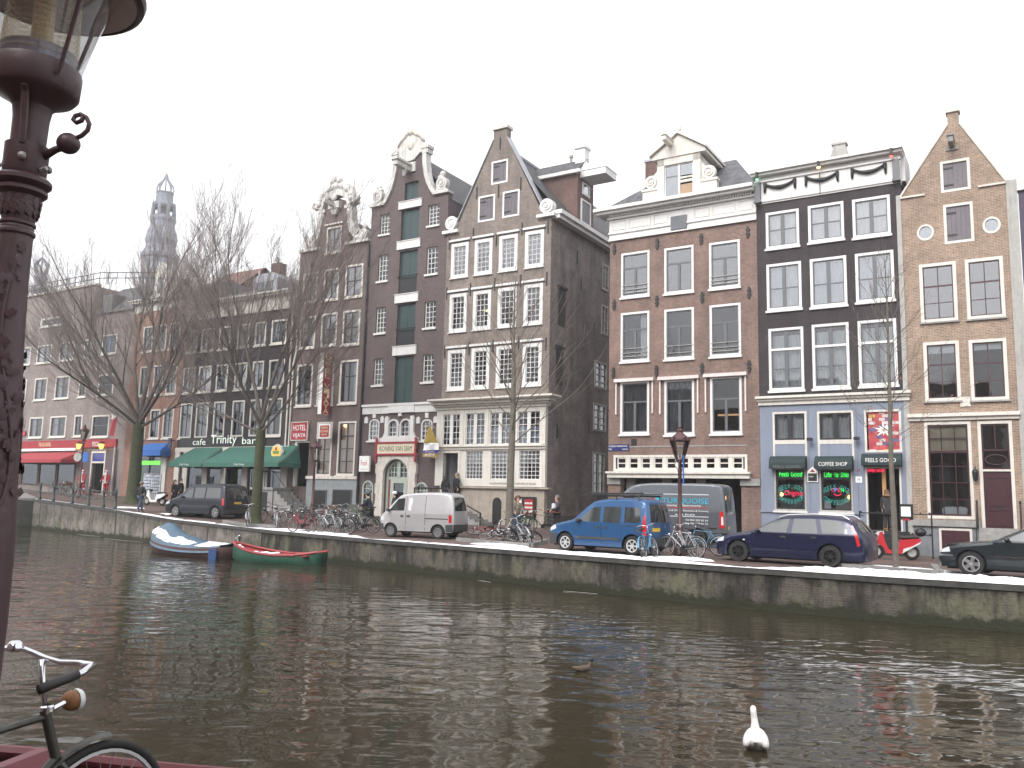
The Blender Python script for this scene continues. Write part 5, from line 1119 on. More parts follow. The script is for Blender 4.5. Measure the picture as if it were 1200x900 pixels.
WARMC=mat('glowing_net_curtain',(.62,.50,.42),.9,emit=(1,.55,.25),estr=.05)  # cloth glows faintly itself, standing in for lamplight behind it
kw2=dict(fw=.11,frame=CREAM,sash=DARKWOOD,sw=.06,v=((.5,.07),),h=((.24,.05),(.49,.05),(.74,.08)),sill=.08,curtain='full',cm=WARMC)
f=H.window(*H.r(370.5,388.7,494.5,557.5),**kw2);f=H.window(*H.r(395.5,416.3,493.8,557),**kw2);x,z=P_(402,498.5);MB().ball((x,.2,z),.1).build('room_lamp',LAMPGLOW,f)
x0,x1,z0,z1=H.r(344.5,361.3,517,570);H.holes.append([(x0+.05,z0),(x1-.02,z0),(x1-.02,z1-.03),(x0+.05,z1-.03)]);f=MB().box(x0,x0+.22,-.02,.15,z0,z1-.1).box(x0,x1,-.025,.15,z1-.1,z1).build('doorway',CREAM,H.root)
v_=[(x0,.16,z0),(x1,.16,z0),(x1,.16,z1),(x0,.16,z1),(x0,2.2,z0),(x1,2.2,z0),(x1,2.2,z1),(x0,2.2,z1)];MB().add(v_,[(4,5,6,7),(0,4,7,3),(5,1,2,6),(0,1,5,4),(3,7,6,2)]).build('hall',mat('dark_green_hall',(.016,.02,.018),.8),f)
zb1=P_(390,558)[1];zb0=P_(390,561.5)[1];xb=P_(359.5,570)[0];MB().box(xb,xr-.05,-.16,.0,zb0,zb1).build('sill_band',PALE,H.root);H.box('plinth',mat('grey_plinth_paint',(.25,.27,.28),.7,dirt=.3),xb+.04,xr-.06,-.08,-.001,0,zb0-.002)
for c in((367.3,384,574,596),(390.8,413.5,573.5,596)):
    x0,x1,z0,z1=H.r(*c);f=MB().bars(x0,x1,z0,z1,.06,-.14,-.082).build('cellar_window',GREYSASH,H.root);MB().box(x0+.06,x1-.06,-.1,-.085,z0+.06,z1-.06).build('pane',BLACK,f)
# stoop on the left with railing
dz=P_(352,572)[1];b=MB();b.box(-1.5,.35,-1.5,-.02,.1,dz-.15);b.box(-1.6,.45,-1.6,-.02,dz-.15,dz);n=6
for i in range(n):b.box(.45+.3*i,.75+.3*i,-1.5,-.12,.1,lerp(dz,.3,(i+1)/(n+1)))
b.build('stoop',GREYSTONE,H.root);MB().box(-1.1,-.1,-1.53,-1.502,.3,dz-.3).build('stoop_hatch',BLACK,H.root)
b=MB();hz=dz+1.0
for i in range(9):x=-1.55+i*.24;b.tube([(x,-1.55,dz),(x,-1.55,hz)],.02 if i%4 else.035,5)
b.tube([(-1.55,-1.55,hz),(.4,-1.55,hz),(2.2,-1.55,1.1)],.03,6);b.tube([(2.2,-1.55,.2),(2.2,-1.55,1.1)],.03,6);b.tube([(-1.55,-1.55,hz),(-1.55,-.1,hz)],.03,6);b.build('stoop_railing',IRON,H.root)
H.wall(poly,BR_HOT);H.body(0,xr,zs-.3,BR_HOT,back=12);zrr=ez-.3
slope('roof',[(0,12,zs-.3),(0,.4,zs-.3),(xr/2,.4,zrr),(xr/2,12,zrr)],PANTILE,H.root);slope('roof',[(xr,.4,zs-.3),(xr,12,zs-.3),(xr/2,12,zrr),(xr/2,.4,zrr)],PANTILE,H.root)
MB().tube([(xr+.02,-.12,1.0),(xr+.02,-.12,zs-.2)],.07,6).build('drain_pipe',IRON,H.root)
MB().tube([(.05,-.12,4.4),(.05,-.12,9.8),(.25,-.12,10.6),(.25,-.12,12.3)],.06,6).build('downpipe',PALE,H.root)
for sg,xo,xe in((-1,a_,0),(1,cq,xr)):
    pts=[(xo+sg*.12,ez-.1),(xo+sg*.2,zs+2.2),(xo+sg*.25,zs+1.5),(xo+sg*.45,zs+.95),(xo+sg*.85,zs+.6)]
    band(pts,[.42,.4,.42,.5,.6],-.16,.35,MW,'gable_volute',H.root)
    b=MB();b.box(min(xo-sg*.05,xe),max(xo-sg*.05,xe),-.22,.4,zs-.02,zs+.16);scroll(b,xe-sg*.55,zs+.55,.36,-.16,.25,turn=-sg);b.ball((xe-sg*1.0,-.05,zs+.35),.3,1.4,.6,.7);b.ball((xe-sg*.45,.0,zs+1.0),.18);b.ball((xe-sg*1.2,0,zs+.6),.22,1,.7,1);b.build('shoulder_ornament',MW,H.root)
    b=MB();b.box(xo-.26,xo+.26,-.2,.4,ez-.12,ez+.1);b.ball((xo+sg*.05,-.05,ez-.3),.22,1,.8,1.2);b.build('capital',MW,H.root)
xm=xr/2;ww=xr/2-a_
n=18;top=[(xm+(ww+.55)*math.cos(math.pi*i/n),ez+.25+(1.55 if.25<i/n<.75 else 1.35)*math.sin(math.pi*i/n)**.8)for i in range(n+1)];inn=[(xm+(ww-.05)*math.cos(math.pi*i/n),ez+.05+.85*math.sin(math.pi*i/n))for i in range(n+1)]
b=MB();b.prism(top+inn[::-1],-.22,.4);b.build('crest',MW,H.root)
b=MB();rnd=random.Random(3)
for i in range(15):
    t=math.pi*(i+.5)/15;rr=rnd.uniform(.9,1.25);b.ball((xm+(ww+.25)*math.cos(t)*1.0,-.2,ez+.3+1.2*math.sin(t)**.8),rnd.uniform(.13,.26),1,.6,1)
for k in range(3):b.ball((xm+(k-1)*.3,-.15,ez+1.85+(.18 if k==1 else 0)),.24,1,.7,1)
for sg in(-1,1):b.tube([(xm+sg*(ww+.5),-.1,ez+.25),(xm+sg*(ww+.9),-.1,ez+.45),(xm+sg*(ww+.75),-.1,ez+.7)],[.16,.13,.08],6)
b.build('crest_carving',MW,H.root,True)
b=MB();b.box(xm-.12,xm+.12,-1.2,0,ez+.1,ez+.36);b.box(xm-.45,xm+.45,-.3,-.0,ez+.0,ez+.45);b.ball((xm,-.3,ez+.75),.22,1.2,.6,1.2);b.prism([(xm-.15,ez-.4),(xm+.15,ez-.4),(xm+.3,ez),(xm-.3,ez)],-.25,-.05);b.build('hoist_beam',MW,H.root)
s=sign_root(H,'hotel_sign','square red hotel sign over the entrance door',*(lambda q:(q[0],-.12,q[1]))(P_(353,505.5)));x0,x1,z0,z1=H.r(343.6,362.4,495,516);w_,h_=(x1-x0)/2,(z1-z0)/2
MB().box(-w_,w_,-.05,.06,-h_,h_).build('panel',REDSIGN,s);MB().bars(-w_-.03,w_+.03,-h_-.03,h_+.03,.05,-.07,.05).build('rim',PALE,s);text('lettering','HOTEL',LETTER,s,0,-.055,.22,width=w_*1.6,height=.36);text('lettering','VIJAYA',LETTER,s,0,-.055,-.3,width=w_*1.6,height=.36)
s=sign_root(H,'hotel_sign','tall narrow vertical hotel sign standing out between first floor windows',*(lambda q:(q[0],-.05,q[1]))(P_(388,451)))
z1,z0=P_(388,415.5)[1],P_(388,486.5)[1];hh=(z1-z0)/2
MB().box(-.15,.15,-.86,-.12,-hh,hh).build('case',LETTER,s);b=MB();b.box(-.04,.04,-.12,.05,hh*.6,hh*.66);b.box(-.04,.04,-.12,.05,-hh*.66,-hh*.6);b.build('bracket',IRON,s);SR=Matrix.Rotation(math.pi/2,3,'Z')
MB().box(.151,.17,-.85,-.13,-hh+.02,hh-.02).build('face',REDSIGN,s)
n=12
for i,chh in enumerate('HOTEL VIJAYA'):
    if chh!=' ':
        zc=lerp(hh-.2,-hh+.2,i/11);text('letter',chh,LETTERY,s,.176,-.49,zc,width=.48,height=.29,rot=SR)
s=sign_root(H,'restaurant_sign','small white box sign with a red panel by the second ground floor window',*(lambda q:(q[0],-.55,q[1]))(P_(381,505.5,-.55)))
MB().box(-.45,.5,-.1,.1,-.45,.45).build('case',LETTER,s);MB().box(-.33,.42,-.115,-.101,-.36,.36).build('panel',REDSIGN,s);MB().box(-.05,.05,.1,.6,.2,.26).build('bracket',IRON,s)
for t,z in(('INDIAN',.22),('RESTAURANT',0),('VIJAYA',-.22)):text('lettering',t,LETTERY,s,.04,-.12,z,width=.66 if len(t)>7 else.5,height=.15)
# ================================================= black brick house over the green-awninged bar
H7=House('canal_house','wide black brick house with a cream cornice over the green-awninged bar',fp(213,450)[0],back=11.0,zb=.5);H=H7
xr=H6.u0-H.u0-.02;P_=H.p
zc1=P_(290,347.5)[1];zc0=P_(290,368)[1]
colA=[(217.5,231),(236.7,250),(256,268.5),(277.3,291),(298.3,312),(319.5,336)]
colC=[(211,225),(229.3,244),(250,263.5),(271.7,286),(292.5,305.5),(311.8,330)]
rows=[((276,381),(276,408)),((262,427),(262,458)),((258,470.5),(258,512.5))]
zr_=[(P_(*a)[1],P_(*c)[1])for a,c in rows]
for ri,(z1,z0)in enumerate(zr_):
    for ci in range(6):
        a=P_(colC[ci][0],490)[0],P_(colC[ci][1],490)[0]
        H.window(a[0],a[1],z0,z1,fw=.11,frame=CREAM,sash=GREYSASH,sw=.05,v=((.5,.05),),h=((.66,.06),)if ri==2 else((.5,.05),),sill=.1,curtain='full' if(ri+ci)%3!=1 else 'sides',glass=GLASS_SKY if ri<2 else GLASS,cm=CURTAIN,blind=.28 if ri==2 else 0)
b=MB();b.box(-.02,xr,-.06,.3,zc0,zc1-.25);b.box(-.05,xr,-.14,0,zc0,zc0+.12);b.box(-.3,xr,-.4,.4,zc1-.25,zc1-.12);b.box(-.4,xr,-.55,.4,zc1-.12,zc1);b.build('cornice',CREAM,H.root)
zf=P_(260,522.5)[1];zl=P_(260,513)[1]
# ground floor: cream pilasters, dark shop windows under the awning
zg=P_(260,524)[1];pil=[0,.9,3.0,4.9,7.0,8.9,xr-.5]
b=MB()
for x in pil:b.box(x,x+.5,-.1,0,0,zg-.3)
b.box(0,xr,-.14,0,zg-.3,zg);b.build('shopfront',CREAM,H.root)
wins=MB();fr=[]
for a,c in zip(pil,pil[1:]):
    if c-a<1.2:continue
    x0,x1=a+.52,c-.02;H.holes.append([(x0,.95),(x1,.95),(x1,zg-.5),(x0,zg-.5)]);f=MB().bars(x0,x1,.92,zg-.45,.08,-.04,.08).build('shop_window',DARKWOOD,H.root);MB().box(x0+.06,x1-.06,.02,.025,1.0,zg-.5).build('pane',GLASS_DARK,f)
    v_=[(x0,.2,.9),(x1,.2,.9),(x1,.2,zg),(x0,.2,zg),(x0,2.2,.9),(x1,2.2,.9),(x1,2.2,zg),(x0,2.2,zg)];MB().add(v_,[(4,5,6,7),(0,4,7,3),(5,1,2,6),(0,1,5,4),(3,7,6,2)]).build('room',ROOM,f)
    MB().box((x0+x1)/2-.2,(x0+x1)/2+.3,.3,.32,1.5,2.2).build('menu_card',PALE,f)
s=sign_root(H,'bar_sign','dark fascia board with white raised bar name lettering',*(lambda q:(q[0],-.05,q[1]))(P_(260,517.5)))
x0,x1=P_(213,517)[0],P_(312,517)[0];hw_=(x1-x0)/2
MB().box(-hw_,hw_,-.08,.04,-.36,.30).build('board',BLACK,s)
WG=mat('lit_pale_lettering',(.75,.8,.74),.5,emit=(.8,1,.85),estr=.15)
text('lettering','cafe',WG,s,-hw_*.50,-.12,0,width=1.35,height=.42);text('lettering','Trinity',WG,s,.35,-.12,.06,width=2.6,height=.78);text('lettering','bar',WG,s,hw_*.67,-.12,.02,width=1.3,height=.46)
# two-part sloping awning
z1a=P_(260,523.5)[1];z0a=P_(250,547,-2.0)[1]
def slope_awning(h,x0,x1,flare,z1,z0,proj,m,name='awning',val=.28,letters=None):
    vs=[(x0+.35,-.05,z1),(x1-.35,-.05,z1),(x1+flare,-proj,z0+val),(x0-flare,-proj,z0+val),(x0-flare,-proj-.01,z0),(x1+flare,-proj-.01,z0),(x0-flare+.05,-.05,z0+val),(x1+flare-.05,-.05,z0+val),(x0-flare+.05,-.05,z0),(x1+flare-.05,-.05,z0)]
    fs=[(0,3,2,1),(3,4,5,2),(0,6,3),(1,2,7),(6,8,4,3),(7,2,5,9)]
    o=MB().add(vs,fs).build(name,m,h.root)
    b=MB();n=max(2,int((x1-x0)/1.1))
    for i in range(n+1):t=i/n;b.tube([(lerp(x0+.35,x1-.35,t),-.05,z1-.06),(lerp(x0-flare,x1+flare,t),-proj+.03,z0+val-.05)],.02,4)
    b.build('awning_arm',PALE,o)
    if letters:text('lettering',letters,LETTER,o,(x0+x1)/2,-proj-.016,z0+val*.5,width=.95,height=.16)
    return o
u_=lambda px,py,dy=-2.0:H.p(px,py,dy)[0]
xm=u_(237,546);slope_awning(H,u_(194,546)+.2,xm-.1,.0,z1a,z0a,2.0,GREENAWN,letters='Cafe Trinity');slope_awning(H,xm+.0,u_(327,549)-.1,.0,z1a,z0a,2.0,GREENAWN,letters='Cafe Trinity')
H.wall([(0,0),(xr,0),(xr,zc0),(0,zc0)],BR_TRI);H.body(0,xr,zc1-.2,BR_TRI,back=11)
slope('roof',[(-.3,-.3,zc1),(xr,-.3,zc1),(xr,5.0,zc1+2.1),(.6,5.0,zc1+2.1)],SLATE,H.root);slope('roof',[(xr,11,zc1),(-.3,11,zc1),(.6,5,zc1+2.1),(xr,5,zc1+2.1)],SLATE,H.root);slope('roof',[(-.3,11,zc1),(-.3,-.3,zc1),(.6,5,zc1+2.1),(.6,5.01,zc1+2.1)],SLATE,H.root)
MB().prism([(5.4,zc1+.4),(7.8,zc1+.4),(7.8,zc1+1.5),(7.3,zc1+1.9),(5.9,zc1+1.9),(5.4,zc1+1.5)],1.2,4).build('dormer',LEAD,H.root);MB().box(5.8,7.4,1.15,1.2,zc1+.6,zc1+1.3).build('dormer_window',GLASS_SKY,H.root)
for x,y,h in((1.9,4.2,1.0),(2.7,5.2,2.2),(4.3,5.0,.5),(10.2,4.5,1.2)):
    ch=MB().box(x,x+(.9 if h>.8 else.5),y,y+.7,zc1+1.2,zc1+1.9+h).build('chimney',BR_RED,H.root);MB().lathe([(.13,0),(.1,.5)],(x+.3,y+.35,zc1+1.9+h),8).build('chimney_pot',PLASTER,ch)
MB().tube([(xr-.25,-.1,4.0),(xr-.25,-.1,zc0-.1)],.07,6).build('drain_pipe',PALE,H.root)
s=sign_root(H,'oval_sign','round yellow-rimmed beer sign hanging at the right end of the green awning',*(lambda q:(q[0],-1.2,q[1]))(P_(325,530,-1.2)))
b=MB();b.lathe([(.001,-.1),(.46,-.1),(.52,-.06),(.52,.06),(.46,.1),(.001,.1)],(0,0,0),8,'y');b.build('case',PALE,s);MB().lathe([(.001,-.112),(.40,-.112),(.40,-.10)],(0,0,0),20,'y').build('face',mat('amber_face',(.62,.42,.10),.4,emit=(1,.6,.15),estr=.12),s);MB().box(-.26,.26,-.13,-.113,-.1,.08).build('emblem',mat('green_emblem',(.12,.22,.05),.4),s);MB().prism([(-.1,.12),(.1,.12),(.05,.3),(-.05,.3)],-.13,-.113).build('emblem',REDSIGN,s);MB().box(-.04,.04,.1,1.2,-.05,.05).build('bracket',IRON,s)

# ================================================= orange-brown house with a shop and cream cornice
H8=House('canal_house','orange-brown brick house with a cream cornice and a blue-awninged shop',fp(152,450)[0],back=11.0,zb=.8);H=H8
xr=H7.u0-H.u0-.01;P_=H.p;zc1=P_(185,350)[1];zc0=P_(185,364)[1]
for(z1p,z0p)in((381,411),(428,463),(479.5,514)):
    z1,z0=P_(185,z1p)[1],P_(185,z0p)[1]
    for a,c in((159.5,171),(175.5,187),(190.8,203)):
        H.window(P_(a,496)[0],P_(c,496)[0],z0,z1,fw=.11,frame=CREAM,sash=GREYSASH,sw=.05,v=((.5,.05),),h=((.62,.06),),sill=.09,curtain='full' if a>170 else 'sides',blind=.25)
b=MB();b.box(-.02,xr-.02,-.06,.3,zc0,zc1-.25);b.box(-.25,xr-.02,-.4,.4,zc1-.25,zc1-.1);b.box(-.3,xr-.02,-.5,.4,zc1-.1,zc1);b.build('cornice',CREAM,H.root)
zg=P_(190,522)[1];x0,x1=P_(158,550)[0],P_(190,550)[0]
b=MB();b.box(x0-.2,x0,-.12,0,0,zg);b.box(x1,x1+.55,-.12,0,0,zg);b.box(x0,x1,-.12,0,zg-.4,zg);b.build('shopfront',mat('pale_shop_paint',(.5,.5,.47),.6),H.root)
H.holes.append([(x0+.03,.4),(x1-.03,.4),(x1-.03,zg-.4),(x0+.03,zg-.4)]);f=MB().bars(x0,x1,.4,zg-.4,.08,-.02,.1).build('shop_window',PALE,H.root);MB().box(x0,x1,.04,.045,.5,zg-.5).build('pane',GLASS_DARK,f);MB().box(x0,x1,1.4,1.5,0,zg).build('room',mat('lit_shop_interior',(.25,.24,.22),.8),f)
b=MB();b.box(x0+.5,x1-.2,-.06,-.03,zg-1.4,zg-1.1);b.box(x0+.5,x0+.65,-.06,-.03,.6,zg-1.4);b.build('green_sign',neon('lime_light',(.25,1,.12),.55),f)
awn=slope_awning(H,P_(156,530,-.9)[0],P_(188,530,-.9)[0],.0,zg+.15,P_(172,534,-.9)[1],.9,BLUEAWN,val=.4,letters='SHOP' and None)
H.wall([(0,0),(xr,0),(xr,zc0),(0,zc0)],BR_ORG);H.body(0,xr,zc1-.2,BR_ORG,back=11)
slope('roof',[(-.2,-.3,zc1),(xr,-.3,zc1),(xr-.8,4.5,zc1+2.2),(.6,4.5,zc1+2.2)],SLATE,H.root);slope('roof',[(xr,11,zc1),(-.2,11,zc1),(.6,4.5,zc1+2.2),(xr-.8,4.5,zc1+2.2)],SLATE,H.root);slope('roof',[(xr,-.3,zc1),(xr,11,zc1),(xr-.8,4.51,zc1+2.2),(xr-.8,4.5,zc1+2.2)],SLATE,H.root)
cx=P_(191,330,.4)[0];b=MB();b.prism([(cx-.95,zc1),(cx+.95,zc1),(cx+.95,zc1+.4),(cx+.7,zc1+1.0),(cx+.62,zc1+2.0),(cx+.35,zc1+2.5),(cx,zc1+2.9),(cx-.35,zc1+2.5),(cx-.62,zc1+2.0),(cx-.7,zc1+1.0),(cx-.95,zc1+.4)],.2,.5);b.box(cx-.6,cx+.6,.5,3,zc1,zc1+1.9);dm=b.build('dormer',CREAM,H.root);MB().box(cx-.33,cx+.33,.17,.198,zc1+.5,zc1+1.7).build('dormer_window',GLASS_SKY,dm)
s=sign_root(H,'shop_sign','small dark blue hanging sign between the blue and green awnings',*(lambda q:(q[0],-.4,q[1]))(P_(199,520,-.4)));MB().box(-.16,.16,-.04,.04,-.3,.4).build('panel',mat('navy_panel',(.03,.045,.10),.5),s);MB().box(-.03,.03,.04,.4,.2,.26).build('bracket',IRON,s)

# ================================================= the corner pub with a red awning
H9=House('corner_pub','pinkish brick corner pub with a red awning and a railed roof',fp(-8,460)[0],back=12.0,zb=1.0);H=H9
xr=H8.u0-H.u0-.01;P_=H.p
zt=P_(75,341)[1];xk=P_(112,350)[0];ze=P_(128,367)[1]
GP=dict(fw=.12,frame=CREAM,sash=GREYSASH,sw=.05,v=((.5,.16),),h=((.6,.05),),sill=.08)
H.window(*H.r(48,73,372,382.5),fw=.12,frame=WHITE,sash=WHITE,sw=.05,v=(.25,.5,.75),h=(),sill=.06)
for z1p,z0p,cols,y in(((402),(423.5),((24,36.5),(44,61),(70,87),(98.3,107)),410),((441),(467.5),((20,31),(40.5,55),(64.5,81),(92,101)),455),((487.5),(512.3),((11,25),(34.3,50),(58.5,77.3),(86.7,96)),500)):
    z1,z0=P_(70,z1p)[1],P_(70,z0p)[1]
    for a,c in cols:H.window(P_(a,y)[0],P_(c,y)[0],z0,z1,glass=GLASS if y>420 else GLASS_SKY,curtain='sides',**GP)
H.window(*H.r(119.5,137,392,415),**{**GP,'sash':mat('blue_sash_paint',(.10,.16,.24),.4)});H.window(*H.r(115,133,438.5,463),**{**GP,'v':(),'h':((.5,.05),)},glass=GLASS_DARK);H.window(*H.r(107.5,127.5,486.5,512.5),**{**GP,'v':(),'h':((.55,.06),)},glass=GLASS_DARK)
zf1,zf0=P_(80,516)[1],P_(80,525)[1];x_end=P_(138,520)[0]
s=sign_root(H,'pub_fascia','long red fascia board with pale lettering over the pub awning',0,-.02,zf0)
MB().box(.2,x_end,-.14,.0,.0,zf1-zf0).build('board',REDAWN,s);MB().box(.15,P_(92,520)[0],-.2,-.0,-.22,-.02).build('pale_edge',LETTER,s)
text('lettering','THE OLD NICKEL',LETTERY,s,P_(55,520)[0],-.15,(zf1-zf0)*.5,width=1.75,height=.3);text('lettering','POOL',LETTER,s,P_(114.5,520)[0],-.15,(zf1-zf0)*.42,width=.85,height=.36);text('lettering','BAR',LETTER,s,P_(98,520)[0],-.15,(zf1-zf0)*.5,width=.6,height=.3)
za=P_(60,526.5)[1];z0a=P_(55,542,-1.8)[1];slope_awning(H,P_(3,540,-1.8)[0],P_(70,540,-1.8)[0]+.1,.0,za-.25,z0a,1.8,REDAWN,val=.25)
x0,x1,z0,z1=H.r(105.8,122.6,529,577.5);zt_=P_(114,542)[1]
H.holes.append([(x0+.03,z0),(x1-.03,z0),(x1-.03,z1-.03),(x0+.03,z1-.03)]);f=MB().bars(x0,x1,z0,z1,.13,-.04,.1,.001).box(x0+.13,x1-.13,-.03,.1,zt_-.05,zt_+.08).build('pub_door',CREAM,H.root);MB().box(x0+.13,x1-.13,.03,.04,zt_+.08,z1-.13).build('fanlight',mat('blue_lit_pane',(.05,.06,.22),.2),f);v_=[(x0,.12,z0),(x1,.12,z0),(x1,.12,zt_),(x0,.12,zt_),(x0,2.2,z0),(x1,2.2,z0),(x1,2.2,zt_),(x0,2.2,zt_)];MB().add(v_,[(4,5,6,7),(0,4,7,3),(5,1,2,6),(0,1,5,4),(3,7,6,2)]).build('hall',ROOM,f)
xw0,xw1=.6,P_(88,560)[0];zw1=z0a+.1;zw0=z0+.5;n=5
for i in range(n):
    a,c=lerp(xw0,xw1,i/n),lerp(xw0,xw1,(i+1)/n);H.holes.append([(a+.1,zw0),(c-.1,zw0),(c-.1,zw1),(a+.1,zw1)]);f=MB().bars(a+.06,c-.06,zw0,zw1,.1,-.06,.08).build('pub_window',mat('brown_wood',(.13,.07,.04),.5),H.root);MB().box(a+.1,c-.1,.0,.01,zw0,zw1).build('pane',GLASS_DARK,f);MB().box(a,c,1.2,1.3,zw0-.2,zw1+.2).build('room',ROOM,f)
for px in(100,126.5):
    x,z=P_(px,523.5);b=MB();b.lathe([(.03,.36),(.22,.22),(.24,.17),(.02,.2)],(x,-.55,z),8);b.box(x-.02,x+.02,-.55,-.1,z+.33,z+.37);l=b.build('pub_lantern',IRON,H.root);MB().lathe([(.02,-.22),(.13,-.16),(.20,.16),(.02,.18)],(x,-.55,z),8).build('lantern_glass',neon('amber_lantern',(1,.55,.08),2.2),l)
s=sign_root(H,'neon_sign','small red neon word in a pub window above the awning',*(lambda q:(q[0],-.1,q[1]))(P_(28,508)));text('tubing','BAR',NEON_R,s,0,0,0,width=.75,height=.32);MB().box(-.42,.42,.02,.05,-.2,.2).build('backboard',BLACK,s)
poly=[(0,0),(xr,0),(xr,ze),(xk,ze),(xk,zt),(0,zt)]
zcut=P_(114,527)[1];xcut=P_(97,550)[0]
H.wall(poly,BR_PUB);H.body(0,xk,zt-.1,BR_PUB,back=12);H.body(xk,xr,ze-.1,BR_PUB,back=12)
MB().box(xcut,x0-.02,-.03,-.002,0,zcut).build('dado',mat('mauve_brown_paint',(.10,.075,.085),.6),H.root);MB().box(x1+.02,P_(137,550)[0],-.03,-.002,0,zcut).build('dado',mat('mauve_brown_paint',(.10,.075,.085),.6),H.root)
slope('roof',[(xk,-.2,ze),(xr,-.2,ze),(xr-.6,2.2,zt+.1),(xk,2.2,zt+.1)],SLATE,H.root);MB().quad((xk,2.2,zt+.1),(xr-.6,2.2,zt+.1),(xr-.6,12,zt+.1),(xk,12,zt+.1)).build('roof_flat',LEAD,H.root)
MB().box(xk+1.2,xk+2.4,-.1,1.8,ze+.1,ze+1.5).build('roof_dormer',GREYSASH,H.root)
b=MB();b.box(-.1,xk+.05,-.15,.4,zt,zt+.16);b.build('cornice',PALE,H.root)
b=MB();zz=zt+.16;pts=[(.3,.2),(xk,.2),(xr-.7,2.4)]
def rail_on(b,p,q,z,h,n,r=.035):
    for i in range(n+1):x,y=lerp(p[0],q[0],i/n),lerp(p[1],q[1],i/n);b.tube([(x,y,z),(x,y,z+h)],r,4)
    for t in(.5,1):b.tube([(p[0],p[1],z+h*t),(q[0],q[1],z+h*t)],r,4)
rail_on(b,pts[0],pts[1],zz,.9,16);rail_on(b,pts[1],pts[2],zz,.9,7);b.build('roof_railing',IRON,H.root)
MB().tube([(P_(139,500)[0],-.15,.2),(P_(139,500)[0],-.15,zf0)],.07,6).build('drain_pipe',PALE,H.root)

# ================================================= behind the row: red-roofed house, church tower and roof turret
hb=empty('canal_house',W(-30.5,-16,0),AZ,'house behind the row with a steep red tiled roof','house')
u0_,z0_=fp(214,352,16);u1_,_=fp(256,352,16);zr_=fp(225,318,18)[1];a=u0_+30.5;c=u1_+30.5+1.5
MB().box(a,c,0,9,0,z0_).build('wall',BR_ORG,hb);zq=fp(250,326,18)[1]
slope('roof',[(a-.3,-.2,z0_),(c,-.2,z0_),(c,4.5,zr_),(a+1.3,4.5,zr_)],REDTILE,hb);slope('roof',[(a-.3,9,z0_),(a-.3,-.2,z0_),(a+1.3,4.5,zr_),(a+1.3,4.6,zr_)],REDTILE,hb)
slope('roof',[(c,9,z0_),(a-.3,9,z0_),(a+1.3,4.5,zr_),(c,4.5,zr_)],REDTILE,hb)

CH_L=mat('hazed_church_lead',(.21,.225,.27),.6,var=.25,vscale=.6);CH_S=mat('church_stone',(.26,.25,.26),.8,var=.2,vscale=.5);GILT=mat('gilt',(.55,.38,.12),.35,metal=.6)  # lead lightened so its colour carries part of the distance haze
def tower(px,dist,name,label,levels,gilt=False):
    d=ray(px,270);d2=Vector((d.x,d.y,0)).normalized();base=d2*dist
    t=empty(name,base,math.atan2(d2.y,d2.x)-math.pi/2,label,'church tower');return t,base
def zat(px,py,dist):d=ray(px,py);k=dist/math.hypot(d.x,d.y);return EYE+d.z*k
D=190.0;t,base=tower(190,D,'church_tower','tall pale blue-grey church tower with an open lantern and onion crown',None)
Z=lambda y:zat(190,y,D);S=D/1000/.93
def oct(b,r0,z0,r1,z1,n=8):b.lathe([(r0,z0),(r1,z1)],(0,0,0),n,a0=math.pi/8,a1=2*math.pi+math.pi/8)
b=MB();b.box(-20.5*S,20.5*S,-20.5*S,20.5*S,0,Z(352));b.build('shaft',CH_S,t)
b=MB();b.lathe([(21*S,Z(352)),(21.5*S,Z(349)),(18.5*S,Z(346)),(18.5*S,Z(306)),(20*S,Z(304)),(20*S,Z(300)),(17*S,Z(297)),(15*S,Z(290)),(16.5*S,Z(283)),(15.5*S,Z(275)),(13*S,Z(268)),(12.5*S,Z(262)),(13.6*S,Z(258)),(13.2*S,Z(255))],(0,0,0),8,a0=math.pi/8,a1=2*math.pi+math.pi/8);b.build('belfry',CH_L,t)
b=MB()
for k in range(8):
    a=math.pi/8+k*math.pi/4;a2=a+math.pi/4
    for q,w in((a,2.6),):b.tube([(11.5*S*math.cos(q),11.5*S*math.sin(q),Z(256)),(10.6*S*math.cos(q),10.6*S*math.sin(q),Z(241))],1.9*S,5)
oct(b,12.5*S,Z(257),12.5*S,Z(254));b.lathe([(10*S,Z(245)),(12.2*S,Z(242)),(12*S,Z(239)),(9*S,Z(237)),(8.6*S,Z(228)),(9.4*S,Z(226)),(.1,Z(226))],(0,0,0),8,a0=math.pi/8,a1=2*math.pi+math.pi/8);b.tube([(0,0,Z(256)),(0,0,Z(241))],3*S,6);b.build('lantern',CH_L,t)
b=MB()
for k in range(8):
    a=k*math.pi/4;b.tube([(r_*S*math.cos(a),r_*S*math.sin(a),Z(y))for r_,y in((6.5,226),(8.3,222),(7.5,218),(4.5,213),(2,209),(1.0,205))],.8*S,4)
b.tube([(0,0,Z(207)),(0,0,Z(196))],.45*S,4);b.build('open_crown',CH_L,t)
b=MB();b.ball((0,0,Z(203.5)),1.3*S);b.tube([(-1.8*S,0,Z(186)),(0,0,Z(188)),(1.8*S,0,Z(186))],.5*S,4);b.tube([(0,0,Z(196)),(0,0,Z(187))],.3*S,4);b.build('gilt_ball',GILT,t)
b=MB();b.lathe([(.01,-20.9*S),(5.2*S,-20.9*S),(5.2*S,-20.4*S)],(0,0,Z(326)),16,'y');b.build('clock_face',mat('ochre_dial',(.34,.27,.14),.6,var=.3),t)
b=MB()
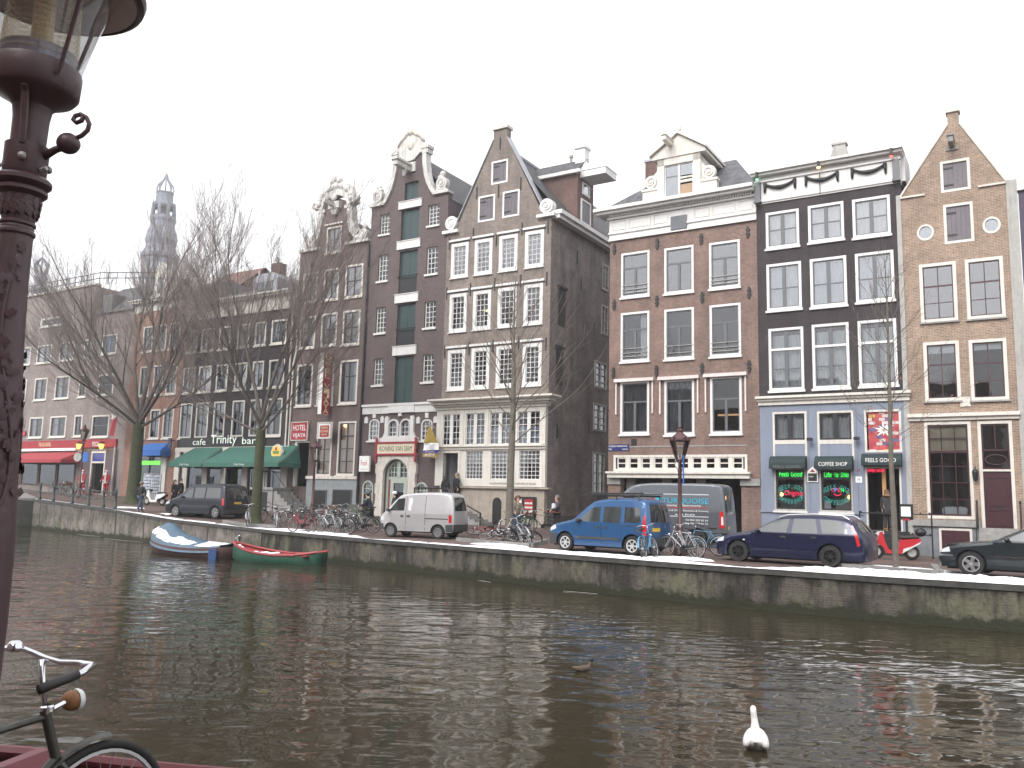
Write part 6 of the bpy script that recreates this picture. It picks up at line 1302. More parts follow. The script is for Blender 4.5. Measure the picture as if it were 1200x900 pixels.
for k in range(8):
    a=k*math.pi/4+math.pi/8*0;b.box(0,0,0,0,0,0)if False else None
    M=Matrix.Rotation(k*math.pi/4,4,'Z');v=[M@Vector(q)for q in((-1.8*S,-17.3*S,Z(338)),(1.8*S,-17.3*S,Z(338)),(1.8*S,-17.3*S,Z(312)),(-1.8*S,-17.3*S,Z(312)))];b.add(v,[(0,1,2,3)])
b.build('louvre',mat('pale_louvre',(.55,.55,.58),.8),t)
D=205.0;t,base=tower(53,D,'church_turret','small grey onion-topped church roof turret beside the lamp post',None);Z=lambda y:zat(53,y,D);S=D/1000/.88
b=MB();b.lathe([(7*S,Z(400)),(6.5*S,Z(345)),(7.4*S,Z(340)),(5.0*S,Z(336)),(5.2*S,Z(330)),(5.9*S,Z(327)),(4.2*S,Z(322))],(0,0,0),8);b.build('base',CH_L,t)
b=MB()
for k in range(8):a=k*math.pi/4;b.tube([(r_*S*math.cos(a),r_*S*math.sin(a),Z(y))for r_,y in((4,322),(5.8,315),(5.8,311),(3,306),(.6,303))],.8*S,4)
b.tube([(0,0,Z(304)),(0,0,Z(294))],.4*S,4);b.build('open_crown',CH_L,t)
# ------------------------------------------------------------------ vehicles (local x runs from the nose to the tail, -y is the side towards the water)
TYRE=mat('tyre_rubber',(.018,.018,.018),.85);ALLOY=mat('silver_rim',(.45,.45,.46),.35,metal=.7);STEEL=mat('black_steel_rim',(.03,.03,.032),.5,metal=.4)
CARGLASS=mat('car_glass',(.022,.028,.03),.04,var=.05,spec=.9,coat=.6);BUMP=mat('dark_bumper_plastic',(.04,.042,.046),.6);UNDER=mat('underbody',(.008,.008,.008),.9)
TAIL=mat('red_tail_lamp',(.45,.015,.015),.2,coat=.5);HEAD=mat('clear_headlamp',(.6,.62,.64),.12,coat=.6);PLATE=mat('yellow_plate',(.65,.42,.03),.5);CHROME=mat('chrome',(.6,.6,.62),.12,metal=1)
def chaikin(p,n=2):
    for _ in range(n):
        q=[p[0]]
        for a,b in zip(p,p[1:]):q+=[(a[0]*.75+b[0]*.25,a[1]*.75+b[1]*.25),(a[0]*.25+b[0]*.75,a[1]*.25+b[1]*.75)]
        p=q+[p[-1]]
    return p
class Car:
    def __init__(s,name,label,loc,rz,L,Wd,top,sill,arch,belt,tumble,paint,r=.07,cat='car',nose=.10,group=None):
        s.L,s.W,s.belt,s.tum,s.sill,s.nose=L,Wd,belt,tumble,sill,nose;s.root=empty(name,loc,rz,label,cat,group);s.paint=paint;s.arch=arch
        P=chaikin(top);s.P=P;N_=[]
        for i in range(len(P)):
            a,b=P[max(0,i-1)],P[min(len(P)-1,i+1)];dx,dz=b[0]-a[0],b[1]-a[1];l=math.hypot(dx,dz)or 1;N_.append((-dz/l,dx/l))
        s.N=N_;Q=[(p[0]-n[0]*r,p[1]-n[1]*r)for p,n in zip(P,N_)];Q[0]=(Q[0][0],sill);Q[-1]=(Q[-1][0],sill);s.r=r
        bot=[]
        for xw,zw,ra in arch[::-1]:
            h=math.sqrt(max(0,ra*ra-(sill-zw)**2));a0=math.asin((sill-zw)/ra)
            bot+=[(xw+ra*math.cos(t),zw+ra*math.sin(t))for t in[lerp(a0,math.pi-a0,k/14)for k in range(15)]]
        bm=s.grid(Q+bot,.16,0);me=bpy.data.meshes.new('body');vs=[v.co.copy()for v in bm.verts];bm.verts.index_update();fs=[[v.index for v in f.verts]for f in bm.faces];bm.free()
        b=MB();b.add(vs,fs);b.add([(v.x,-v.y,v.z)for v in vs],[f[::-1]for f in fs])
        rows=[]
        for p,n,q in zip(P,N_,Q):
            h=s.hw(*p);m=(p[0]-n[0]*r*.29,p[1]-n[1]*r*.29);c=.035
            rows.append([(q[0],-s.hw(*q),q[1]),(m[0],-(h-r*.29),m[1]),(p[0],-(h-r),p[1])]+[(p[0]+n[0]*c*(1-t*t),t*(h-r),p[1]+n[1]*c*(1-t*t))for t in(-.6,-.2,.2,.6)]+[(p[0],h-r,p[1]),(m[0],h-r*.29,m[1]),(q[0],s.hw(*q),q[1])])
        s.rows=rows;n=len(rows[0]);b.add([v for r_ in rows for v in r_],[(i*n+k,i*n+k+1,(i+1)*n+k+1,(i+1)*n+k)for i in range(len(rows)-1)for k in range(n-1)])
        o=b.build('body',paint,s.root,38);clean(o,.004);o.data.polygons.foreach_set('use_smooth',[True]*len(o.data.polygons));o.data.set_sharp_from_angle(angle=R(38));s.body=o
        u=MB();u.box(.25,L-.2,-Wd/2+.13,Wd/2-.13,sill-.05,belt-.1);u.build('underbody',UNDER,s.root)
    def hw(s,x,z):
        h=s.W/2-s.tum*max(0,z-s.belt)-.10*max(0,s.sill+.22-z)
        for d,k in((x,s.nose),(s.L-x,.05)):
            if d<.75:h-=k*(1-max(0,d)/.75)**2
        return h
    def grid(s,poly,step,off):
        tr=tessellate_polygon([[Vector((x,z,0))for x,z in poly]]);bm=bmesh.new();V=[bm.verts.new((x,0,z))for x,z in poly]
        for t in tr:
            try:bm.faces.new([V[i]for i in t])
            except ValueError:pass
        for ax,lo,hi in((0,min(p[0]for p in poly),max(p[0]for p in poly)),(2,min(p[1]for p in poly),max(p[1]for p in poly))):
            x=math.ceil(lo/step)*step
            while x<hi:
                co=[0,0,0];co[ax]=x;no=[0,0,0];no[ax]=1
                bmesh.ops.bisect_plane(bm,geom=bm.verts[:]+bm.edges[:]+bm.faces[:],plane_co=co,plane_no=no);x+=step
        for v in bm.verts:v.co.y=-(s.hw(v.co.x,v.co.z)+off)
        bmesh.ops.recalc_face_normals(bm,faces=bm.faces)
        f=bm.faces[:];
        if f and sum(q.normal.y*q.calc_area()for q in f)>0:bmesh.ops.reverse_faces(bm,faces=f)
        return bm
    def patch(s,name,poly,m,off=.006,both=True,parent=None):
        bm=s.grid(poly,.2,off);bm.verts.index_update();vs=[v.co.copy()for v in bm.verts];fs=[[v.index for v in f.verts]for f in bm.faces];bm.free()
        o=MB().add(vs,fs).build(name,m,parent or s.root,True)
        if both:MB().add([(v.x,-v.y,v.z)for v in vs],[f[::-1]for f in fs]).build(name,m,parent or s.root,True)
        return o
    def near(s,q):return min(range(len(s.P)),key=lambda i:(s.P[i][0]-q[0])**2+(s.P[i][1]-q[1])**2)
    def strip(s,name,a,b,m,off=.008,k0=2,k1=7,ta=None,parent=None):
        i,j=s.near(a),s.near(b);n=k1-k0+1;vs=[]
        for q in range(i,j+1):
            nx,nz=s.N[q]
            for k in range(k0,k1+1):v=s.rows[q][k];y=v[1]*(ta or 1);vs.append((v[0]+nx*off,y,v[2]+nz*off))
        return MB().add(vs,[(r_*n+k,r_*n+k+1,(r_+1)*n+k+1,(r_+1)*n+k)for r_ in range(j-i)for k in range(n-1)]).build(name,m,parent or s.root,True)
    def wheels(s,rw,wd=.19,rimm=None,spokes=6,rr=.66):
        for xw,zw,ra in s.arch:
            for sg in(-1,1):
                y=sg*(s.W/2-.02-wd/2);f=sg*wd/2
                t=MB().lathe([(rw*.66,-wd/2),(rw*.93,-wd/2),(rw,-wd*.32),(rw,wd*.32),(rw*.93,wd/2),(rw*.66,wd/2)],(xw,y,rw),24,'y').build('wheel',TYRE,s.root,40)
                b=MB();b.lathe([(rw*.67,f*.75),(rw*.67,f*.96),(rw*.58,f*.98),(rw*.56,f*.45)],(xw,y,rw),20,'y');b.lathe([(.001,f*.82),(rw*.16,f*.80),(rw*.2,f*.5)],(xw,y,rw),12,'y')
                for k in range(spokes):
                    a=k*2*math.pi/spokes;c,s_=math.cos(a),math.sin(a);w=rw*(.085 if spokes>5 else.13)
                    q=[(xw+c*r_*rw-s_*w*u,y+f*d,rw+s_*r_*rw+c*w*u)for r_,u,d in((.1,-1,.8),(.6,-1.25,.9),(.6,1.25,.9),(.1,1,.8))];b.add(q,[(0,1,2,3),(3,2,1,0)])
                b.m=1;b.lathe([(.001,f*.3),(rw*.62,f*.3)],(xw,y,rw),16,'y');b.build('rim',[rimm or ALLOY,UNDER if spokes<8 else rimm or ALLOY],t)
    def mirror(s,x,z,m):
        for sg in(-1,1):
            b=MB();b.ball((x,sg*(s.hw(x,z)+.1),z),.1,.7,1.15,.75);b.box(x-.03,x+.03,min(sg*(s.hw(x,z)-.05),sg*(s.hw(x,z)+.08)),max(sg*(s.hw(x,z)-.05),sg*(s.hw(x,z)+.08)),z-.05,z);b.build('wing_mirror',m,s.root,True)
    def door(s,poly,handle):
        for both in(False,):
            g=s.patch('door_gap',poly,UNDER,.002);d=s.patch('door',[((p[0]-cx)*k+cx,(p[1]-cz)*k2+cz)for cx,cz,k,k2 in[(sum(p[0]for p in poly)/len(poly),sum(p[1]for p in poly)/len(poly),.982,.982)]for p in poly],s.paint,.004,both=False)
            if handle:x,z=handle;MB().box(x,x+.15,-(s.hw(x,z)+.035),-(s.hw(x,z)+.003),z-.025,z+.025).build('handle',BUMP,d)
def place(pf,pr,x_front,x_rear,yside):
    "nose and tail wheel contact measured in the photo -> origin and heading of the vehicle"
    a=gpt(*pf);wb=x_rear-x_front;best=None
    for k in range(-300,451):
        rz=AZ+R(k*.1);e=Vector((math.cos(rz),math.sin(rz),0));q=CROT.transposed()@(a+e*wb-CAMP);x=600-q.x/q.z*FPX
        sc=abs(x-pr[0])+abs(k)*.002
        if best is None or sc<best[0]:best=(sc,rz,e)
    rz,e=best[1],best[2];o=a-e*x_front+Vector((-e.y,e.x,0))*yside;b=a+e*wb;o.z=(a.z+gz(*uw(b)))/2
    return o,rz
def paint(name,c,metal=.25):return mat(name,c,.28,metal=metal,var=.05,vscale=1.5,coat=.5)
def band_ends(c,zf,zr,m):
    "front and rear bumper skins"
    P0,P1=c.P[0],c.P[-1];c.strip('front_bumper',P0,(c.P[0][0]-.02,zf),m,.012,1,8);c.strip('rear_bumper',(c.L,zr),P1,m,.012,1,8)

# blue small van with roof bars
o,rz=place((661.7,645.8),(740,650.5),.78,3.42,.83);BLUE=paint('sky_blue_paint',(.020,.082,.205))
c=Car('parked_van','sky blue small van with black roof rack and grey bumpers',o,rz,4.03,1.68,[(.04,.22),(0,.45),(.02,.62),(.10,.78),(.32,.92),(.98,1.05),(1.10,1.10),(1.72,1.62),(1.92,1.73),(2.4,1.80),(3.1,1.82),(3.7,1.79),(3.86,1.72),(3.93,1.5),(4.0,1.0),(4.03,.62),(4.02,.3)],.24,[(.78,.31,.38),(3.42,.31,.38)],1.0,.19,BLUE,cat='van',nose=.16)
for q in([(1.30,1.04),(1.86,1.50),(2.18,1.53),(2.18,1.03)],[(2.32,1.03),(2.32,1.54),(2.98,1.54),(2.98,1.03)],[(3.14,1.05),(3.12,1.54),(3.66,1.53),(3.74,1.10),(3.70,1.05)]):c.patch('side_window',q,CARGLASS)
for q,h in(([(1.20,.34),(1.14,.99),(2.24,.99),(2.24,.34)],(2.02,.86)),([(2.26,.34),(2.26,.99),(3.02,.99),(3.06,.62),(2.95,.34)],(2.34,.86))):c.door(q,h)
c.patch('side_moulding',[(1.2,.46),(1.2,.54),(2.95,.54),(2.95,.46)],BUMP,.014);c.patch('slide_rail',[(3.04,.93),(3.04,.955),(3.78,.955),(3.78,.93)],BUMP,.008)
c.patch('front_bumper_side',[(.06,.24),(.04,.6),(.42,.6),(.38,.24)],BUMP,.01);c.patch('rear_bumper_side',[(3.82,.24),(3.70,.60),(4.0,.62),(4.0,.24)],BUMP,.01);band_ends(c,.6,.62,BUMP)
c.patch('tail_light',[(3.80,.66),(3.83,1.28),(3.9,1.30),(3.97,.66)],TAIL,.012);c.patch('headlight',[(.08,.66),(.10,.78),(.36,.90),(.40,.76)],HEAD,.01);c.patch('fuel_cap',[(3.62+.07*math.cos(t),.80+.07*math.sin(t))for t in[k*.628 for k in range(10)]],BUMP,.006,False)
c.strip('windscreen',(1.14,1.14),(1.74,1.62),CARGLASS,.008,ta=.93);c.strip('rear_window',(3.89,1.64),(3.98,1.08),CARGLASS,.01,ta=.86);MB().box(4.03,4.05,-.55,-.1,.78,.90).build('number_plate',PLATE,c.root);c.wheels(.31,rimm=mat('white_hubcap',(.62,.62,.62),.4));c.mirror(1.36,1.06,BUMP)
b=MB()
for x in(1.9,2.75,3.6):
    b.tube([(x,-.68,1.72),(x,-.66,1.90),(x,.66,1.90),(x,.68,1.72)],.02,5)
for y in(-.62,.62):b.tube([(1.35,y,1.88),(1.6,y,1.98),(3.75,y,2.0)],.018,5);b.tube([(1.6,y,1.92),(3.7,y,1.92)],.015,5)
for k in range(7):x=1.6+k*.34;b.tube([(x,-.62,1.92),(x,-.62,2.0)],.012,4);b.tube([(x,-.62,1.93),(x,.62,1.93)],.012,4)
b.build('roof_rack',BLACK,c.root)

# dark blue estate car
o,rz=place((865,658),(973,662.7),.82,3.57,.87);NAVY=paint('navy_paint',(.008,.010,.042))
c=Car('parked_car','navy blue estate car with silver roof rails behind the snowy quay edge',o,rz,4.545,1.76,[(.06,.18),(0,.35),(.0,.52),(.06,.63),(.30,.78),(.85,.89),(1.22,.94),(1.3,.97),(1.95,1.33),(2.25,1.42),(3.1,1.47),(3.8,1.44),(4.12,1.36),(4.224,1.28),(4.448,.96),(4.52,.80),(4.544,.5),(4.512,.22)],.20,[(.82,.31,.38),(3.57,.31,.38)],.92,.36,NAVY,r=.09,nose=.22)
for q in([(1.32,.945),(2,1.30),(2.4,1.355),(2.32,.945)],[(2.46,.945),(2.52,1.36),(3.14,1.37),(3.24,.95)],[(3.36,.955),(3.27,1.365),(3.82,1.34),(4.048,1.08),(4.064,.98)]):c.patch('side_window',q,CARGLASS,.008)
for q,h in(([(1.3,.28),(1.24,.91),(2.36,.91),(2.36,.28)],(2.14,.82)),([(2.38,.28),(2.38,.91),(3.28,.91),(3.14,.6),(3.06,.28)],(3.04,.83))):c.door(q,h)
c.patch('side_moulding',[(1.3,.50),(1.3,.56),(3.1,.56),(3.1,.50)],NAVY,.014);c.patch('tail_light',[(4.336,.62),(4.272,.9),(4.144,1.20),(4.192,1.23),(4.336,.97),(4.416,.66)],TAIL,.01);c.patch('headlight',[(.06,.58),(.12,.66),(.36,.77),(.34,.62)],HEAD,.01)
c.strip('windscreen',(1.32,1.0),(1.96,1.33),CARGLASS,.008,ta=.9);c.strip('rear_window',(4.224,1.26),(4.416,1.0),CARGLASS,.01,ta=.88);c.wheels(.315,rimm=STEEL);c.mirror(1.46,.98,NAVY);MB().box(4.44,4.50,-.2,.25,.63,.73).build('number_plate',PLATE,c.root)
b=MB()
for sg in(-1,1):b.tube([(2.05,sg*.66,1.38),(2.3,sg*.64,1.47),(3.1,sg*.63,1.51),(3.9,sg*.63,1.48),(4.08,sg*.64,1.38)],.022,6)
b.build('roof_rail',ALLOY,c.root);c.patch('side_repeater',[(.98,.66),(.98,.70),(1.04,.70),(1.04,.66)],HEAD,.006)

# silver panel van
o,rz=place((456.7,629.6),(512.3,633.4),.58,2.80,.72);SILV=paint('silver_paint',(.48,.47,.48),.45)
c=Car('parked_van','small silver panel van with a snub nose and tall roof',o,rz,3.5,1.46,[(.05,.28),(0,.45),(0,.78),(.06,.92),(.24,1.04),(.88,1.66),(1.05,1.76),(1.5,1.83),(2.5,1.87),(3.2,1.84),(3.36,1.76),(3.42,1.55),(3.49,.9),(3.5,.55),(3.48,.32)],.28,[(.58,.27,.34),(2.80,.27,.34)],1.0,.12,SILV,cat='van',nose=.14)
c.patch('side_window',[(.50,1.10),(.90,1.58),(1.22,1.62),(1.22,1.10)],CARGLASS)
for q in([(1.40,1.12),(1.40,1.62),(2.10,1.62),(2.10,1.12)],[(2.30,1.12),(2.30,1.62),(3.0,1.60),(3.06,1.12)]):c.patch('pressed_panel',q,SILV,.012)
for x in(1.30,2.20):c.patch('door_gap',[(x-.008,.32),(x-.008,1.72),(x+.008,1.72),(x+.008,.32)],UNDER,.003)
for x in(1.06,1.36):MB().box(x,x+.12,-.76,-.72,.86,.92).build('handle',BUMP,c.root)
c.patch('slide_rail',[(2.22,.79),(2.22,.83),(3.25,.83),(3.25,.79)],BUMP,.006);c.patch('tail_light',[(3.29,.66),(3.28,.98),(3.40,.98),(3.42,.66)],TAIL,.012);c.patch('headlight',[(.03,.66),(.05,.84),(.26,.88),(.24,.68)],HEAD,.01)
c.patch('front_bumper_side',[(.04,.30),(.02,.56),(.20,.56),(.26,.30)],BUMP,.01);c.patch('rear_bumper_side',[(3.16,.30),(3.14,.58),(3.47,.6),(3.47,.3)],BUMP,.01);band_ends(c,.56,.6,BUMP)
c.strip('windscreen',(.26,1.10),(.86,1.68),CARGLASS,.008,ta=.94);c.strip('rear_window',(3.39,1.70),(3.46,1.16),CARGLASS,.012,ta=.9);MB().box(3.505,3.52,-.24,.24,.72,.84).build('number_plate',PLATE,c.root);c.wheels(.27,.16,mat('grey_steel_rim',(.30,.30,.31),.45,metal=.4),8);c.mirror(.5,1.12,BUMP)

# dark van by the left tree
o,rz=place((204.5,605.5),(251,612),.95,3.95,.93);MIDN=paint('midnight_blue_paint',(.006,.007,.016))
c=Car('parked_van','midnight blue people carrier van with silver wheels beside the tree',o,rz,4.66,1.88,[(.05,.25),(0,.42),(.02,.66),(.12,.82),(.5,.98),(1.05,1.12),(1.75,1.66),(1.95,1.77),(2.4,1.84),(3.5,1.87),(4.3,1.84),(4.46,1.74),(4.55,1.4),(4.63,.9),(4.66,.55),(4.64,.3)],.26,[(.95,.33,.40),(3.95,.33,.40)],1.02,.16,MIDN,cat='van',nose=.14)
for q in([(1.38,1.10),(1.92,1.58),(2.20,1.62),(2.20,1.10)],[(2.34,1.10),(2.34,1.64),(3.10,1.66),(3.10,1.10)],[(3.22,1.10),(3.22,1.66),(4.22,1.64),(4.28,1.10)]):c.patch('side_window',q,CARGLASS)
for x in(2.27,3.16):c.patch('door_gap',[(x-.01,.32),(x-.01,1.7),(x+.01,1.7),(x+.01,.32)],UNDER,.003)
c.patch('side_moulding',[(1.4,.62),(1.4,.68),(3.5,.68),(3.5,.62)],BUMP,.012);c.patch('tail_light',[(4.42,.72),(4.42,1.10),(4.55,1.10),(4.58,.72)],TAIL,.012);c.patch('headlight',[(.08,.68),(.12,.80),(.46,.93),(.48,.76)],HEAD,.01)
c.strip('windscreen',(1.1,1.16),(1.76,1.66),CARGLASS,.008,ta=.94);c.strip('rear_window',(4.48,1.68),(4.58,1.12),CARGLASS,.012,ta=.9);c.wheels(.33,rimm=ALLOY,spokes=7);c.mirror(1.5,1.12,MIDN);MB().box(4.665,4.68,-.26,.26,.8,.92).build('number_plate',PLATE,c.root);band_ends(c,.5,.5,BUMP)

# grey high-roof van with lettering
pr=gpt(817.5,641.3);rz=AZ+R(5);e=Vector((math.cos(rz),math.sin(rz),0));nn=Vector((-math.sin(rz),math.cos(rz),0));GREYP=paint('grey_van_paint',(.115,.125,.145),.4)
o=pr-e*4.75+nn*1.0
c=Car('parked_van','tall dark grey delivery van with turquoise lettering on its side',o,rz,5.9,2.05,[(.06,.3),(0,.5),(.02,.85),(.12,1.05),(.5,1.2),(.95,1.42),(1.6,2.12),(1.95,2.4),(2.4,2.5),(3.5,2.52),(5.5,2.5),(5.72,2.44),(5.78,2.2),(5.86,1.2),(5.9,.7),(5.88,.35)],.34,[(1.0,.34,.42),(4.75,.34,.42)],1.4,.10,GREYP,cat='van',nose=.16)
c.patch('side_window',[(1.15,1.36),(1.72,1.98),(2.1,2.02),(2.1,1.36)],CARGLASS)
for z in(1.18,2.06):c.patch('side_line',[(2.5,z),(2.5,z+.035),(5.2,z+.035),(5.2,z)],mat('silver_line',(.45,.47,.5),.4),.006)
for x in(2.4,4.0):c.patch('door_gap',[(x-.01,.45),(x-.01,2.2),(x+.01,2.2),(x+.01,.45)],UNDER,.003)
TQ=mat('turquoise_lettering',(.02,.40,.58),.4);yy=lambda z:-c.hw(4.0,z)-.012
text('side_lettering','TURQUOISE',TQ,c.root,4.25,yy(1.72),1.80,width=1.9,height=.25);text('side_lettering','Catering & Gastronomie',LETTER,c.root,4.15,yy(1.6),1.625,width=1.5,height=.10);c.patch('side_line',[(3.2,1.535),(3.2,1.56),(5.15,1.56),(5.15,1.535)],TAIL,.008)
for k,(t,w)in enumerate((('Feesten & Diners, Recepties & Catering',1.9),('aan huis',.8))):text('side_lettering',t,LETTER,c.root,4.25,yy(1.3),1.42-.14*k,width=w,height=.08)
for k in range(2):text('side_lettering',('Tel 020 330 00 24','Fax 020 330 01 25')[k],LETTER,c.root,4.72,yy(.9),1.06-.13*k,width=.9,height=.07)
MB().box(2.9,3.2,yy(1.6)-.008,yy(1.6),1.64,1.94).build('logo',TQ,c.root);MB().prism([(2.87,1.68),(2.99,1.64),(3.03,1.88),(2.91,1.96)],yy(1.6)-.02,yy(1.6)-.01).build('logo',TAIL,c.root)
c.patch('tail_light',[(5.62,.78),(5.64,1.42),(5.78,1.42),(5.84,.78)],TAIL,.014);c.patch('tail_lens',[(5.70,.9),(5.70,1.22),(5.77,1.22),(5.79,.9)],HEAD,.02);c.strip('windscreen',(1.0,1.5),(1.58,2.08),CARGLASS,.008,ta=.95)
b=MB();b.box(5.86,5.875,-.012,.012,.55,2.35);b.build('rear_door_gap',UNDER,c.root)
for sg in(-1,1):b=MB();b.hexa([(5.8,sg*.5-.33,1.42),(5.86,sg*.5-.33,1.42),(5.86,sg*.5+.33,1.42),(5.8,sg*.5+.33,1.42),(5.73,sg*.48-.3,2.12),(5.80,sg*.48-.3,2.12),(5.80,sg*.48+.3,2.12),(5.73,sg*.48+.3,2.12)]);b.build('rear_window',CARGLASS,c.root)
MB().box(5.905,5.915,-.75,-.3,.72,.84).build('number_plate',PLATE,c.root);c.wheels(.34,rimm=STEEL);band_ends(c,.6,.6,BUMP);c.mirror(1.4,1.5,BUMP)

# black-green saloon cut by the right edge of the photograph
pf=gpt(1138.6,675.4);rz=R(-40);e=Vector((math.cos(rz),math.sin(rz),0));nn=Vector((-math.sin(rz),math.cos(rz),0));DGR=paint('black_green_paint',(.012,.018,.022));o=pf-e*.86+nn*.88
c=Car('parked_car','black-green saloon car with five-spoke alloy wheels and chrome side strip',o,rz,4.8,1.80,[(.06,.2),(0,.36),(.02,.50),(.10,.64),(.22,.74),(.6,.84),(1.35,.93),(1.5,.98),(2.2,1.34),(2.5,1.41),(3.1,1.42),(3.6,1.33),(4.2,1.02),(4.45,.98),(4.72,.90),(4.8,.6),(4.76,.25)],.22,[(.86,.32,.39),(3.69,.32,.39)],.93,.40,DGR,r=.08,nose=.2)
for q in([(1.62,.97),(2.24,1.28),(2.62,1.34),(2.62,.97)],[(2.70,.97),(2.70,1.34),(3.1,1.34),(3.55,1.22),(3.72,1.0)]):c.patch('side_window',q,CARGLASS,.008)
for q,h in(([(1.42,.30),(1.40,.92),(2.64,.92),(2.64,.30)],(2.42,.80)),([(2.68,.30),(2.68,.92),(3.4,.92),(3.3,.5),(3.2,.3)],(3.2,.80))):c.door(q,h)
c.patch('side_moulding',[(1.3,.53),(1.3,.57),(3.3,.57),(3.3,.53)],CHROME,.014);c.patch('bumper_strip',[(.04,.50),(.04,.55),(.44,.55),(.44,.50)],CHROME,.014);c.patch('headlight',[(.12,.60),(.16,.68),(.34,.76),(.36,.62)],HEAD,.012)
c.strip('windscreen',(1.5,1.0),(2.2,1.34),CARGLASS,.008,ta=.9);c.strip('rear_window',(3.6,1.32),(4.18,1.04),CARGLASS,.008,ta=.9);c.wheels(.325,.2,ALLOY,5);c.mirror(1.75,1.0,DGR);c.strip('bumper_strip',(.0,.48),(.04,.55),CHROME,.012)
b=MB();b.bars(-.38,.38,-.12,.12,.025,-.02,.02)
for k in range(5):b.box(-.35,.35,-.01,.01,-.08+k*.04-.006,-.08+k*.04+.006)
g=b.build('grille',CHROME,c.root);g.location=(.10,0,.66);g.rotation_euler=(R(-25),0,R(-90))
# ------------------------------------------------------------------ street things
LAMPRED=mat('dark_red_lamp_paint',(.075,.030,.032),.5,var=.2);LAMPGLASS=glassmat('lantern_glass',(.95,.95,.92),refl=.7,see=.93)
def street_lamp(label,px,py,h=4.6):
    P=gpt(px,py);t=empty('street_lamp',P,AZ+.3,label,'street lamp','crown lanterns along the quay');z=h-1.15
    MB().lathe([(.20,0),(.20,.25),(.14,.32),(.13,.8),(.10,.9),(.12,.95),(.075,1.0),(.06,z-.3),(.085,z-.27),(.06,z-.2),(.055,z)],(0,0,0),10).build('pole',LAMPRED,t,True)
    b=MB();b.lathe([(.05,z),(.14,z+.04),(.15,z+.1),(.10,z+.12)],(0,0,0),8);b.lathe([(.33,z+.72),(.35,z+.74),(.35,z+.79),(.14,z+.97),(.10,z+1.02),(.12,z+1.08),(.05,z+1.14),(.06,z+1.19),(.001,z+1.24)],(0,0,0),6)
    for k in range(6):a=k*math.pi/3;b.tube([(.14*math.cos(a),.14*math.sin(a),z+.1),(.33*math.cos(a),.33*math.sin(a),z+.74)],.014,4);b.ball((.34*math.cos(a),.34*math.sin(a),z+.83),.045)
    for k in range(4):a=k*math.pi/2;b.tube([(.06*math.cos(a),.06*math.sin(a),z-.22),(.18*math.cos(a),.18*math.sin(a),z-.08),(.13*math.cos(a),.13*math.sin(a),z+.05)],.014,4)
    b.build('lantern',LAMPRED,t);MB().lathe([(.125,z+.12),(.315,z+.72)],(0,0,0),6).build('lantern_pane',LAMPGLASS,t);MB().lathe([(.03,z+.15),(.05,z+.3),(.03,z+.5)],(0,0,0),8).build('mantle',LETTER,t);return t
lp=street_lamp('dark red crown lantern among parked bicycles in front of the grey delivery van',797,652,4.2)
MB().box(.10,.13,-.2,.2,2.35,3.3).build('parking_sign',mat('blue_road_sign',(.02,.12,.42),.4),lp)
street_lamp('dark red crown lantern in front of the hotel beside the row of bicycles',365,612,4.3)
l3=street_lamp('dark red crown lantern by the bridge railing in front of the red awning',92,583,5.2);b=MB().lathe([(.001,-.02),(.33,-.02),(.33,.02),(.001,.02)],(-.3,-.1,2.9),16,'y');b.build('round_sign',PLASTER,l3);MB().box(.15,.6,-.12,-.09,2.55,3.25).build('blue_sign',mat('blue_road_sign',(.02,.12,.42),.4),l3)

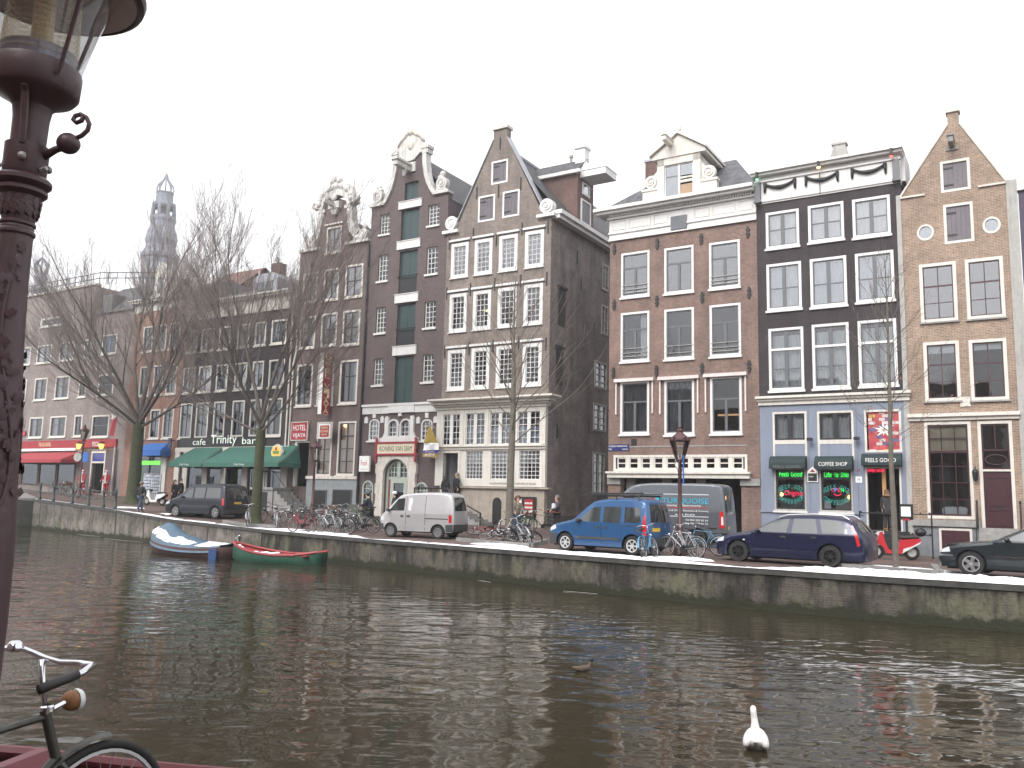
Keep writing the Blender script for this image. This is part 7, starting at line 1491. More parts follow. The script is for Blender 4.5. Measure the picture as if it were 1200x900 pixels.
# bicycles: one of each kind, then copies of it
BK={n:mat('bike_'+n,c,.4,metal=.3)for n,c in dict(black=(.018,.018,.02),red=(.30,.03,.04),blue=(.10,.26,.42),silver=(.32,.33,.35),green=(.03,.09,.06),pale=(.45,.46,.48)).items()}
SADDLE=mat('black_saddle',(.02,.018,.018),.6);RIMS=mat('wheel_rim_metal',(.42,.42,.43),.35,metal=.7)
def bike(name,label,paintm,step=False,basket=False,group='bicycles parked along the quay',detail=1):
    t=empty(name,(0,0,0),0,label,'bicycle',group);rw=.34;n=20*detail
    for wx,tag_ in((0,'f'),(1.08,'r')):
        w=MB();w.lathe([(rw*.90,-.011),(rw*.90,.011),(rw*.86,.012),(rw*.86,-.012),(rw*.9,-.011)],(wx,0,rw),n,'y');w.lathe([(.03,-.04),(.03,.04),(.001,.04)],(wx,0,rw),8,'y')
        for k in range(14*detail):a=k*2*math.pi/(14*detail);s_=.02 if k%2 else-.02;q=[(wx+.03*math.cos(a+.3),s_,rw+.03*math.sin(a+.3)),(wx+rw*.87*math.cos(a),0,rw+rw*.87*math.sin(a))];w.tube(q,.0022 if detail>1 else.0035,3,False)
        wo=w.build('wheel',RIMS,t);MB().lathe([(rw-.017+.019*math.cos(k*math.pi/4),.019*math.sin(k*math.pi/4))for k in range(9)],(wx,0,rw),n,'y').build('tyre',TYRE,wo,True)
    bb=(.62,0,.28);st=(.80,0,.78);ht=(.26,0,.86);hb=(.20,0,.66)
    f=MB();f.tube([hb,bb],.017,6*detail);f.tube([bb,(.815,0,.84)],.015,6*detail);f.tube([ht,hb],.02,6*detail)
    f.tube([(.245,0,.80),(.45,0,.48),(.70,0,.46)]if step else[(.25,0,.83),st],.014,6*detail)
    for y in(-.055,.055):f.tube([(.62,y*.6,.28),(1.08,y,.34)],.009,5);f.tube([(.80,y*.4,.76),(1.08,y,.34)],.008,5);f.tube([(.195,y*.7,.64),(.17,y,.60),(.0,y,.34)],.011,6)
    f.build('frame',paintm,t,50)
    h=MB();h.tube([ht,(.285,0,1.0)],.013,6*detail)
    pts=[(.46,-.30,1.0),(.38,-.31,1.03),(.27,-.22,1.06),(.25,-.08,1.03),(.26,0,1.02),(.25,.08,1.03),(.27,.22,1.06),(.38,.31,1.03),(.46,.30,1.0)]
    h.tube(pts,.012,6*detail);h.build('handlebar',CHROME,t,True)
    for sg in(-1,1):MB().tube([(.50,sg*.295,.985),(.37,sg*.31,1.033)],.018,6).build('grip',SADDLE,t)
    s=MB();s.ball((.86,0,.92),.13,1.05,.75,.3,10,6);s.ball((.74,0,.93),.08,1.3,.5,.35,8,5);s.tube([(.82,0,.84),(.835,0,.90)],.014,6);s.build('saddle',SADDLE,t,True)
    for wx,a0,a1 in((0,4,96),(1.08,5,190)):
        vs=[];k=14
        for i in range(k+1):
            a=R(lerp(a0,a1,i/k));vs+=[(wx+(rw+.03+d)*math.cos(a),y,rw+(rw+.03+d)*math.sin(a))for y,d in((-.028,-.012),(0,.004),(.028,-.012))]
        MB().add(vs,[(3*i+j,3*i+j+1,3*i+j+4,3*i+j+3)for i in range(k)for j in range(2)]).build('mudguard',paintm,t,True)
    r_=MB()
    for y in(-.06,.06):r_.tube([(.86,y,.74),(1.36,y,.76)],.007,4);r_.tube([(1.3,y,.76),(1.08,y*1.1,.36)],.006,4)
    for x in(.95,1.1,1.25,1.36):r_.tube([(x,-.06,.755),(x,.06,.755)],.006,4)
    r_.build('rear_rack',BK['black'],t)
    c=MB();c.lathe([(.001,-.05),(.095,-.05),(.095,-.045),(.001,-.045)],bb,16,'y');c.box(.62,1.08,-.05,-.045,.30,.40);c.build('chain_guard',BK['black'],t)
    for sg in(-1,1):p=MB();p.tube([(.62,sg*.06,.28),(.62+sg*.12,sg*.075,.28-sg*.11)],.009,5);p.box(.57+sg*.12,.67+sg*.12,min(sg*.08,sg*.17),max(sg*.08,sg*.17),.265-sg*.11,.29-sg*.11);p.build('pedal',BK['black'],t)
    MB().ball((.10,0,.72),.05,1,.9,.9,8,6).build('headlamp',CHROME,t,True)
    if basket:MB().box(-.16,.16,-.19,.19,.80,.81).bars(-.17,.17,.80,1.06,.015,-.2,-.19).bars(-.17,.17,.80,1.06,.015,.19,.2).box(-.17,-.16,-.19,.19,.8,1.06).box(.16,.17,-.19,.19,.8,1.06).build('basket',mat('wicker',(.17,.11,.06),.8),t)
    return t
PR={}
def put_bike(kind,label,P,rz,lean=0.0,pitch=0.0,lift=0.0,group='bicycles parked along the quay'):
    if kind not in PR:
        t=bike('bicycle',label,BK[kind.split('_')[0]],'step' in kind,'basket' in kind,group);PR[kind]=(t,family(t))
    else:t=copy_tree(PR[kind][0],label=label,tree=PR[kind][1]);
    if group:t['group']=group
    t.location=Vector(P)+Vector((0,0,lift));t.rotation_euler=(Matrix.Rotation(rz,3,'Z')@Matrix.Rotation(R(pitch),3,'Y')@Matrix.Rotation(R(lean),3,'X')).to_euler();return t
A_=math.degrees(AZ)
for kind,label,px,py,rz,lean in(
    ('silver','silver bicycle standing nose-on, leftmost of the cluster by the hotel lantern',322,618,-70,4),('black','black bicycle behind the leftmost silver one of the cluster',336,615,-15,6),('red_step','red step-through bicycle in front of the hotel lantern',343,623.5,-30,5),
    ('pale','pale bicycle right beside the red one',375,624,-40,-4),('green_step','dark green bicycle in the middle of the cluster by the hotel lantern',382,619,-50,5),('black_basket','black bicycle with a basket in the middle of the cluster',390,617,-55,3),
    ('black','black bicycle in the foremost row, second from the right of the cluster',388,624.5,-32,5),('silver','silver bicycle with its tail to the walking man',402,622,-26,-5),('black_step','black step-through bicycle nearest to the walking man',412,624,-20,4),
    ('black','black bicycle deep in the cluster behind the red one',352,617,-20,5),('silver','silver bicycle deep in the cluster behind the pale one',367,616,-35,-4),('black_step','black step-through bicycle behind the foremost row of the cluster',398,615.5,-45,6),('red','red crossbar bicycle half hidden at the back of the cluster',376,614.5,-30,3),
    ('black','black bicycle leaning on the left bank tree trunk',305,612.5,-8,-10),('silver','silver bicycle nose-on to the left of the bank tree',293,616,-80,6),
    ('blue','light blue bicycle leaning left of the lantern by the grey van',769,654,-118,12),('silver','silver bicycle with pale wheels below the lantern by the grey van',780,652.5,-40,-4),('pale_step','pale bicycle right under the lantern by the grey van',793,652,-62,5),('blue','light blue bicycle, rightmost at the lantern by the grey van',805,650,-25,-6),
    ('black','black bicycle upright before the notice board',597,625,-75,5),('green_step','green-framed bicycle right of the notice board woman',612,624,-70,-5),('black_basket','black bicycle with a basket at the notice board',622,623,-20,8)):
    put_bike(kind,label,gpt(px,py),R(rz),lean)
# toppled ones in the snow round the middle tree, and one hanging over the quay edge
for kind,label,px,py,rz,lean,pitch in(('pale','pale bicycle fallen flat in the snow left of the middle tree',567,634,-20,-62,0),('red','red bicycle lying behind the fallen pale one',556,628,10,-70,0),('black','black bicycle toppled against the middle tree',588,634,-25,55,0),('black_step','black step-through bicycle fallen over right of the middle tree',603,636,-35,48,0),('silver','silver bicycle leaning backwards over the fallen ones by the middle tree',613,638,-75,22,0)):
    put_bike(kind,label,gpt(px,py),R(rz),lean,pitch,.05,'bicycles fallen round the middle tree')
P=W(*(lambda q:(q[0],qw(q[0])+.22))(uw(gpt(284,617))),-.55);put_bike('black','black bicycle hanging over the quay edge above the boats',P,R(-50),6,62,0,'bicycles fallen round the middle tree')['group']='bicycle over the edge'
for i,(px,py,rz)in enumerate(((22,572,-20),(38,573,-24),(60,577.5,-30),(72,580,-30),(82,582,-26),(97,585,-22))):
    put_bike(('black','silver','black_step','black','black_basket','red')[i],['black bicycle leaning on the bridge railing beside the lamp post','silver bicycle on the bridge railing by the blue arrow sign','black step-through bicycle on the bridge railing','black bicycle at the middle of the bridge railing','black bicycle with a basket on the bridge railing','red bicycle at the right end of the bridge railing'][i],gpt(px,py),R(rz),7,group='bicycles at the bridge railing')

# railing of the bridge end
RG=mat('green_black_railing_paint',(.03,.05,.05),.5);pts=[(-37.5,.1),(-35,.12),(-31.8,.12),(-29.2,.12),(-27.0,.12),(-25.3,.12)]
rt=empty('quay_railing',W(-25.3,qw(-25.3)-.2,gz(-25.3,qw(-25.3))),0,'dark green railing with round-headed posts at the bridge end of the quay','railing')
QP=[W(u,qw(u)-.2,gz(u,qw(u)))-rt.location for u,_ in pts]
QP=[Vector((*ABUT[1].lerp(ABUT[0],t).xy,1.1))-rt.location for t in(.0,.35,.7)]+QP
for p in QP:MB().lathe([(.11,0),(.11,.2),(.075,.25),(.075,.95),(.10,1.0),(.10,1.06),(.06,1.09),(.09,1.16),(.001,1.24)],p,8).build('post',RG,rt,True)
for z in(.55,.98):MB().tube([p+Vector((0,0,z))for p in QP],.035,6).build('rail',RG,rt)
P=gpt(35,574);t=empty('road_sign',P,AZ-.25,'round blue road sign with a white bent arrow on a pale pole','road sign');MB().tube([(0,0,0),(0,0,4.0)],.05,6).build('pole',ALLOY,t);MB().lathe([(.001,-.03),(.40,-.03),(.42,-.02),(.42,.02),(.001,.02)],(0,-.06,3.8),20,'y').build('disc',mat('blue_road_sign',(.02,.12,.42),.4),t);b=MB();b.box(-.02,.08,-.10,-.092,3.55,3.9);b.box(-.12,.08,-.10,-.092,3.9,3.99);b.prism([(-.28,3.945),(-.12,3.83),(-.12,4.06)],-.10,-.092);b.build('arrow',LETTER,t)
P=gpt(19,572);MB().box(-.5,.5,-.3,.3,0,1.55).box(-.54,.54,-.34,.34,1.55,1.62).build('x',PLASTER);o=bpy.data.objects['x'];o.name='cable_cabinet';o.location=P;o.rotation_euler=(0,0,AZ);tag(o,'grey street cabinet behind the bicycles beside the lamp post','cabinet')

# kerb islands round the trees
def kerb_box(label,pts,h=.14):
    c=gpt(*pts[0]);rt=empty('kerb_island',c,0,label,'kerb');q=[gpt(*p)for p in pts]
    for a,b_ in zip(q,q[1:]):
        d=(b_-a);n=max(1,int(d.length/1.0));e=d.normalized();s_=Vector((-e.y,e.x,0))*.09
        for i in range(n):
            p0=a+d*(i/n)+e*.012-c;p1=a+d*((i+1)/n)-e*.012-c;dn=Vector((0,0,-.1));up=Vector((0,0,h));MB().hexa([p0-s_+dn,p1-s_+dn,p1+s_+dn,p0+s_+dn,p0-s_+up,p1-s_+up,p1+s_+up,p0+s_+up]).build('kerb_stone',COPE,rt)
kerb_box('grey kerb stones round the thin tree at the right',[(988,666),(1062,672),(1102,674.5),(1094,666)])
kerb_box('snow-dusted kerb stones round the middle tree and fallen bicycles',[(536,634),(578,638),(622,641),(640,636)])
kerb_box('kerb stones round the left bank tree',[(262,612.5),(292,617),(325,619),(322,612)])
snow_strip('long white snow ridge along the quay edge from the middle tree to the navy car',3.2,15.2,-.95,.07,.09,2,.18);snow_strip('thick white snow ridge along the quay edge below the navy car',15.0,23.5,-1.25,.07,.16,5,.2);snow_strip('thin patchy snow ridge below the bicycles by the hotel',-10.5,-1.2,-1.3,.02,.04,9,.8);snow_strip('thin patchy snow strip below the silver van',-1.2,5.2,-.45,.02,.025,4,.95);snow_strip('thin trace of snow along the concrete quay',-25,-10.5,-.5,.02,.03,11,.85)
def snow_patch(label,px,py,rx,ry,h,seed):
    P=gpt(px,py);rnd=random.Random(seed);vs=[(0,0,h)];n=26
    rr=[1+.25*math.sin(3*a*6.283/n+seed)+rnd.uniform(-.15,.15)for a in range(n)]
    for k,f in((0,.55),(1,.85),(2,1.0)):
        for i in range(n):a=i*2*math.pi/n;vs.append((rx*f*rr[i]*math.cos(a),ry*f*rr[i]*math.sin(a),(h*(.8+rnd.uniform(-.2,.2)),h*.5,-.03)[k]))
    fs=[(0,1+i,1+(i+1)%n)for i in range(n)]+[(1+k*n+i,1+(k+1)*n+i,1+(k+1)*n+(i+1)%n,1+k*n+(i+1)%n)for k in range(2)for i in range(n)]
    o=MB().add(vs,fs).build('snow_patch',SNOW,None,True);o.location=P+Vector((0,0,.012));o.rotation_euler=(0,0,AZ);tag(o,label,'snow patch')
snow_patch('snow patch round the foot of the thin right tree',1040,667,1.3,.7,.09,1);snow_patch('snow patch in front of the nose of the black-green saloon',1080,669,.8,.5,.06,2);snow_patch('snow patch under the bicycles at the lantern by the grey van',800,655,1.1,.6,.05,3);snow_patch('snow patch among the fallen bicycles at the middle tree',590,639,1.2,.5,.05,4);snow_patch('snow patch beside the left bank tree',205,603,1.4,.5,.04,5);snow_patch('snow patch at the foot of the mossy tree by the bridge',150,595,1.2,.5,.05,6)

# scooters
def scooter(label,px,py,rz,c1,c2,box=False):
    t=empty('motor_scooter',gpt(px,py),R(rz),label,'scooter')
    for x in(0,1.2):
        w=MB().lathe([(.15,-.06),(.24,-.06),(.27,0),(.24,.06),(.15,.06)],(x,0,.27),18,'y').build('wheel',TYRE,t,True);MB().lathe([(.001,-.04),(.155,-.05),(.155,.05),(.001,.04)],(x,0,.27),12,'y').build('rim',PLASTER,w)
    b=MB();b.prism([(.02,.60),(.22,.45),(.34,.22),(.85,.22),(1.0,.36),(1.45,.62),(1.5,.78),(.82,.72),(.72,.36),(.42,.34),(.30,.62),(.22,.98),(.12,.98)],-.16,.16);b.build('body',c1,t);MB().prism([(.86,.24),(1.02,.34),(1.46,.60),(1.5,.68),(1.2,.5),(.9,.4)],-.175,.175).build('side_panel',c2,t);MB().prism([(-.22,.50),(-.1,.60),(.2,.58),(.12,.5),(-.1,.52)],-.09,.09).build('mudguard',c2,t)
    MB().prism([(.06,.98),(.0,.90),(.1,.84),(.28,.92),(.26,1.04)],-.13,.13).build('headlamp_cowl',c2,t);b=MB();b.ball((1.1,0,.80),.3,1.3,.5,.28,10,6);b.build('seat',SADDLE,t,True);b=MB();b.tube([(.24,-.34,1.04),(.18,-.1,1.02),(.18,.1,1.02),(.24,.34,1.04)],.016,6);b.tube([(.2,0,1.0),(0,0,.27)],.035,6);b.build('handlebar',BK['black'],t);b=MB();b.tube([(1.0,.13,.25),(1.45,.15,.32)],.05,8);b.build('exhaust',BK['black'],t);MB().box(1.48,1.52,-.08,.08,.6,.7).build('tail_light',TAIL,t)
    if box:MB().ball((1.52,0,1.0),.2,1,1,.8,12,8).build('top_box',BLACK,t,True)
scooter('red and white motor scooter with a black top box beside the thin tree',1027,655,-14,paint('scooter_red',(.50,.03,.04),.1),paint('scooter_white',(.7,.7,.7),.1),True)
scooter('white scooter parked before the postcard racks',172,592,-18,paint('scooter_white',(.7,.7,.7),.1),BK['black'])

# postcard racks, terminal and railing at the coffee house, hydrant
for i,(px,py)in enumerate(((171,588),(181,589))):
    t=empty('postcard_rack',gpt(px,py),AZ+.2*i,['white postcard rack behind the walking man in black','white postcard rack right beside the green-lit shop window'][i],'rack','postcard racks');f=MB();f.tube([(0,.1,0),(0,.1,1.9)],.03,6);f.bars(-.42,.42,.35,1.95,.03,-.03,.02);f.build('stand',PLASTER,t);b=MB();c=MB()
    for r_ in range(7):
        for k in range(5):b.box(-.38+k*.155,-.25+k*.155,-.05,-.035,.4+r_*.215,.57+r_*.215)
    b.build('postcards',mat('postcard_print',(.45,.48,.55),.5,var=.6,vscale=9),t)
P=gpt(1064,654);t=empty('menu_stand',P,AZ,'dark red and black display post with a white card beside the coffee shop door','display post');MB().box(-.04,.04,-.04,.04,0,1.5).build('pole',IRON,t);MB().box(-.24,.24,-.1,.1,1.45,2.05).build('case',BLACK,t);MB().box(-.17,.17,-.11,-.101,1.58,1.95).build('card',LETTER,t);MB().box(-.13,.13,-.12,.0,1.42,1.5).build('red_tray',REDSIGN,t)
t=empty('railing',gpt(1012,650),AZ,'black iron railing with knobs across the coffee shop steps','railing')
for x in(-.1,1.2,2.5):MB().tube([(x,0,-.1),(x,0,1.72)],.03,6).build('post',IRON,t)
b=MB()
for z in(.85,1.65):
    b.tube([(-.1,0,z),(2.5,0,z)],.022,5)
    for k in range(9):b.ball((-.05+k*.31,0,z+.04),.04,n=6,m=4)
b.build('rail',IRON,t)
t=empty('fire_hydrant',gpt(886,628),0,'red hydrant standpipe at the right pillar of the open ground floor','hydrant');MB().lathe([(.18,0),(.18,.1),(.10,.14),(.09,.6),(.14,.66),(.14,.85),(.08,.95),(.07,1.3),(.11,1.35),(.05,1.5)],(0,0,0),10).build('barrel',REDSIGN,t,True);b=MB();b.tube([(-.3,0,.72),(.3,0,.72)],.06,8);b.tube([(-.26,0,.6),(-.26,0,.4)],.07,8);b.build('outlet',REDSIGN,t)

# pennant of the museum, and the flags behind the left tree
def cloth(name,pts,m,parent,n=8,amp=.05,ph=0):
    (a,b_,c,d)=[Vector(p)for p in pts];vs=[]
    for j in range(n+1):
        for i in range(n+1):p=(a.lerp(b_,i/n)).lerp(d.lerp(c,i/n),j/n);p.y+=amp*math.sin(i*.9+j*.35+ph);vs.append(p)
    return MB().add(vs,[(j*(n+1)+i,j*(n+1)+i+1,(j+1)*(n+1)+i+1,(j+1)*(n+1)+i)for j in range(n)for i in range(n)]).build(name,m,parent,True)
x0,z0=fp(503.5,499,-.8);s=empty('museum_flag',W(x0,.8,z0),AZ,'gold, white and purple flag hanging from a pole beside the arched portal','flag')
u=lambda px,py:(lambda q:(q[0]-x0,0,q[1]-z0))(fp(px,py,-.8))
MB().tube([(-.05,.8,-.15),(0,-.1,.12)],.03,6).build('pole',PALE,s);cloth('cloth',(u(502,499),u(503.5,499),u(513,518.5),u(496,519)),YEL,s)
cloth('white_band',(u(496.5,519),u(513,519),u(514.5,527),u(495.5,528)),LETTER,s);cloth('purple_band',(u(495.5,528),u(514.5,527),u(513,531),u(495,530.5)),mat('purple_cloth',(.06,.04,.26),.8),s);cloth('gold_band',(u(495,530.5),u(513,531),u(511,537),u(494.5,535)),YEL,s)
for t_,y,m,w,h in(('ONS LIEVE HEER',521.5,mat('grey_ink',(.4,.42,.5),.6),.68,.1),('OP SOLDER',524.8,mat('grey_ink',(.4,.42,.5),.6),.5,.1),('AMSTELKRING',529.5,LETTER,.65,.07),('MUSEUM',533.4,LETTER,.68,.16)):p=u(504.5,y);text('lettering',t_,m,s,p[0],-.07,p[2],width=w,height=h)
P0=Vector(W(-36.2,.9,0));s=empty('flag',W(-36.2,1.2,fp(147,492,-1.2)[1]),AZ,'red and white flag hanging behind the crown of the mossy tree','flag');MB().tube([(-.3,1.1,-.4),(.2,-.2,.5)],.03,5).build('pole',PALE,s);cloth('cloth',((.0,-.1,.45),(.7,-.1,.25),(.55,-.1,-1.3),(-.1,-.1,-1.0)),REDSIGN,s);cloth('white_stripe',((.1,-.17,.45),(.6,-.17,.3),(.55,-.17,.0),(.12,-.17,.1)),LETTER,s)

# ------------------------------------------------------------------ people: one continuous body, clothes and hair over it
SKIN=mat('skin',(.50,.30,.22),.55,var=.05);HAIRD=mat('dark_hair',(.022,.015,.012),.6);HAIRB=mat('brown_hair',(.11,.055,.03),.7);SHOE=mat('dark_shoes',(.02,.018,.018),.6)
def skin_mesh(verts,edges,name,m,parent,sub=1):
    me=bpy.data.meshes.new(name);me.from_pydata([v[0]for v in verts],edges,[]);ob=bpy.data.objects.new(name,me);COL.objects.link(ob)
    ob.modifiers.new('s','SKIN').use_smooth_shade=True;sv=me.skin_vertices[0].data
    for i,v in enumerate(verts):r_=v[1];sv[i].radius=r_ if isinstance(r_,tuple)else(r_,r_)
    sv[0].use_root=True;ss=ob.modifiers.new('d','SUBSURF');ss.levels=ss.render_levels=sub
    dg=bpy.context.evaluated_depsgraph_get();out=bpy.data.meshes.new_from_object(ob.evaluated_get(dg));bpy.data.objects.remove(ob);return link(name,out,m,parent,True)
def person(label,P,rz,h=1.75,coat=None,legs=None,hair=HAIRD,shoes=SHOE,stride=0.0,arms=((.05,-.02),(.05,-.02)),lean=0.0,sex='m',longhair=False,hat=None,coatlen=.86,group=None,lift=0.0,extra=None):
    "faces -y; arms = (forward swing of the elbow, of the hand) for each side"
    t=empty('person',Vector(P)+Vector((0,0,lift)),rz,label,'person',group);k=h/1.75
    def v(x,y,z):return(x*k,(y-lean*max(0,z-.9))*k,z*k)
    sw=.19 if sex=='m' else.165;V=[(v(0,0,.95),.125*k),(v(0,-.0,1.10),.12*k),(v(0,0,1.30),(.15*k,.11*k)),(v(0,.01,1.44),.075*k),(v(0,-.01,1.50),.05*k),(v(0,-.02,1.57),.072*k),(v(0,-.015,1.66),.088*k),(v(0,-.01,1.73),.055*k),(v(0,-.105,1.615),.016*k)];E=[(0,1),(1,2),(2,3),(3,4),(4,5),(5,6),(6,7),(5,8)];arm=[];leg=[]
    for sg,(ae,ah)in((-1,arms[0]),(1,arms[1])):
        i=len(V);V+=[(v(sg*sw,.01,1.40),.055*k),(v(sg*(sw+.06),-ae,1.14),.042*k),(v(sg*(sw+.04),-ah-.04,.90+abs(ah)*.6),.03*k),(v(sg*(sw+.035),-ah-.06,.84+abs(ah)*.62),(.036*k,.02*k))];E+=[(2,i),(i,i+1),(i+1,i+2),(i+2,i+3)];arm.append(i)
        for f in range(5):a=(f-2)*.016;l=(.055,.075,.082,.075,.06)[f];V.append((v(sg*(sw+.03)-(0 if f else.02),-ah-.07+a,.84+abs(ah)*.62-l),.009));E.append((i+3,len(V)-1))
    for sg in(-1,1):
        i=len(V);s_=stride*sg;V+=[(v(sg*.095,0,.88),.085*k),(v(sg*.10,-s_*.5-abs(stride)*.12,.50),.058*k),(v(sg*.10,-s_,.09+(abs(stride)*.35 if s_<0 else 0)),.04*k),(v(sg*.105,-s_-.14,.045+(abs(stride)*.1 if s_<0 else 0)),.036*k)];E+=[(0,i),(i,i+1),(i+1,i+2),(i+2,i+3)];leg.append(i)
    skin_mesh(V,E,'body',SKIN,t)
    def sub(idx,grow,name,m,edges):mp={q:n for n,q in enumerate(idx)};g=lambda r_:tuple(x+grow*k for x in r_)if isinstance(r_,tuple)else r_+grow*k;return skin_mesh([(V[q][0],g(V[q][1]))for q in idx],[(mp[a],mp[b_])for a,b_ in edges],name,m,t)
    if coat:
        idx=[1,0,2,3]+[a+d for a in arm for d in(0,1,2)]+[l for l in leg];ed=[(0,1),(1,2),(2,3)]+[e for a in arm for e in((2,a),(a,a+1),(a+1,a+2))]+[(0,l)for l in leg]
        sub(idx,.028,'coat',coat,ed)
        if coatlen<.8:MB().lathe([(.15*k,.98*k),(.19*k,coatlen*k),(.17*k,coatlen*k)],(0,0,0),12).build('coat_skirt',coat,t,True)
    if legs:sub([0]+[l+d for l in leg for d in(0,1,2)],.02,'trousers',legs,[e for l in leg for e in((0,l),(l,l+1),(l+1,l+2))])
    for l in leg:skin_mesh([(Vector(V[l+2][0])+Vector((0,0,-.02)),.05*k),(V[l+3][0],.046*k)],[(0,1)],'shoe',shoes,t)
    hb=MB();c=v(0,.012,1.655);hb.ball(c,.112*k,.95,1.05,1.0,12,8);
    if longhair:hb.ball(v(0,.06,1.52),.12*k,1.0,.8,1.6,10,8)
    o=hb.build('hair',hair,t,True)
    for q in o.data.vertices: # keep the face free
        if q.co.y<v(0,-.05,1.6)[1]and q.co.z<v(0,0,1.69)[2]:q.co.y=v(0,-.045,1.6)[1]
    e=MB()
    for sg in(-1,1):e.ball(v(sg*.032,-.092,1.645),.011*k,n=6,m=4)
    e.build('eyes',HAIRD,t);
    if hat:MB().ball(v(0,.005,1.69),.125*k,1,1.08,.85,12,8).build('hat',hat,t,True)
    return t
BLK=mat('black_cloth',(.014,.014,.016),.85);JEAN=mat('denim',(.035,.06,.11),.85);GRYC=mat('grey_olive_cloth',(.12,.11,.085),.85);WHT=mat('white_cloth',(.7,.71,.74),.85);REDC=mat('red_cloth',(.42,.02,.03),.8);DKB=mat('dark_blue_cloth',(.025,.03,.045),.85);TAN=mat('tan_fur',(.22,.14,.075),.9);BALD=mat('grey_short_hair',(.20,.16,.13),.7)
person('man walking in a black jacket and blue jeans in front of the postcard racks',gpt(163.5,601),R(150),1.8,BLK,JEAN,BALD,stride=.22,arms=((.1,.05),(-.12,-.1)))
person('person in a long black coat near the bar, left of the pair',gpt(203,594),R(60),1.72,BLK,BLK,HAIRD,stride=.15,sex='f',longhair=True,coatlen=.55);person('person in black with dark hair near the bar, right of the pair',gpt(210,593),R(80),1.78,BLK,BLK,HAIRD,stride=.1)
w=person('man in a dark hooded jacket striding and pushing a load by the cluster of bicycles',gpt(433,622),R(-95),1.78,DKB,BLK,HAIRD,stride=.36,arms=((.25,.40),(.25,.40)),lean=.22,hat=mat('grey_hood',(.09,.09,.10),.9))
c=empty('cargo_box',gpt(420,620),AZ,'dark green handcart box pushed by the striding man','handcart');MB().box(-.45,.45,-.3,.3,.55,1.15).build('box',mat('grey_green_box',(.07,.08,.065),.7),c);MB().tube([(.45,-.25,.9),(.8,-.25,1.05),(.8,.25,1.05),(.45,.25,.9)],.02,5).build('handle',IRON,c)
for x in(-.3,.3):MB().lathe([(.22,-.03),(.27,-.03),(.27,.03),(.22,.03)],(x,-.33,.27),16,'y').build('wheel',TYRE,c)
person('person in a white hat and black coat walking behind the silver van',gpt(461,616),R(-70),1.7,BLK,WHT,HAIRD,stride=.12,hat=WHT)
zl_=H4.zb+dz0;P=W(fp(521.8,570,-.75)[0],.75,zl_);person('woman with long dark hair and black coat on the museum landing, seen from behind',P,R(170),1.66,BLK,BLK,HAIRD,sex='f',longhair=True,coatlen=.6)
P=W(fp(535,570,-.45)[0],.45,zl_);person('bald man in a black coat in the museum doorway',P,R(-60),1.85,BLK,BLK,BALD)
b=empty('shopping_bag',W(fp(528,586,-.9)[0],.9,zl_),AZ,'red bag standing on the museum landing','bag');MB().hexa([(-.14,-.1,0),(.14,-.1,0),(.14,.1,0),(-.14,.1,0),(-.12,-.05,.42),(.12,-.05,.42),(.12,.05,.42),(-.12,.05,.42)]).build('bag',REDC,b);MB().tube([(-.07,0,.42),(-.05,0,.6),(.05,0,.6),(.07,0,.42)],.012,5).build('handle',REDC,b)
w=person('woman with curly brown hair in a grey-olive jacket among the bicycles at the middle tree',gpt(606,628),R(15),1.72,GRYC,JEAN,HAIRB,arms=((.1,.28),(.12,.3)),sex='f');b=MB();rnd=random.Random(4)
for i in range(24):a=rnd.uniform(0,6.28);zz=rnd.uniform(-.5,1);q=math.sqrt(1-min(1,zz*zz)*.9);b.ball((.12*q*math.cos(a),.03+.11*q*math.sin(a)*(1 if math.sin(a)>-.3 else.4),1.64+.12*zz),.05,n=7,m=5)
b.build('curls',HAIRB,w,True)
w=person('man in a white, red and dark sports jacket at the alley corner',gpt(652,626.5),R(-75),1.80,mat('dark_jacket',(.06,.05,.062),.8),BLK,BALD,arms=((.12,.32),(.12,.32)))
b=MB();b.box(-.2,.2,-.19,-.13,1.12,1.42);b.build('jacket_front',WHT,w);MB().box(-.05,.21,-.2,-.12,1.0,1.12).build('jacket_stripe',mat('orange_red_cloth',(.45,.07,.03),.8),w);MB().box(-.24,-.14,-.1,.12,1.20,1.44).build('jacket_sleeve',WHT,w);MB().box(-.08,.08,-.46,-.36,1.02,1.12).build('camera',BLACK,w)
person('person with dark hair and a tan hood leaning by the navy car',gpt(990,644),R(-70),1.62,BLK,BLK,HAIRD,sex='f',hat=TAN,lean=.12);person('young man with dark hair and a blue-grey coat behind the navy car',gpt(998,643),R(-75),1.7,mat('blue_grey_cloth',(.10,.12,.17),.85),JEAN,HAIRD)
P=W(fp(1040,600,-.35)[0],.35,H2.zb+dzb);w=person('person in a furry-hooded parka in the coffee shop doorway',P,R(160),1.72,mat('dark_parka',(.035,.033,.036),.85),DKB,HAIRB,sex='f',longhair=True,coatlen=.65);MB().lathe([(.13+.05*math.cos(k*.785),1.47+.05*math.sin(k*.785))for k in range(9)],(0,.02,0),12).build('fur_collar',TAN,w,True)
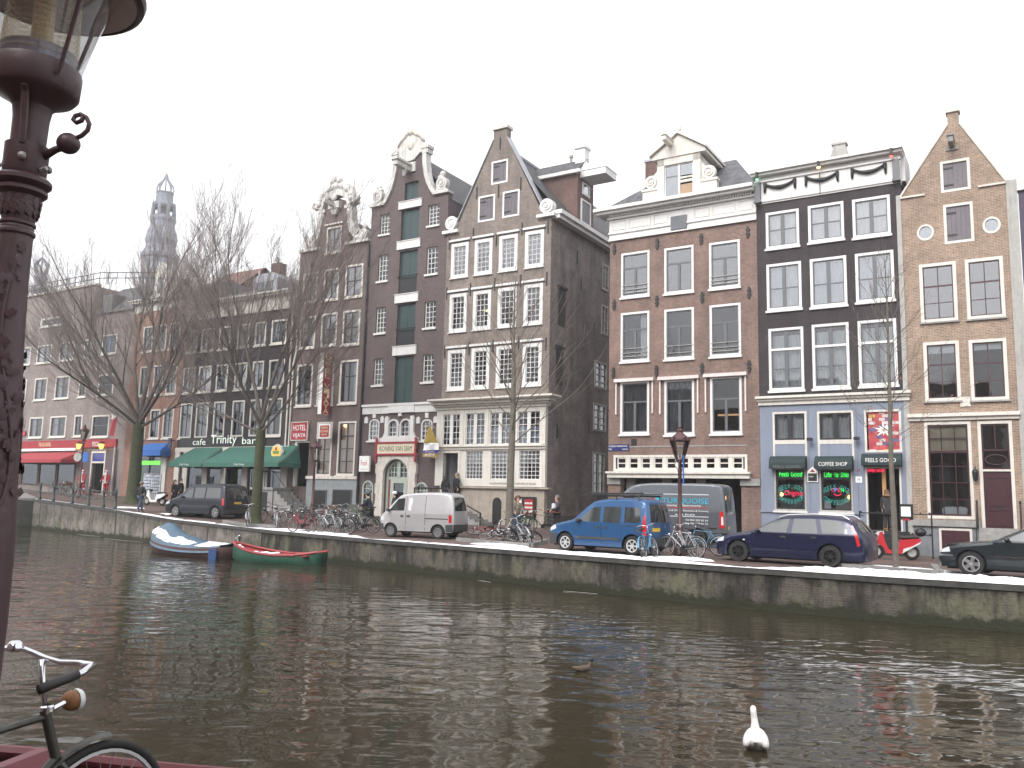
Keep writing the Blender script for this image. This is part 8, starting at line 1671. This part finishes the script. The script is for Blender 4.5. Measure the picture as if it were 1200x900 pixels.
# two shop figures in red and white winter suits at the pub door
for i,px in enumerate((95.5,123.5)):
    P=W(fp(px,576,-.7)[0],.7,gz(fp(px,576,-.7)[0],.7));w=person(['life-size figure in a red winter suit left of the pub door','life-size figure in a red winter suit, raised arm, right of the pub door'][i],P,R(-8),1.9,REDC,REDC,WHT,WHT,arms=((.06,.25)if i else(.05,.02),(.1,.15)),hat=REDC,group='red-suited figures at the pub door')
    b=MB();b.ball((0,-.14,1.58),.13,.9,.6,1.1);b.build('beard',WHT,w,True);b=MB();b.lathe([(.20,.93),(.22,.98),(.20,1.03)],(0,0,0),12);b.box(-.05,.05,-.17,-.15,1.0,1.5);b.build('trim',WHT,w);MB().lathe([(.135,1.80),(.15,1.84),(.13,1.88)],(0,0,0),12).build('hat_brim',WHT,w)
# ------------------------------------------------------------------ bare winter trees
BARK=mat('grey_brown_bark',(.095,.080,.072),.9,var=.3,vscale=4,bump=.8,bscale=18);TWIG=mat('winter_twigs',(.165,.135,.122),.9,var=.2)
def m_moss():
    m=mat('mossy_bark',(.045,.05,.024),.95,var=.35,vscale=3,bump=.8,bscale=16);return m
MOSS=m_moss()
class Tree:
    def __init__(s,seed):s.rnd=random.Random(seed);s.V={'trunk':MB(),'limbs':MB(),'twigs':MB()};s.tips=[]
    def grow(s,p,d,L,r,lev,maxlev,spread,up,kids_,shrink=.62):
        rnd=s.rnd;n=5 if lev<2 else 4 if lev<4 else 3;pts=[p];rs=[r];q=p.copy();dd=d.copy()
        for i in range(n):
            dd=(dd+Vector((rnd.uniform(-1,1),rnd.uniform(-1,1),rnd.uniform(-.6,.6)))*.10+Vector((0,0,up*.10))).normalized();q=q+dd*(L/n);pts.append(q.copy());rs.append(max(.005,r*(1-.66*(i+1)/n)))
        (s.V['limbs']if lev<3 else s.V['twigs']).tube(pts,rs,7 if lev==0 else 5 if lev<3 else 3,cap=False)
        if lev>=maxlev:s.tips.append(q);return
        k=kids_[min(lev,len(kids_)-1)]
        for j in range(k):
            t=.30+.70*(j+rnd.uniform(0,.8))/k;i=min(n-1,int(t*n));a=pts[i].lerp(pts[i+1],t*n-i)if t<1 else pts[-1];base=(pts[i+1]-pts[i]).normalized()
            side=base.orthogonal().normalized();side=Matrix.Rotation(rnd.uniform(0,6.283),3,base)@side;ang=spread*rnd.uniform(.65,1.25)
            nd=(base*math.cos(ang)+side*math.sin(ang)+Vector((0,0,up*.25))).normalized();s.grow(a,nd,L*shrink*rnd.uniform(.75,1.15)*(1.1-.4*t),max(.006,rs[i]*.48),lev+1,maxlev,spread,up,kids_,shrink)
        nd=(dd+Vector((rnd.uniform(-.2,.2),rnd.uniform(-.2,.2),.1))).normalized();s.grow(q,nd,L*.62,rs[-1],lev+1,maxlev,spread,up,kids_,shrink)
    def finish(s,label,P,bark,leaf=None):
        t=empty('bare_tree',P,0,label,'tree');s.V['trunk'].build('trunk',bark,t,True);s.V['limbs'].build('limbs',BARK if bark is not PALEB else PALEB,t,True);s.V['twigs'].build('crown',TWIG,t);return t
PALEB=mat('pale_young_bark',(.13,.115,.095),.9,var=.25,vscale=6)
def flare(m,h,r,top,lean=(0,0)):
    prof=[(0,1.75),(.12,1.35),(.35,1.1),(.8,1.0),(h*.5,.9),(h,.88)];m.tube([(lean[0]*z/h,lean[1]*z/h,z-.05)for z,_ in prof],[r*k for _,k in prof],10,False)
# the big one by the bridge
def big_tree(label,px,py,seed,fork,r,H_,limbs,mat_,lean=(0,0),maxlev=4):
    P=gpt(px,py);T=Tree(seed);flare(T.V['trunk'],fork,r,0,lean);top=Vector((lean[0],lean[1],fork-.25))
    for ang,inc,L,rr in limbs:
        d=Vector(EX*math.cos(R(ang))+EY*math.sin(R(ang)))*math.sin(R(inc))+Vector((0,0,math.cos(R(inc))));T.grow(top+d*.05+Vector((0,0,(60-inc)*.012)),d,L*H_,rr*r*.62,0,maxlev,.46,.42,(8,6,5,3),.60)
    return T.finish(label,P,mat_)
big_tree('large bare tree with a mossy trunk by the bridge end, left of the dark van',155,590.5,12,5.4,.42,1.12,[(180,58,8.2,.55),(195,36,8.2,.6),(170,76,7.6,.42),(185,20,7.6,.55),(20,10,8.2,.62),(0,36,7.8,.6),(345,56,7.6,.5),(5,72,6.6,.4),(90,34,7.2,.5),(265,34,7.0,.5),(265,62,6.4,.4)],MOSS)
big_tree('bare tree with a mossy trunk on the quay, right of the dark van',299,613,23,4.9,.27,.96,[(180,44,7.0,.6),(170,18,8.0,.66),(5,16,8.2,.62),(0,40,7.0,.55),(90,30,6.8,.55),(270,34,6.6,.55),(200,66,6.2,.42),(345,64,6.0,.42)],MOSS)
# the young tree before the museum house: a straight leader with steep side branches
P=gpt(596,632);T=Tree(31);T.V['trunk'].tube([(0,0,-.05),(0,0,.15),(.02,0,2.5),(.06,0,5.0),(.04,0,7.2),(0,0,9.0),(.03,0,11.2)],[.22,.17,.15,.12,.085,.045,.012],8,False)
for i in range(30):
    z=lerp(3.9,10.2,(i/29)**.9);a=i*2.4;d=Vector((math.cos(a),math.sin(a),0));inc=R(52-20*i/29);T.grow(Vector((.04,0,z)),d*math.sin(inc)+Vector((0,0,math.cos(inc))),lerp(3.4,1.1,i/29),lerp(.034,.016,i/29),1,3,.5,.3,(0,3,2),.5)
T.finish('young bare tree with a straight trunk and sparse branches before the museum house',P,PALEB)
# the thin tree at the right, a few dead leaves left on it
P=gpt(1050,668);T=Tree(44);T.V['trunk'].tube([(0,0,-.05),(0,0,.1),(.0,0,1.4),(-.03,0,3.2),(.0,0,5.2),(.02,0,7.4),(0,0,9.0)],[.11,.095,.085,.07,.055,.032,.01],8,False)
for i in range(26):
    z=lerp(3.3,8.6,i/25);a=i*2.4+1;d=Vector((math.cos(a),math.sin(a),0));inc=R(62-38*i/25);T.grow(Vector((0,0,z)),d*math.sin(inc)+Vector((0,0,math.cos(inc))),lerp(1.5,.7,i/25),.014,1,3,.6,.25,(0,3,2),.55)
t=T.finish('thin young tree with a few dry brown leaves between the navy car and the saloon',P,PALEB)
lf=MB();rnd=random.Random(5)
for p in T.tips:
    if p.z>5.6 or rnd.random()>.75:continue
    for _ in range(2):
        q=p+Vector((rnd.uniform(-.08,.08),rnd.uniform(-.08,.08),rnd.uniform(-.1,.02)));a=Vector((rnd.uniform(-1,1),rnd.uniform(-1,1),rnd.uniform(-1,.2))).normalized();c=a.orthogonal().normalized()*.022;lf.add([q,q+a*.03+c,q+a*.075,q+a*.03-c],[(0,1,2,3)])
lf.build('dry_leaves',mat('dry_brown_leaf',(.20,.115,.06),.8,var=.3,vscale=8),t)

# ------------------------------------------------------------------ boats
def hull(name,P,rz,L,beam,depth,sheer,m_hull,m_in,n=22,bluff=.75,flat_stern=.55):
    rows=[]
    for i in range(n+1):
        t=i/n;s_=(math.sin(min(1,t/.45)*math.pi/2)**bluff)if t<.45 else lerp(1,flat_stern,((t-.45)/.55)**2);b_=beam/2*max(.03,s_);z=sheer*((abs(t-.6)/.6)**2);x=(t-.5)*L;kz=-depth*min(1,.35+s_*.8)
        rows.append([(x,-b_,z),(x,-b_*1.02,z-.06),(x,-b_*.93,kz*.5),(x,-b_*.55,kz),(x,0,kz-.04),(x,b_*.55,kz),(x,b_*.93,kz*.5),(x,b_*1.02,z-.06),(x,b_,z)])
    m=9;vs=[p for r_ in rows for p in r_];fs=[(i*m+k,(i+1)*m+k,(i+1)*m+k+1,i*m+k+1)for i in range(n)for k in range(m-1)]+[tuple(range(m)),tuple(n*m+k for k in range(m))[::-1]]
    return rows,MB().add(vs,fs)
def wl(px,py):return wpt(px,py,WATER_Z)
# rowing boat
a,c=wl(264,657.5),wl(372,663.5);d=c-a;rz=math.atan2(d.y,d.x);L=d.length*.98
t=empty('rowing_boat',(a+c)/2+Vector((.1,.5,.33)),rz,'green wooden rowing boat with a red gunwale and flat deck in the water','boat');GRN=mat('green_boat_paint',(.022,.085,.055),.5,var=.2,dirt=.3);RDB=mat('red_boat_paint',(.30,.035,.04),.5,var=.2,dirt=.25)
rows,h=hull('hull',0,0,L,1.5,.62,.40,GRN,RDB);h.build('hull',GRN,t,True)
b=MB();g=.05
for sg in(0,8):b.tube([(r_[sg][0],r_[sg][1],r_[sg][2]+.03)for r_ in rows],.055,6)
b.build('gunwale',RDB,t);n=len(rows)-1
vs=[p for r_ in rows for p in((r_[0][0],r_[0][1]*.98,r_[0][2]-.05),(r_[8][0],r_[8][1]*.98,r_[8][2]-.05))];MB().add(vs,[(2*i,2*i+2,2*i+3,2*i+1)for i in range(n)]).build('deck',RDB,t)
b=MB()
for x in(.2,1.0,1.6):b.box(x,x+.25,-.7,.7,.02,.06)
b.build('thwart',RDB,t);b=MB()
for i,x in enumerate((-1.75,-1.58,-1.42)):b.ball((x,-.15-.06*i,.30-.07*i),.10,1,1,.6,8,6)
b.build('fender',LETTER,t);sn=MB()
for i in range(9):x=-1.0+i*.17;sn.ball((x,-.5,.06+.02*(i%3)),.12,1.2,.9,.4,7,5)
sn.build('snow',SNOW,t,True)
# covered boat
a,c=wl(168,646),wl(266,656.5);d=c-a;rz=math.atan2(d.y,d.x);t=empty('covered_boat',(a+c)/2+Vector((.1,.7,.38)),rz,'moored boat under a humped blue tarpaulin with snow on it','boat');L=min(6.6,d.length)
rows,h=hull('hull',0,0,L,1.9,.62,.3,None,None,bluff=.6,flat_stern=.85);h.build('hull',mat('brown_red_hull',(.085,.04,.038),.6,var=.3,dirt=.3),t,True)
TARP=mat('blue_tarpaulin',(.07,.12,.17),.55,var=.2,vscale=2.5,bump=.9,bscale=5);TARPD=mat('royal_blue_flap',(.02,.055,.17),.6)
def tarp_h(x):q=x/L+.5;return(.14+.62*math.exp(-((q-.20)/.16)**2)+.2*math.exp(-((q-.45)/.2)**2)-.04*math.sin(q*22))
vs=[];rnd=random.Random(8);m=13;N2=len(rows);tops=[]
for r_ in rows:
    x,y0,z0=r_[0];hh=tarp_h(x)
    for k in range(m):
        s_=-1+2*k/(m-1);y=s_*abs(y0)*1.06;z=z0-.20 if k in(0,m-1)else z0+hh*(1-abs(s_)**1.7)+.02+rnd.uniform(-.025,.025);vs.append((x,y,z))
MB().add(vs,[(i*m+k,(i+1)*m+k,(i+1)*m+k+1,i*m+k+1)for i in range(N2-1)for k in range(m-1)]).build('tarpaulin',TARP,t,True)
def drift(x0,x1,k0,k1,seed):
    rnd=random.Random(seed);v2=[];i0=int((x0/L+.5)*(N2-1));i1=int((x1/L+.5)*(N2-1));w=k1-k0+1
    for i in range(i0,i1+1):
        for k in range(k0,k1+1):p=vs[i*m+k];e=0 if i in(i0,i1)or k in(k0,k1)else.07;v2.append((p[0]+rnd.uniform(-.07,.07),p[1]+rnd.uniform(-.05,.05),p[2]+e+.004))
    MB().add(v2,[(i*w+k,(i+1)*w+k,(i+1)*w+k+1,i*w+k+1)for i in range(i1-i0)for k in range(w-1)]).build('snow',SNOW,t,True)
drift(-2.3,-.4,1,3,1);drift(-.5,.9,1,4,2);drift(1.7,L/2-.1,1,6,3);drift(-L/2+.1,-L/2+.9,2,5,4)
b=MB();b.box(L/2-.5,L/2+.04,-.93,-.87,-.45,.05);b.build('flap',TARPD,t)
# floating ice along the quay wall
for i,(p,q)in enumerate((((90,629),(118,632)),((122,634),(168,638.5)),((560,683),(575,685.5)),((660,695.5),(700,699)),((798,706),(850,711)),((950,722),(1015,729)))):
    p,q=(p[0],p[1]-3),(q[0],q[1]-3);a,c=wl(*p),wl(*q);d=(c-a);w=Vector((d.y,-d.x,0)).normalized()*-.06;rnd=random.Random(i);N=8;top=[];bot=[]
    for k in range(N+1):x=a+d*(k/N);top.append(x+w*rnd.uniform(.3,1.2)*math.sin(math.pi*(k+.4)/(N+.8)));bot.append(x-w*rnd.uniform(.2,1)*math.sin(math.pi*(k+.4)/(N+.8)))
    lo=[v+Vector((0,0,-.03))for v in bot+top[::-1]];hi=[v+Vector((0,0,.006))for v in bot+top[::-1]];n2=len(lo);o=MB().add(lo+hi,[(k,(k+1)%n2,n2+(k+1)%n2,n2+k)for k in range(n2)]+[(n2+k,n2+k+1,n2+n2-2-k,n2+n2-1-k)for k in range(N)]).build('ice_strip',mat('grey_ice',(.22,.22,.215),.5));tag(o,['short ice strip at the foot of the concrete quay','longer ice strip left of the covered boat','small ice strip below the middle tree','ice strip below the blue van','ice strip below the grey delivery van','ice strip below the saloon at the right'][i],'ice','ice strips along the quay')
# the swan seen from behind
P=wl(893,882);t=empty('swan',P+Vector((0,.25,0)),R(-15),'white swan swimming away on the dark water','swan');t.scale=(.86,.86,.90);FEA=mat('white_feathers',(.70,.69,.68),.8,var=.08,vscale=12,bump=.3,bscale=30)
V=[((0,.05,.06),(.15,.15)),((0,-.15,.11),(.14,.14)),((0,-.30,.12),(.06,.04)),((0,-.37,.15),(.02,.012)),((0,.22,.09),(.09,.08)),((0,.30,.18),.06),((-.012,.32,.29),.046),((-.022,.30,.37),.044),((-.024,.33,.41),.046),((-.024,.40,.40),.024),((-.02,.46,.385),.01)]
sw_=skin_mesh(V,[(0,1),(1,2),(2,3),(0,4),(4,5),(5,6),(6,7),(7,8),(8,9),(9,10)],'body',FEA,t,2)
for sg in(-1,1):
    b=MB();b.ball((0,0,0),.2,.36,1.15,.52,12,8);o=b.build('wing',FEA,t,True);o.location=(sg*.088,-.10,.125);o.rotation_euler=(R(10),R(sg*-20),R(sg*7))
MB().tube([(-.022,.42,.395),(-.02,.475,.38)],[.015,.006],6).build('bill',mat('orange_bill',(.45,.16,.03),.5),t)

# a duck further out
P=wl(683,786.5);t=empty('duck',P,R(-60),'small brown duck with a dark head on the open water','duck');DK=mat('brown_feathers',(.09,.065,.045),.8,var=.4,vscale=18)
skin_mesh([((0,0,.03),(.075,.06)),((0,-.13,.05),(.055,.045)),((0,-.22,.08),(.02,.015)),((0,.12,.06),.045),((0,.16,.13),.03),((0,.17,.17),.036),((0,.23,.16),.014)],[(0,1),(1,2),(0,3),(3,4),(4,5),(5,6)],'body',DK,t,1);MB().ball((0,.175,.175),.042,1,1.1,1,10,7).build('head_plumage',BLACK,t,True)
# ------------------------------------------------------------------ near side: quay, lamp post, bicycle, moored boat
e_=Vector((math.cos(R(141.6)),math.sin(R(141.6)),0));n_=Vector((-e_.y,e_.x,0));n_=n_ if n_.y>0 else-n_
Q0=Vector((0,2.75,0));q0,q1_=Q0-e_*40,Q0+e_*60
ns=empty('near_quay',Q0,0,'paved near quay under the foreground bicycle and lamp post','quay wall');loc=lambda p:p-Q0
MB().hexa([loc(q0)+Vector((0,0,-1.8)),loc(q1_)+Vector((0,0,-1.8)),loc(q1_)-n_*30+Vector((0,0,-1.8)),loc(q0)-n_*30+Vector((0,0,-1.8)),loc(q0)+Vector((0,0,-.05)),loc(q1_)+Vector((0,0,-.05)),loc(q1_)-n_*30+Vector((0,0,-.05)),loc(q0)-n_*30+Vector((0,0,-.05))]).build('quay_body',CLINKER,ns)
# iron lamp post
LP=mat('dark_plum_lamp_paint',(.060,.030,.036),.45,var=.14,vscale=5,bump=.08,bscale=25,dirt=.12);dist=3.7
d=ray(16,300);k=dist/math.hypot(d.x,d.y);TILT=R(1.3);zc_=EYE+d.z*k;base=Vector((d.x*k-(zc_+.05)*math.tan(TILT),d.y*k,-.05));zy=lambda py:EYE+ray(16+(300-py)*.13,py).z*k+.05
t=empty('lamp_post',base,0,'ornate plum-coloured iron lamp post with a big bell lantern in the left foreground','lamp post');t.rotation_euler=(0,TILT,0);s1=dist/1000*.97
zs_=[(36*s1,-.1),(36*s1,zy(720)),(34*s1,zy(620)),(26*s1,zy(500)),(20*s1,zy(400)),(17*s1,zy(330)),(16*s1,zy(270))]
MB().lathe(zs_,(0,0,0),24).build('shaft',LP,t,35)
ring=lambda r_,py0,py1:[(r_*.9*s1,zy(py0)),(r_*s1,zy(lerp(py0,py1,.3))),(r_*s1,zy(lerp(py0,py1,.7))),(r_*.9*s1,zy(py1))]
MB().lathe([(16*s1,zy(280))]+ring(18,276,268)+[(16.5*s1,zy(266))]+ring(17.5,264,258)+[(16.5*s1,zy(254)),(17*s1,zy(245)),(20*s1,zy(228))]+ring(25,226,217)+ring(28,215,204)+[(20*s1,zy(202)),(21.5*s1,zy(198)),(22*s1,zy(165)),(17.5*s1,zy(163)),(18*s1,zy(130)),(20*s1,zy(114)),(22*s1,zy(110))],(0,0,0),28).build('capital',LP,t,35)
# relief vines climbing the shaft, and a ring of leaves in the capital
v=MB();rnd=random.Random(2);rs=lambda z:interp([(zy(720),36),(zy(620),34),(zy(500),26),(zy(400),20),(zy(330),17),(zy(270),16)],z)*s1
def leaf(b,a,z,r_,size,tilt):
    c=Vector((r_*math.cos(a),r_*math.sin(a),z));n=Vector((math.cos(a),math.sin(a),0));tg=Vector((-math.sin(a),math.cos(a),0));u_=(tg*math.cos(tilt)+Vector((0,0,1))*math.sin(tilt));w_=n.cross(u_);pts=[(0,0,0),(.3,.34,.25),(.48,.16,.3),(.7,.36,.35),(1.0,0,.5),(.7,-.36,.35),(.48,-.16,.3),(.3,-.34,.25)]
    q=[c+u_*x*size+w_*y*size+n*(h*size*.22+.004)for x,y,h in pts];ctr=c+u_*.5*size+n*size*.16;m=len(b.v);b.add(q+[ctr],[(i,(i+1)%8,8)for i in range(8)])
for st in range(3):
    pts=[];a0=st*2.1+.6
    for i in range(70):
        z=lerp(zy(700),zy(300),i/69);a=a0+math.sin(z*5.5+st*2)*.55+z*.35;pts.append((rs(z)*1.03*math.cos(a),rs(z)*1.03*math.sin(a),z))
        if i%3==0:
            for q in range(2):leaf(v,a+rnd.uniform(-.3,.3),z+rnd.uniform(-.02,.02),rs(z)*1.01,rnd.uniform(.035,.065),rnd.uniform(0,6.28))
    v.tube(pts,.007,5)
v.build('vine_relief',LP,t,True);v=MB()
for i in range(14):a=i*2*math.pi/14;leaf(v,a,zy(254),17.0*s1,.07,math.pi/2+rnd.uniform(-.2,.2));leaf(v,a+.2,zy(244),18.2*s1,.05,math.pi/2)
v.build('leaf_relief',LP,t,40)
SC_=mat('bare_screw',(.3,.28,.28),.5,metal=.5)
for a in(-1.2,.9,3.0):b=MB();b.ball((23.5*s1*math.cos(a),23.5*s1*math.sin(a),zy(185)),.016,n=8,m=6);b.build('set_screw',SC_,t);b=MB();b.tube([(22*s1*math.cos(a+.9),22*s1*math.sin(a+.9),zy(196)),(30*s1*math.cos(a+.9),30*s1*math.sin(a+.9),zy(194))],.009,6);b.build('set_screw',SC_,t)
z0=zy(110);S_=s1
MB().lathe([(20*S_,z0-.02),(24*S_,z0+.0),(40*S_,z0+.03),(44*S_,z0+.05),(45*S_,z0+.13),(44*S_,z0+.145),(30*S_,z0+.14)],(0,0,0),32).build('lantern_base',LP,t,35)
zg0,zg1=z0+.14,z0+.14+.52
MB().lathe([(43*S_,zg0),(56*S_,zg0+.2),(66*S_,zg0+.32),(76*S_,zg1-.12)],(0,0,0),36).build('glass_bell',glassmat('clear_lantern_glass',(.97,.97,.97),refl=.45,see=.97),t,True)
ribm,nt_,p_=nodes('ribbed_opal_glass');setp(p_,Roughness=.2);p_.inputs['Base Color'].default_value=(.80,.77,.70,1);tr_=nt_.nodes.new('ShaderNodeBsdfTransparent');tr_.inputs[0].default_value=(.97,.93,.84,1);mx_=nt_.nodes.new('ShaderNodeMixShader');mx_.inputs[0].default_value=.72;nt_.links.new(p_.outputs[0],mx_.inputs[1]);nt_.links.new(tr_.outputs[0],mx_.inputs[2]);nt_.links.new(mx_.outputs[0],nt_.nodes['Material Output'].inputs['Surface'])
b=MB()
for i in range(22):
    z=zg0+.03+i*.024;r_=lerp(36,30,i/21)*S_;b.lathe([(r_,z),(r_+.012,z+.006),(r_+.012,z+.014),(r_,z+.02)],(0,0,0),24)
b.build('louvre_ring',ribm,t,True);MB().lathe([(11*S_,zg0),(11*S_,zg0+.5)],(0,0,0),16).build('lamp_core',mat('cream_reflector',(.72,.58,.34),.5),t)
MB().lathe([(38*S_,zg0),(38*S_,zg0+.07),(30*S_,zg0+.075)],(0,0,0),24).build('burner_ring',mat('lavender_metal',(.26,.25,.30),.4,metal=.4),t)
zc=zg1-.17
MB().lathe([(91*S_,zc-.012),(94*S_,zc-.016),(99*S_,zc-.004),(101*S_,zc+.02),(98*S_,zc+.045),(86*S_,zc+.14),(65*S_,zc+.30),(38*S_,zc+.36),(.01,zc+.38)],(0,0,0),40).build('canopy',LP,t,35);MB().lathe([(.01,zc+.14),(70*S_,zc+.10),(84*S_,zc+.03),(92*S_,zc-.012)],(0,0,0),36).build('canopy_lining',mat('white_enamel',(.85,.84,.87),.35),t,True)
b=MB()
for i in range(3):
    a=R(-35+i*120);c,s_=math.cos(a),math.sin(a);MB().tube([(48*S_*c,48*S_*s_,z0+.08),(91*S_*c,91*S_*s_,zc+.02)],.008,6).build('stay_rod',LP,t)
b=MB();a=R(-5);X=lambda r_,z:(r_*S_*math.cos(a),r_*S_*math.sin(a),z)
b.tube([X(18,zy(178)),X(32,zy(168)),X(42,zy(164))],[.016,.014,.014],8);b.ball(X(46,zy(160)),.043,1,1,.95,14,10);b.tube([X(52,zy(154)),X(60,zy(150)),X(66,zy(143)),X(67,zy(135)),X(63,zy(127)),X(56,zy(123)),X(50,zy(125)),X(48,zy(130)),X(52,zy(134)),X(58,zy(131)),X(59,zy(126))],.009,6);b.build('ladder_hook',LP,t,True)
b=MB();a=R(-75);b.tube([X(20,zy(168)),X(24,zy(140)),X(31,zy(110)),X(36,zy(106)),X(30,zy(100))],.014,6);b.build('bracket',LP,t)

# the bicycle in the lower left corner: the same kind of bicycle, seen close
ZG=-.05;hp=wpt(69,800,.93);wh=wpt(135,935,.34)
bk=bike('bicycle','old black bicycle with chrome handlebar in the left foreground',mat('worn_grey_green_paint',(.055,.055,.048),.4,metal=.4,var=.3,vscale=14),False,False,None,2)
for ch in kids(bk):
    if ch.name.split('.')[0]in('headlamp','grip','handlebar'):bpy.data.objects.remove(ch)
h=MB();h.tube([(.25,0,.84),(.275,0,.96),(.285,0,1.06)],.0125,12);h.tube([(.52,.40,1.015),(.36,.392,1.045),(.29,.35,1.06),(.26,.22,1.055),(.265,.10,1.05),(.265,0,1.06),(.25,-.10,1.07),(.24,-.22,1.085),(.28,-.33,1.085),(.38,-.37,1.06),(.60,-.38,.99)],.0125,12);h.build('handlebar',CHROME,bk,True)
for sg,y0,y1,x0_,x1_,za,zb in((1,.401,.394,.53,.38,1.013,1.042),(-1,-.381,-.372,.62,.40,.984,1.055)):MB().tube([(x0_,y0,za),(lerp(x0_,x1_,.5),lerp(y0,y1,.5),lerp(za,zb,.5)),(x1_,y1,zb)],.018,12).build('grip',SADDLE,bk,True)
MB().lathe([(.001,.038),(.016,.037),(.028,.028),(.033,.01),(.033,0),(.02,-.008)],(.30,-.17,1.09),20).build('bell',CHROME,bk,True)
hl=MB();hl.ball((.13,-.02,.87),.044,1.0,.95,.95,18,12);lamp=hl.build('headlamp',mat('rusty_orange_lamp',(.20,.088,.03),.6,var=.5,vscale=22),bk,True);MB().lathe([(.001,-.042),(.040,-.036),(.046,-.021),(.043,-.012)],(.13,-.02,.87),20,'x').build('lens',mat('lamp_lens',(.6,.62,.62),.15),lamp,True);MB().tube([(.225,0,.855),(.165,-.01,.87)],.01,8).build('lamp_bracket',CHROME,bk)
MB().lathe([(.024,.842),(.027,.85),(.027,.868),(.02,.875)],(.248,0,0),14).build('headset',CHROME,bk)
HB=wpt(*BIKE_HUB,.29);bk.location=HB+Vector((0,0,-.34));bk.rotation_euler=(R(3),0,R(BIKE_RZ))

# moored dark red boat behind it
a=wpt(-60,880,-.66);c=wpt(205,912,-.70);d=c-a;rz=math.atan2(d.y,d.x);DRB=mat('dark_red_boat_paint',(.115,.022,.03),.45,var=.15,dirt=.15)
t=empty('moored_boat',(a+c)/2+Vector((-d.y,d.x,0)).normalized()*-.75+Vector((0,0,0)),rz,'dark red wooden boat moored behind the foreground bicycle','boat');L=d.length+1.2
rows,hb=hull('hull',0,0,L,1.7,.75,.12,None,None,flat_stern=.8);hb.build('hull',DRB,t,True)
b=MB()
for sg in(0,8):b.tube([(r_[sg][0],r_[sg][1],r_[sg][2]+.03)for r_ in rows],.05,6)
b.build('gunwale',DRB,t);n=len(rows)-1;vs=[p for r_ in rows for p in((r_[0][0],r_[0][1]*.97,r_[0][2]-.06),(r_[8][0],r_[8][1]*.97,r_[8][2]-.06))];MB().add(vs,[(2*i,2*i+2,2*i+3,2*i+1)for i in range(n)]).build('deck',DRB,t)
cab=MB();p0=wpt(14,884,-.5);p1=wpt(60,873,-.5);M=Matrix.Rotation(-rz,3,'Z');q=M@(p0-t.location);r_=M@(p1-t.location);xa,xb=min(q.x,r_.x),max(q.x,r_.x)
cab.hexa([(xa-.25,.05,-.1),(xb+.15,.05,-.1),(xb+.15,.7,-.1),(xa-.25,.7,-.1),(xa,.12,.15),(xb,.12,.15),(xb,.66,.15),(xa,.66,.15)]);cab.build('cabin',DRB,t)
for x in(lerp(xa,xb,.25),lerp(xa,xb,.75)):MB().box(x,x+.06,.0,.04,-.05,.17).build('cabin_post',LETTER,t)

# ------------------------------------------------------------------ houses on the near side of the canal, behind the camera: seen only mirrored in panes and car windows
rnd=random.Random(9);x=-46.0;nr=MB();gl=MB()
M_=Matrix.Rotation(R(-38.4),4,'Z');o_=-n_*11.5+Q0
while x<60:
    w=rnd.uniform(5.5,8);h_=rnd.uniform(11,16);p=lambda X,Y,Z_:tuple(M_@Vector((X,Y,Z_)))
    nr.hexa([p(x,-10,-.1),p(x+w-.05,-10,-.1),p(x+w-.05,0,-.1),p(x,0,-.1),p(x,-10,h_),p(x+w-.05,-10,h_),p(x+w-.05,0,h_),p(x,0,h_)])
    for r_ in range(int(h_/3)):
        for c in range(3):a=x+.7+c*(w-1.2)/3;gl.hexa([p(a,0,1+r_*3.1),p(a+1.1,0,1+r_*3.1),p(a+1.1,.06,1+r_*3.1),p(a,.06,1+r_*3.1),p(a,0,2.9+r_*3.1),p(a+1.1,0,2.9+r_*3.1),p(a+1.1,.06,2.9+r_*3.1),p(a,.06,2.9+r_*3.1)])
    x+=w
t=empty('house_row',o_,0,'row of brick canal houses on the near side, behind the camera, seen only in reflections','house row');nr.build('walls',BR_ORG,t);gl.build('window_frames',WHITE,t)

# ------------------------------------------------------------------ thin winter haze over the canal
hz=MB().box(-130,130,-60,260,-3.0,95).build('haze',bpy.data.materials.new('winter_haze'));tag(hz,'thin winter haze over the canal','haze',kind='stuff')
hm=hz.data.materials[0];hm.use_nodes=True;hn=hm.node_tree;hn.nodes.remove(hn.nodes['Principled BSDF']);pv=hn.nodes.new('ShaderNodeVolumePrincipled');pv.inputs['Color'].default_value=(.93,.94,.97,1);pv.inputs['Density'].default_value=HAZE;pv.inputs['Anisotropy'].default_value=.3
hn.links.new(pv.outputs[0],hn.nodes['Material Output'].inputs['Volume'])
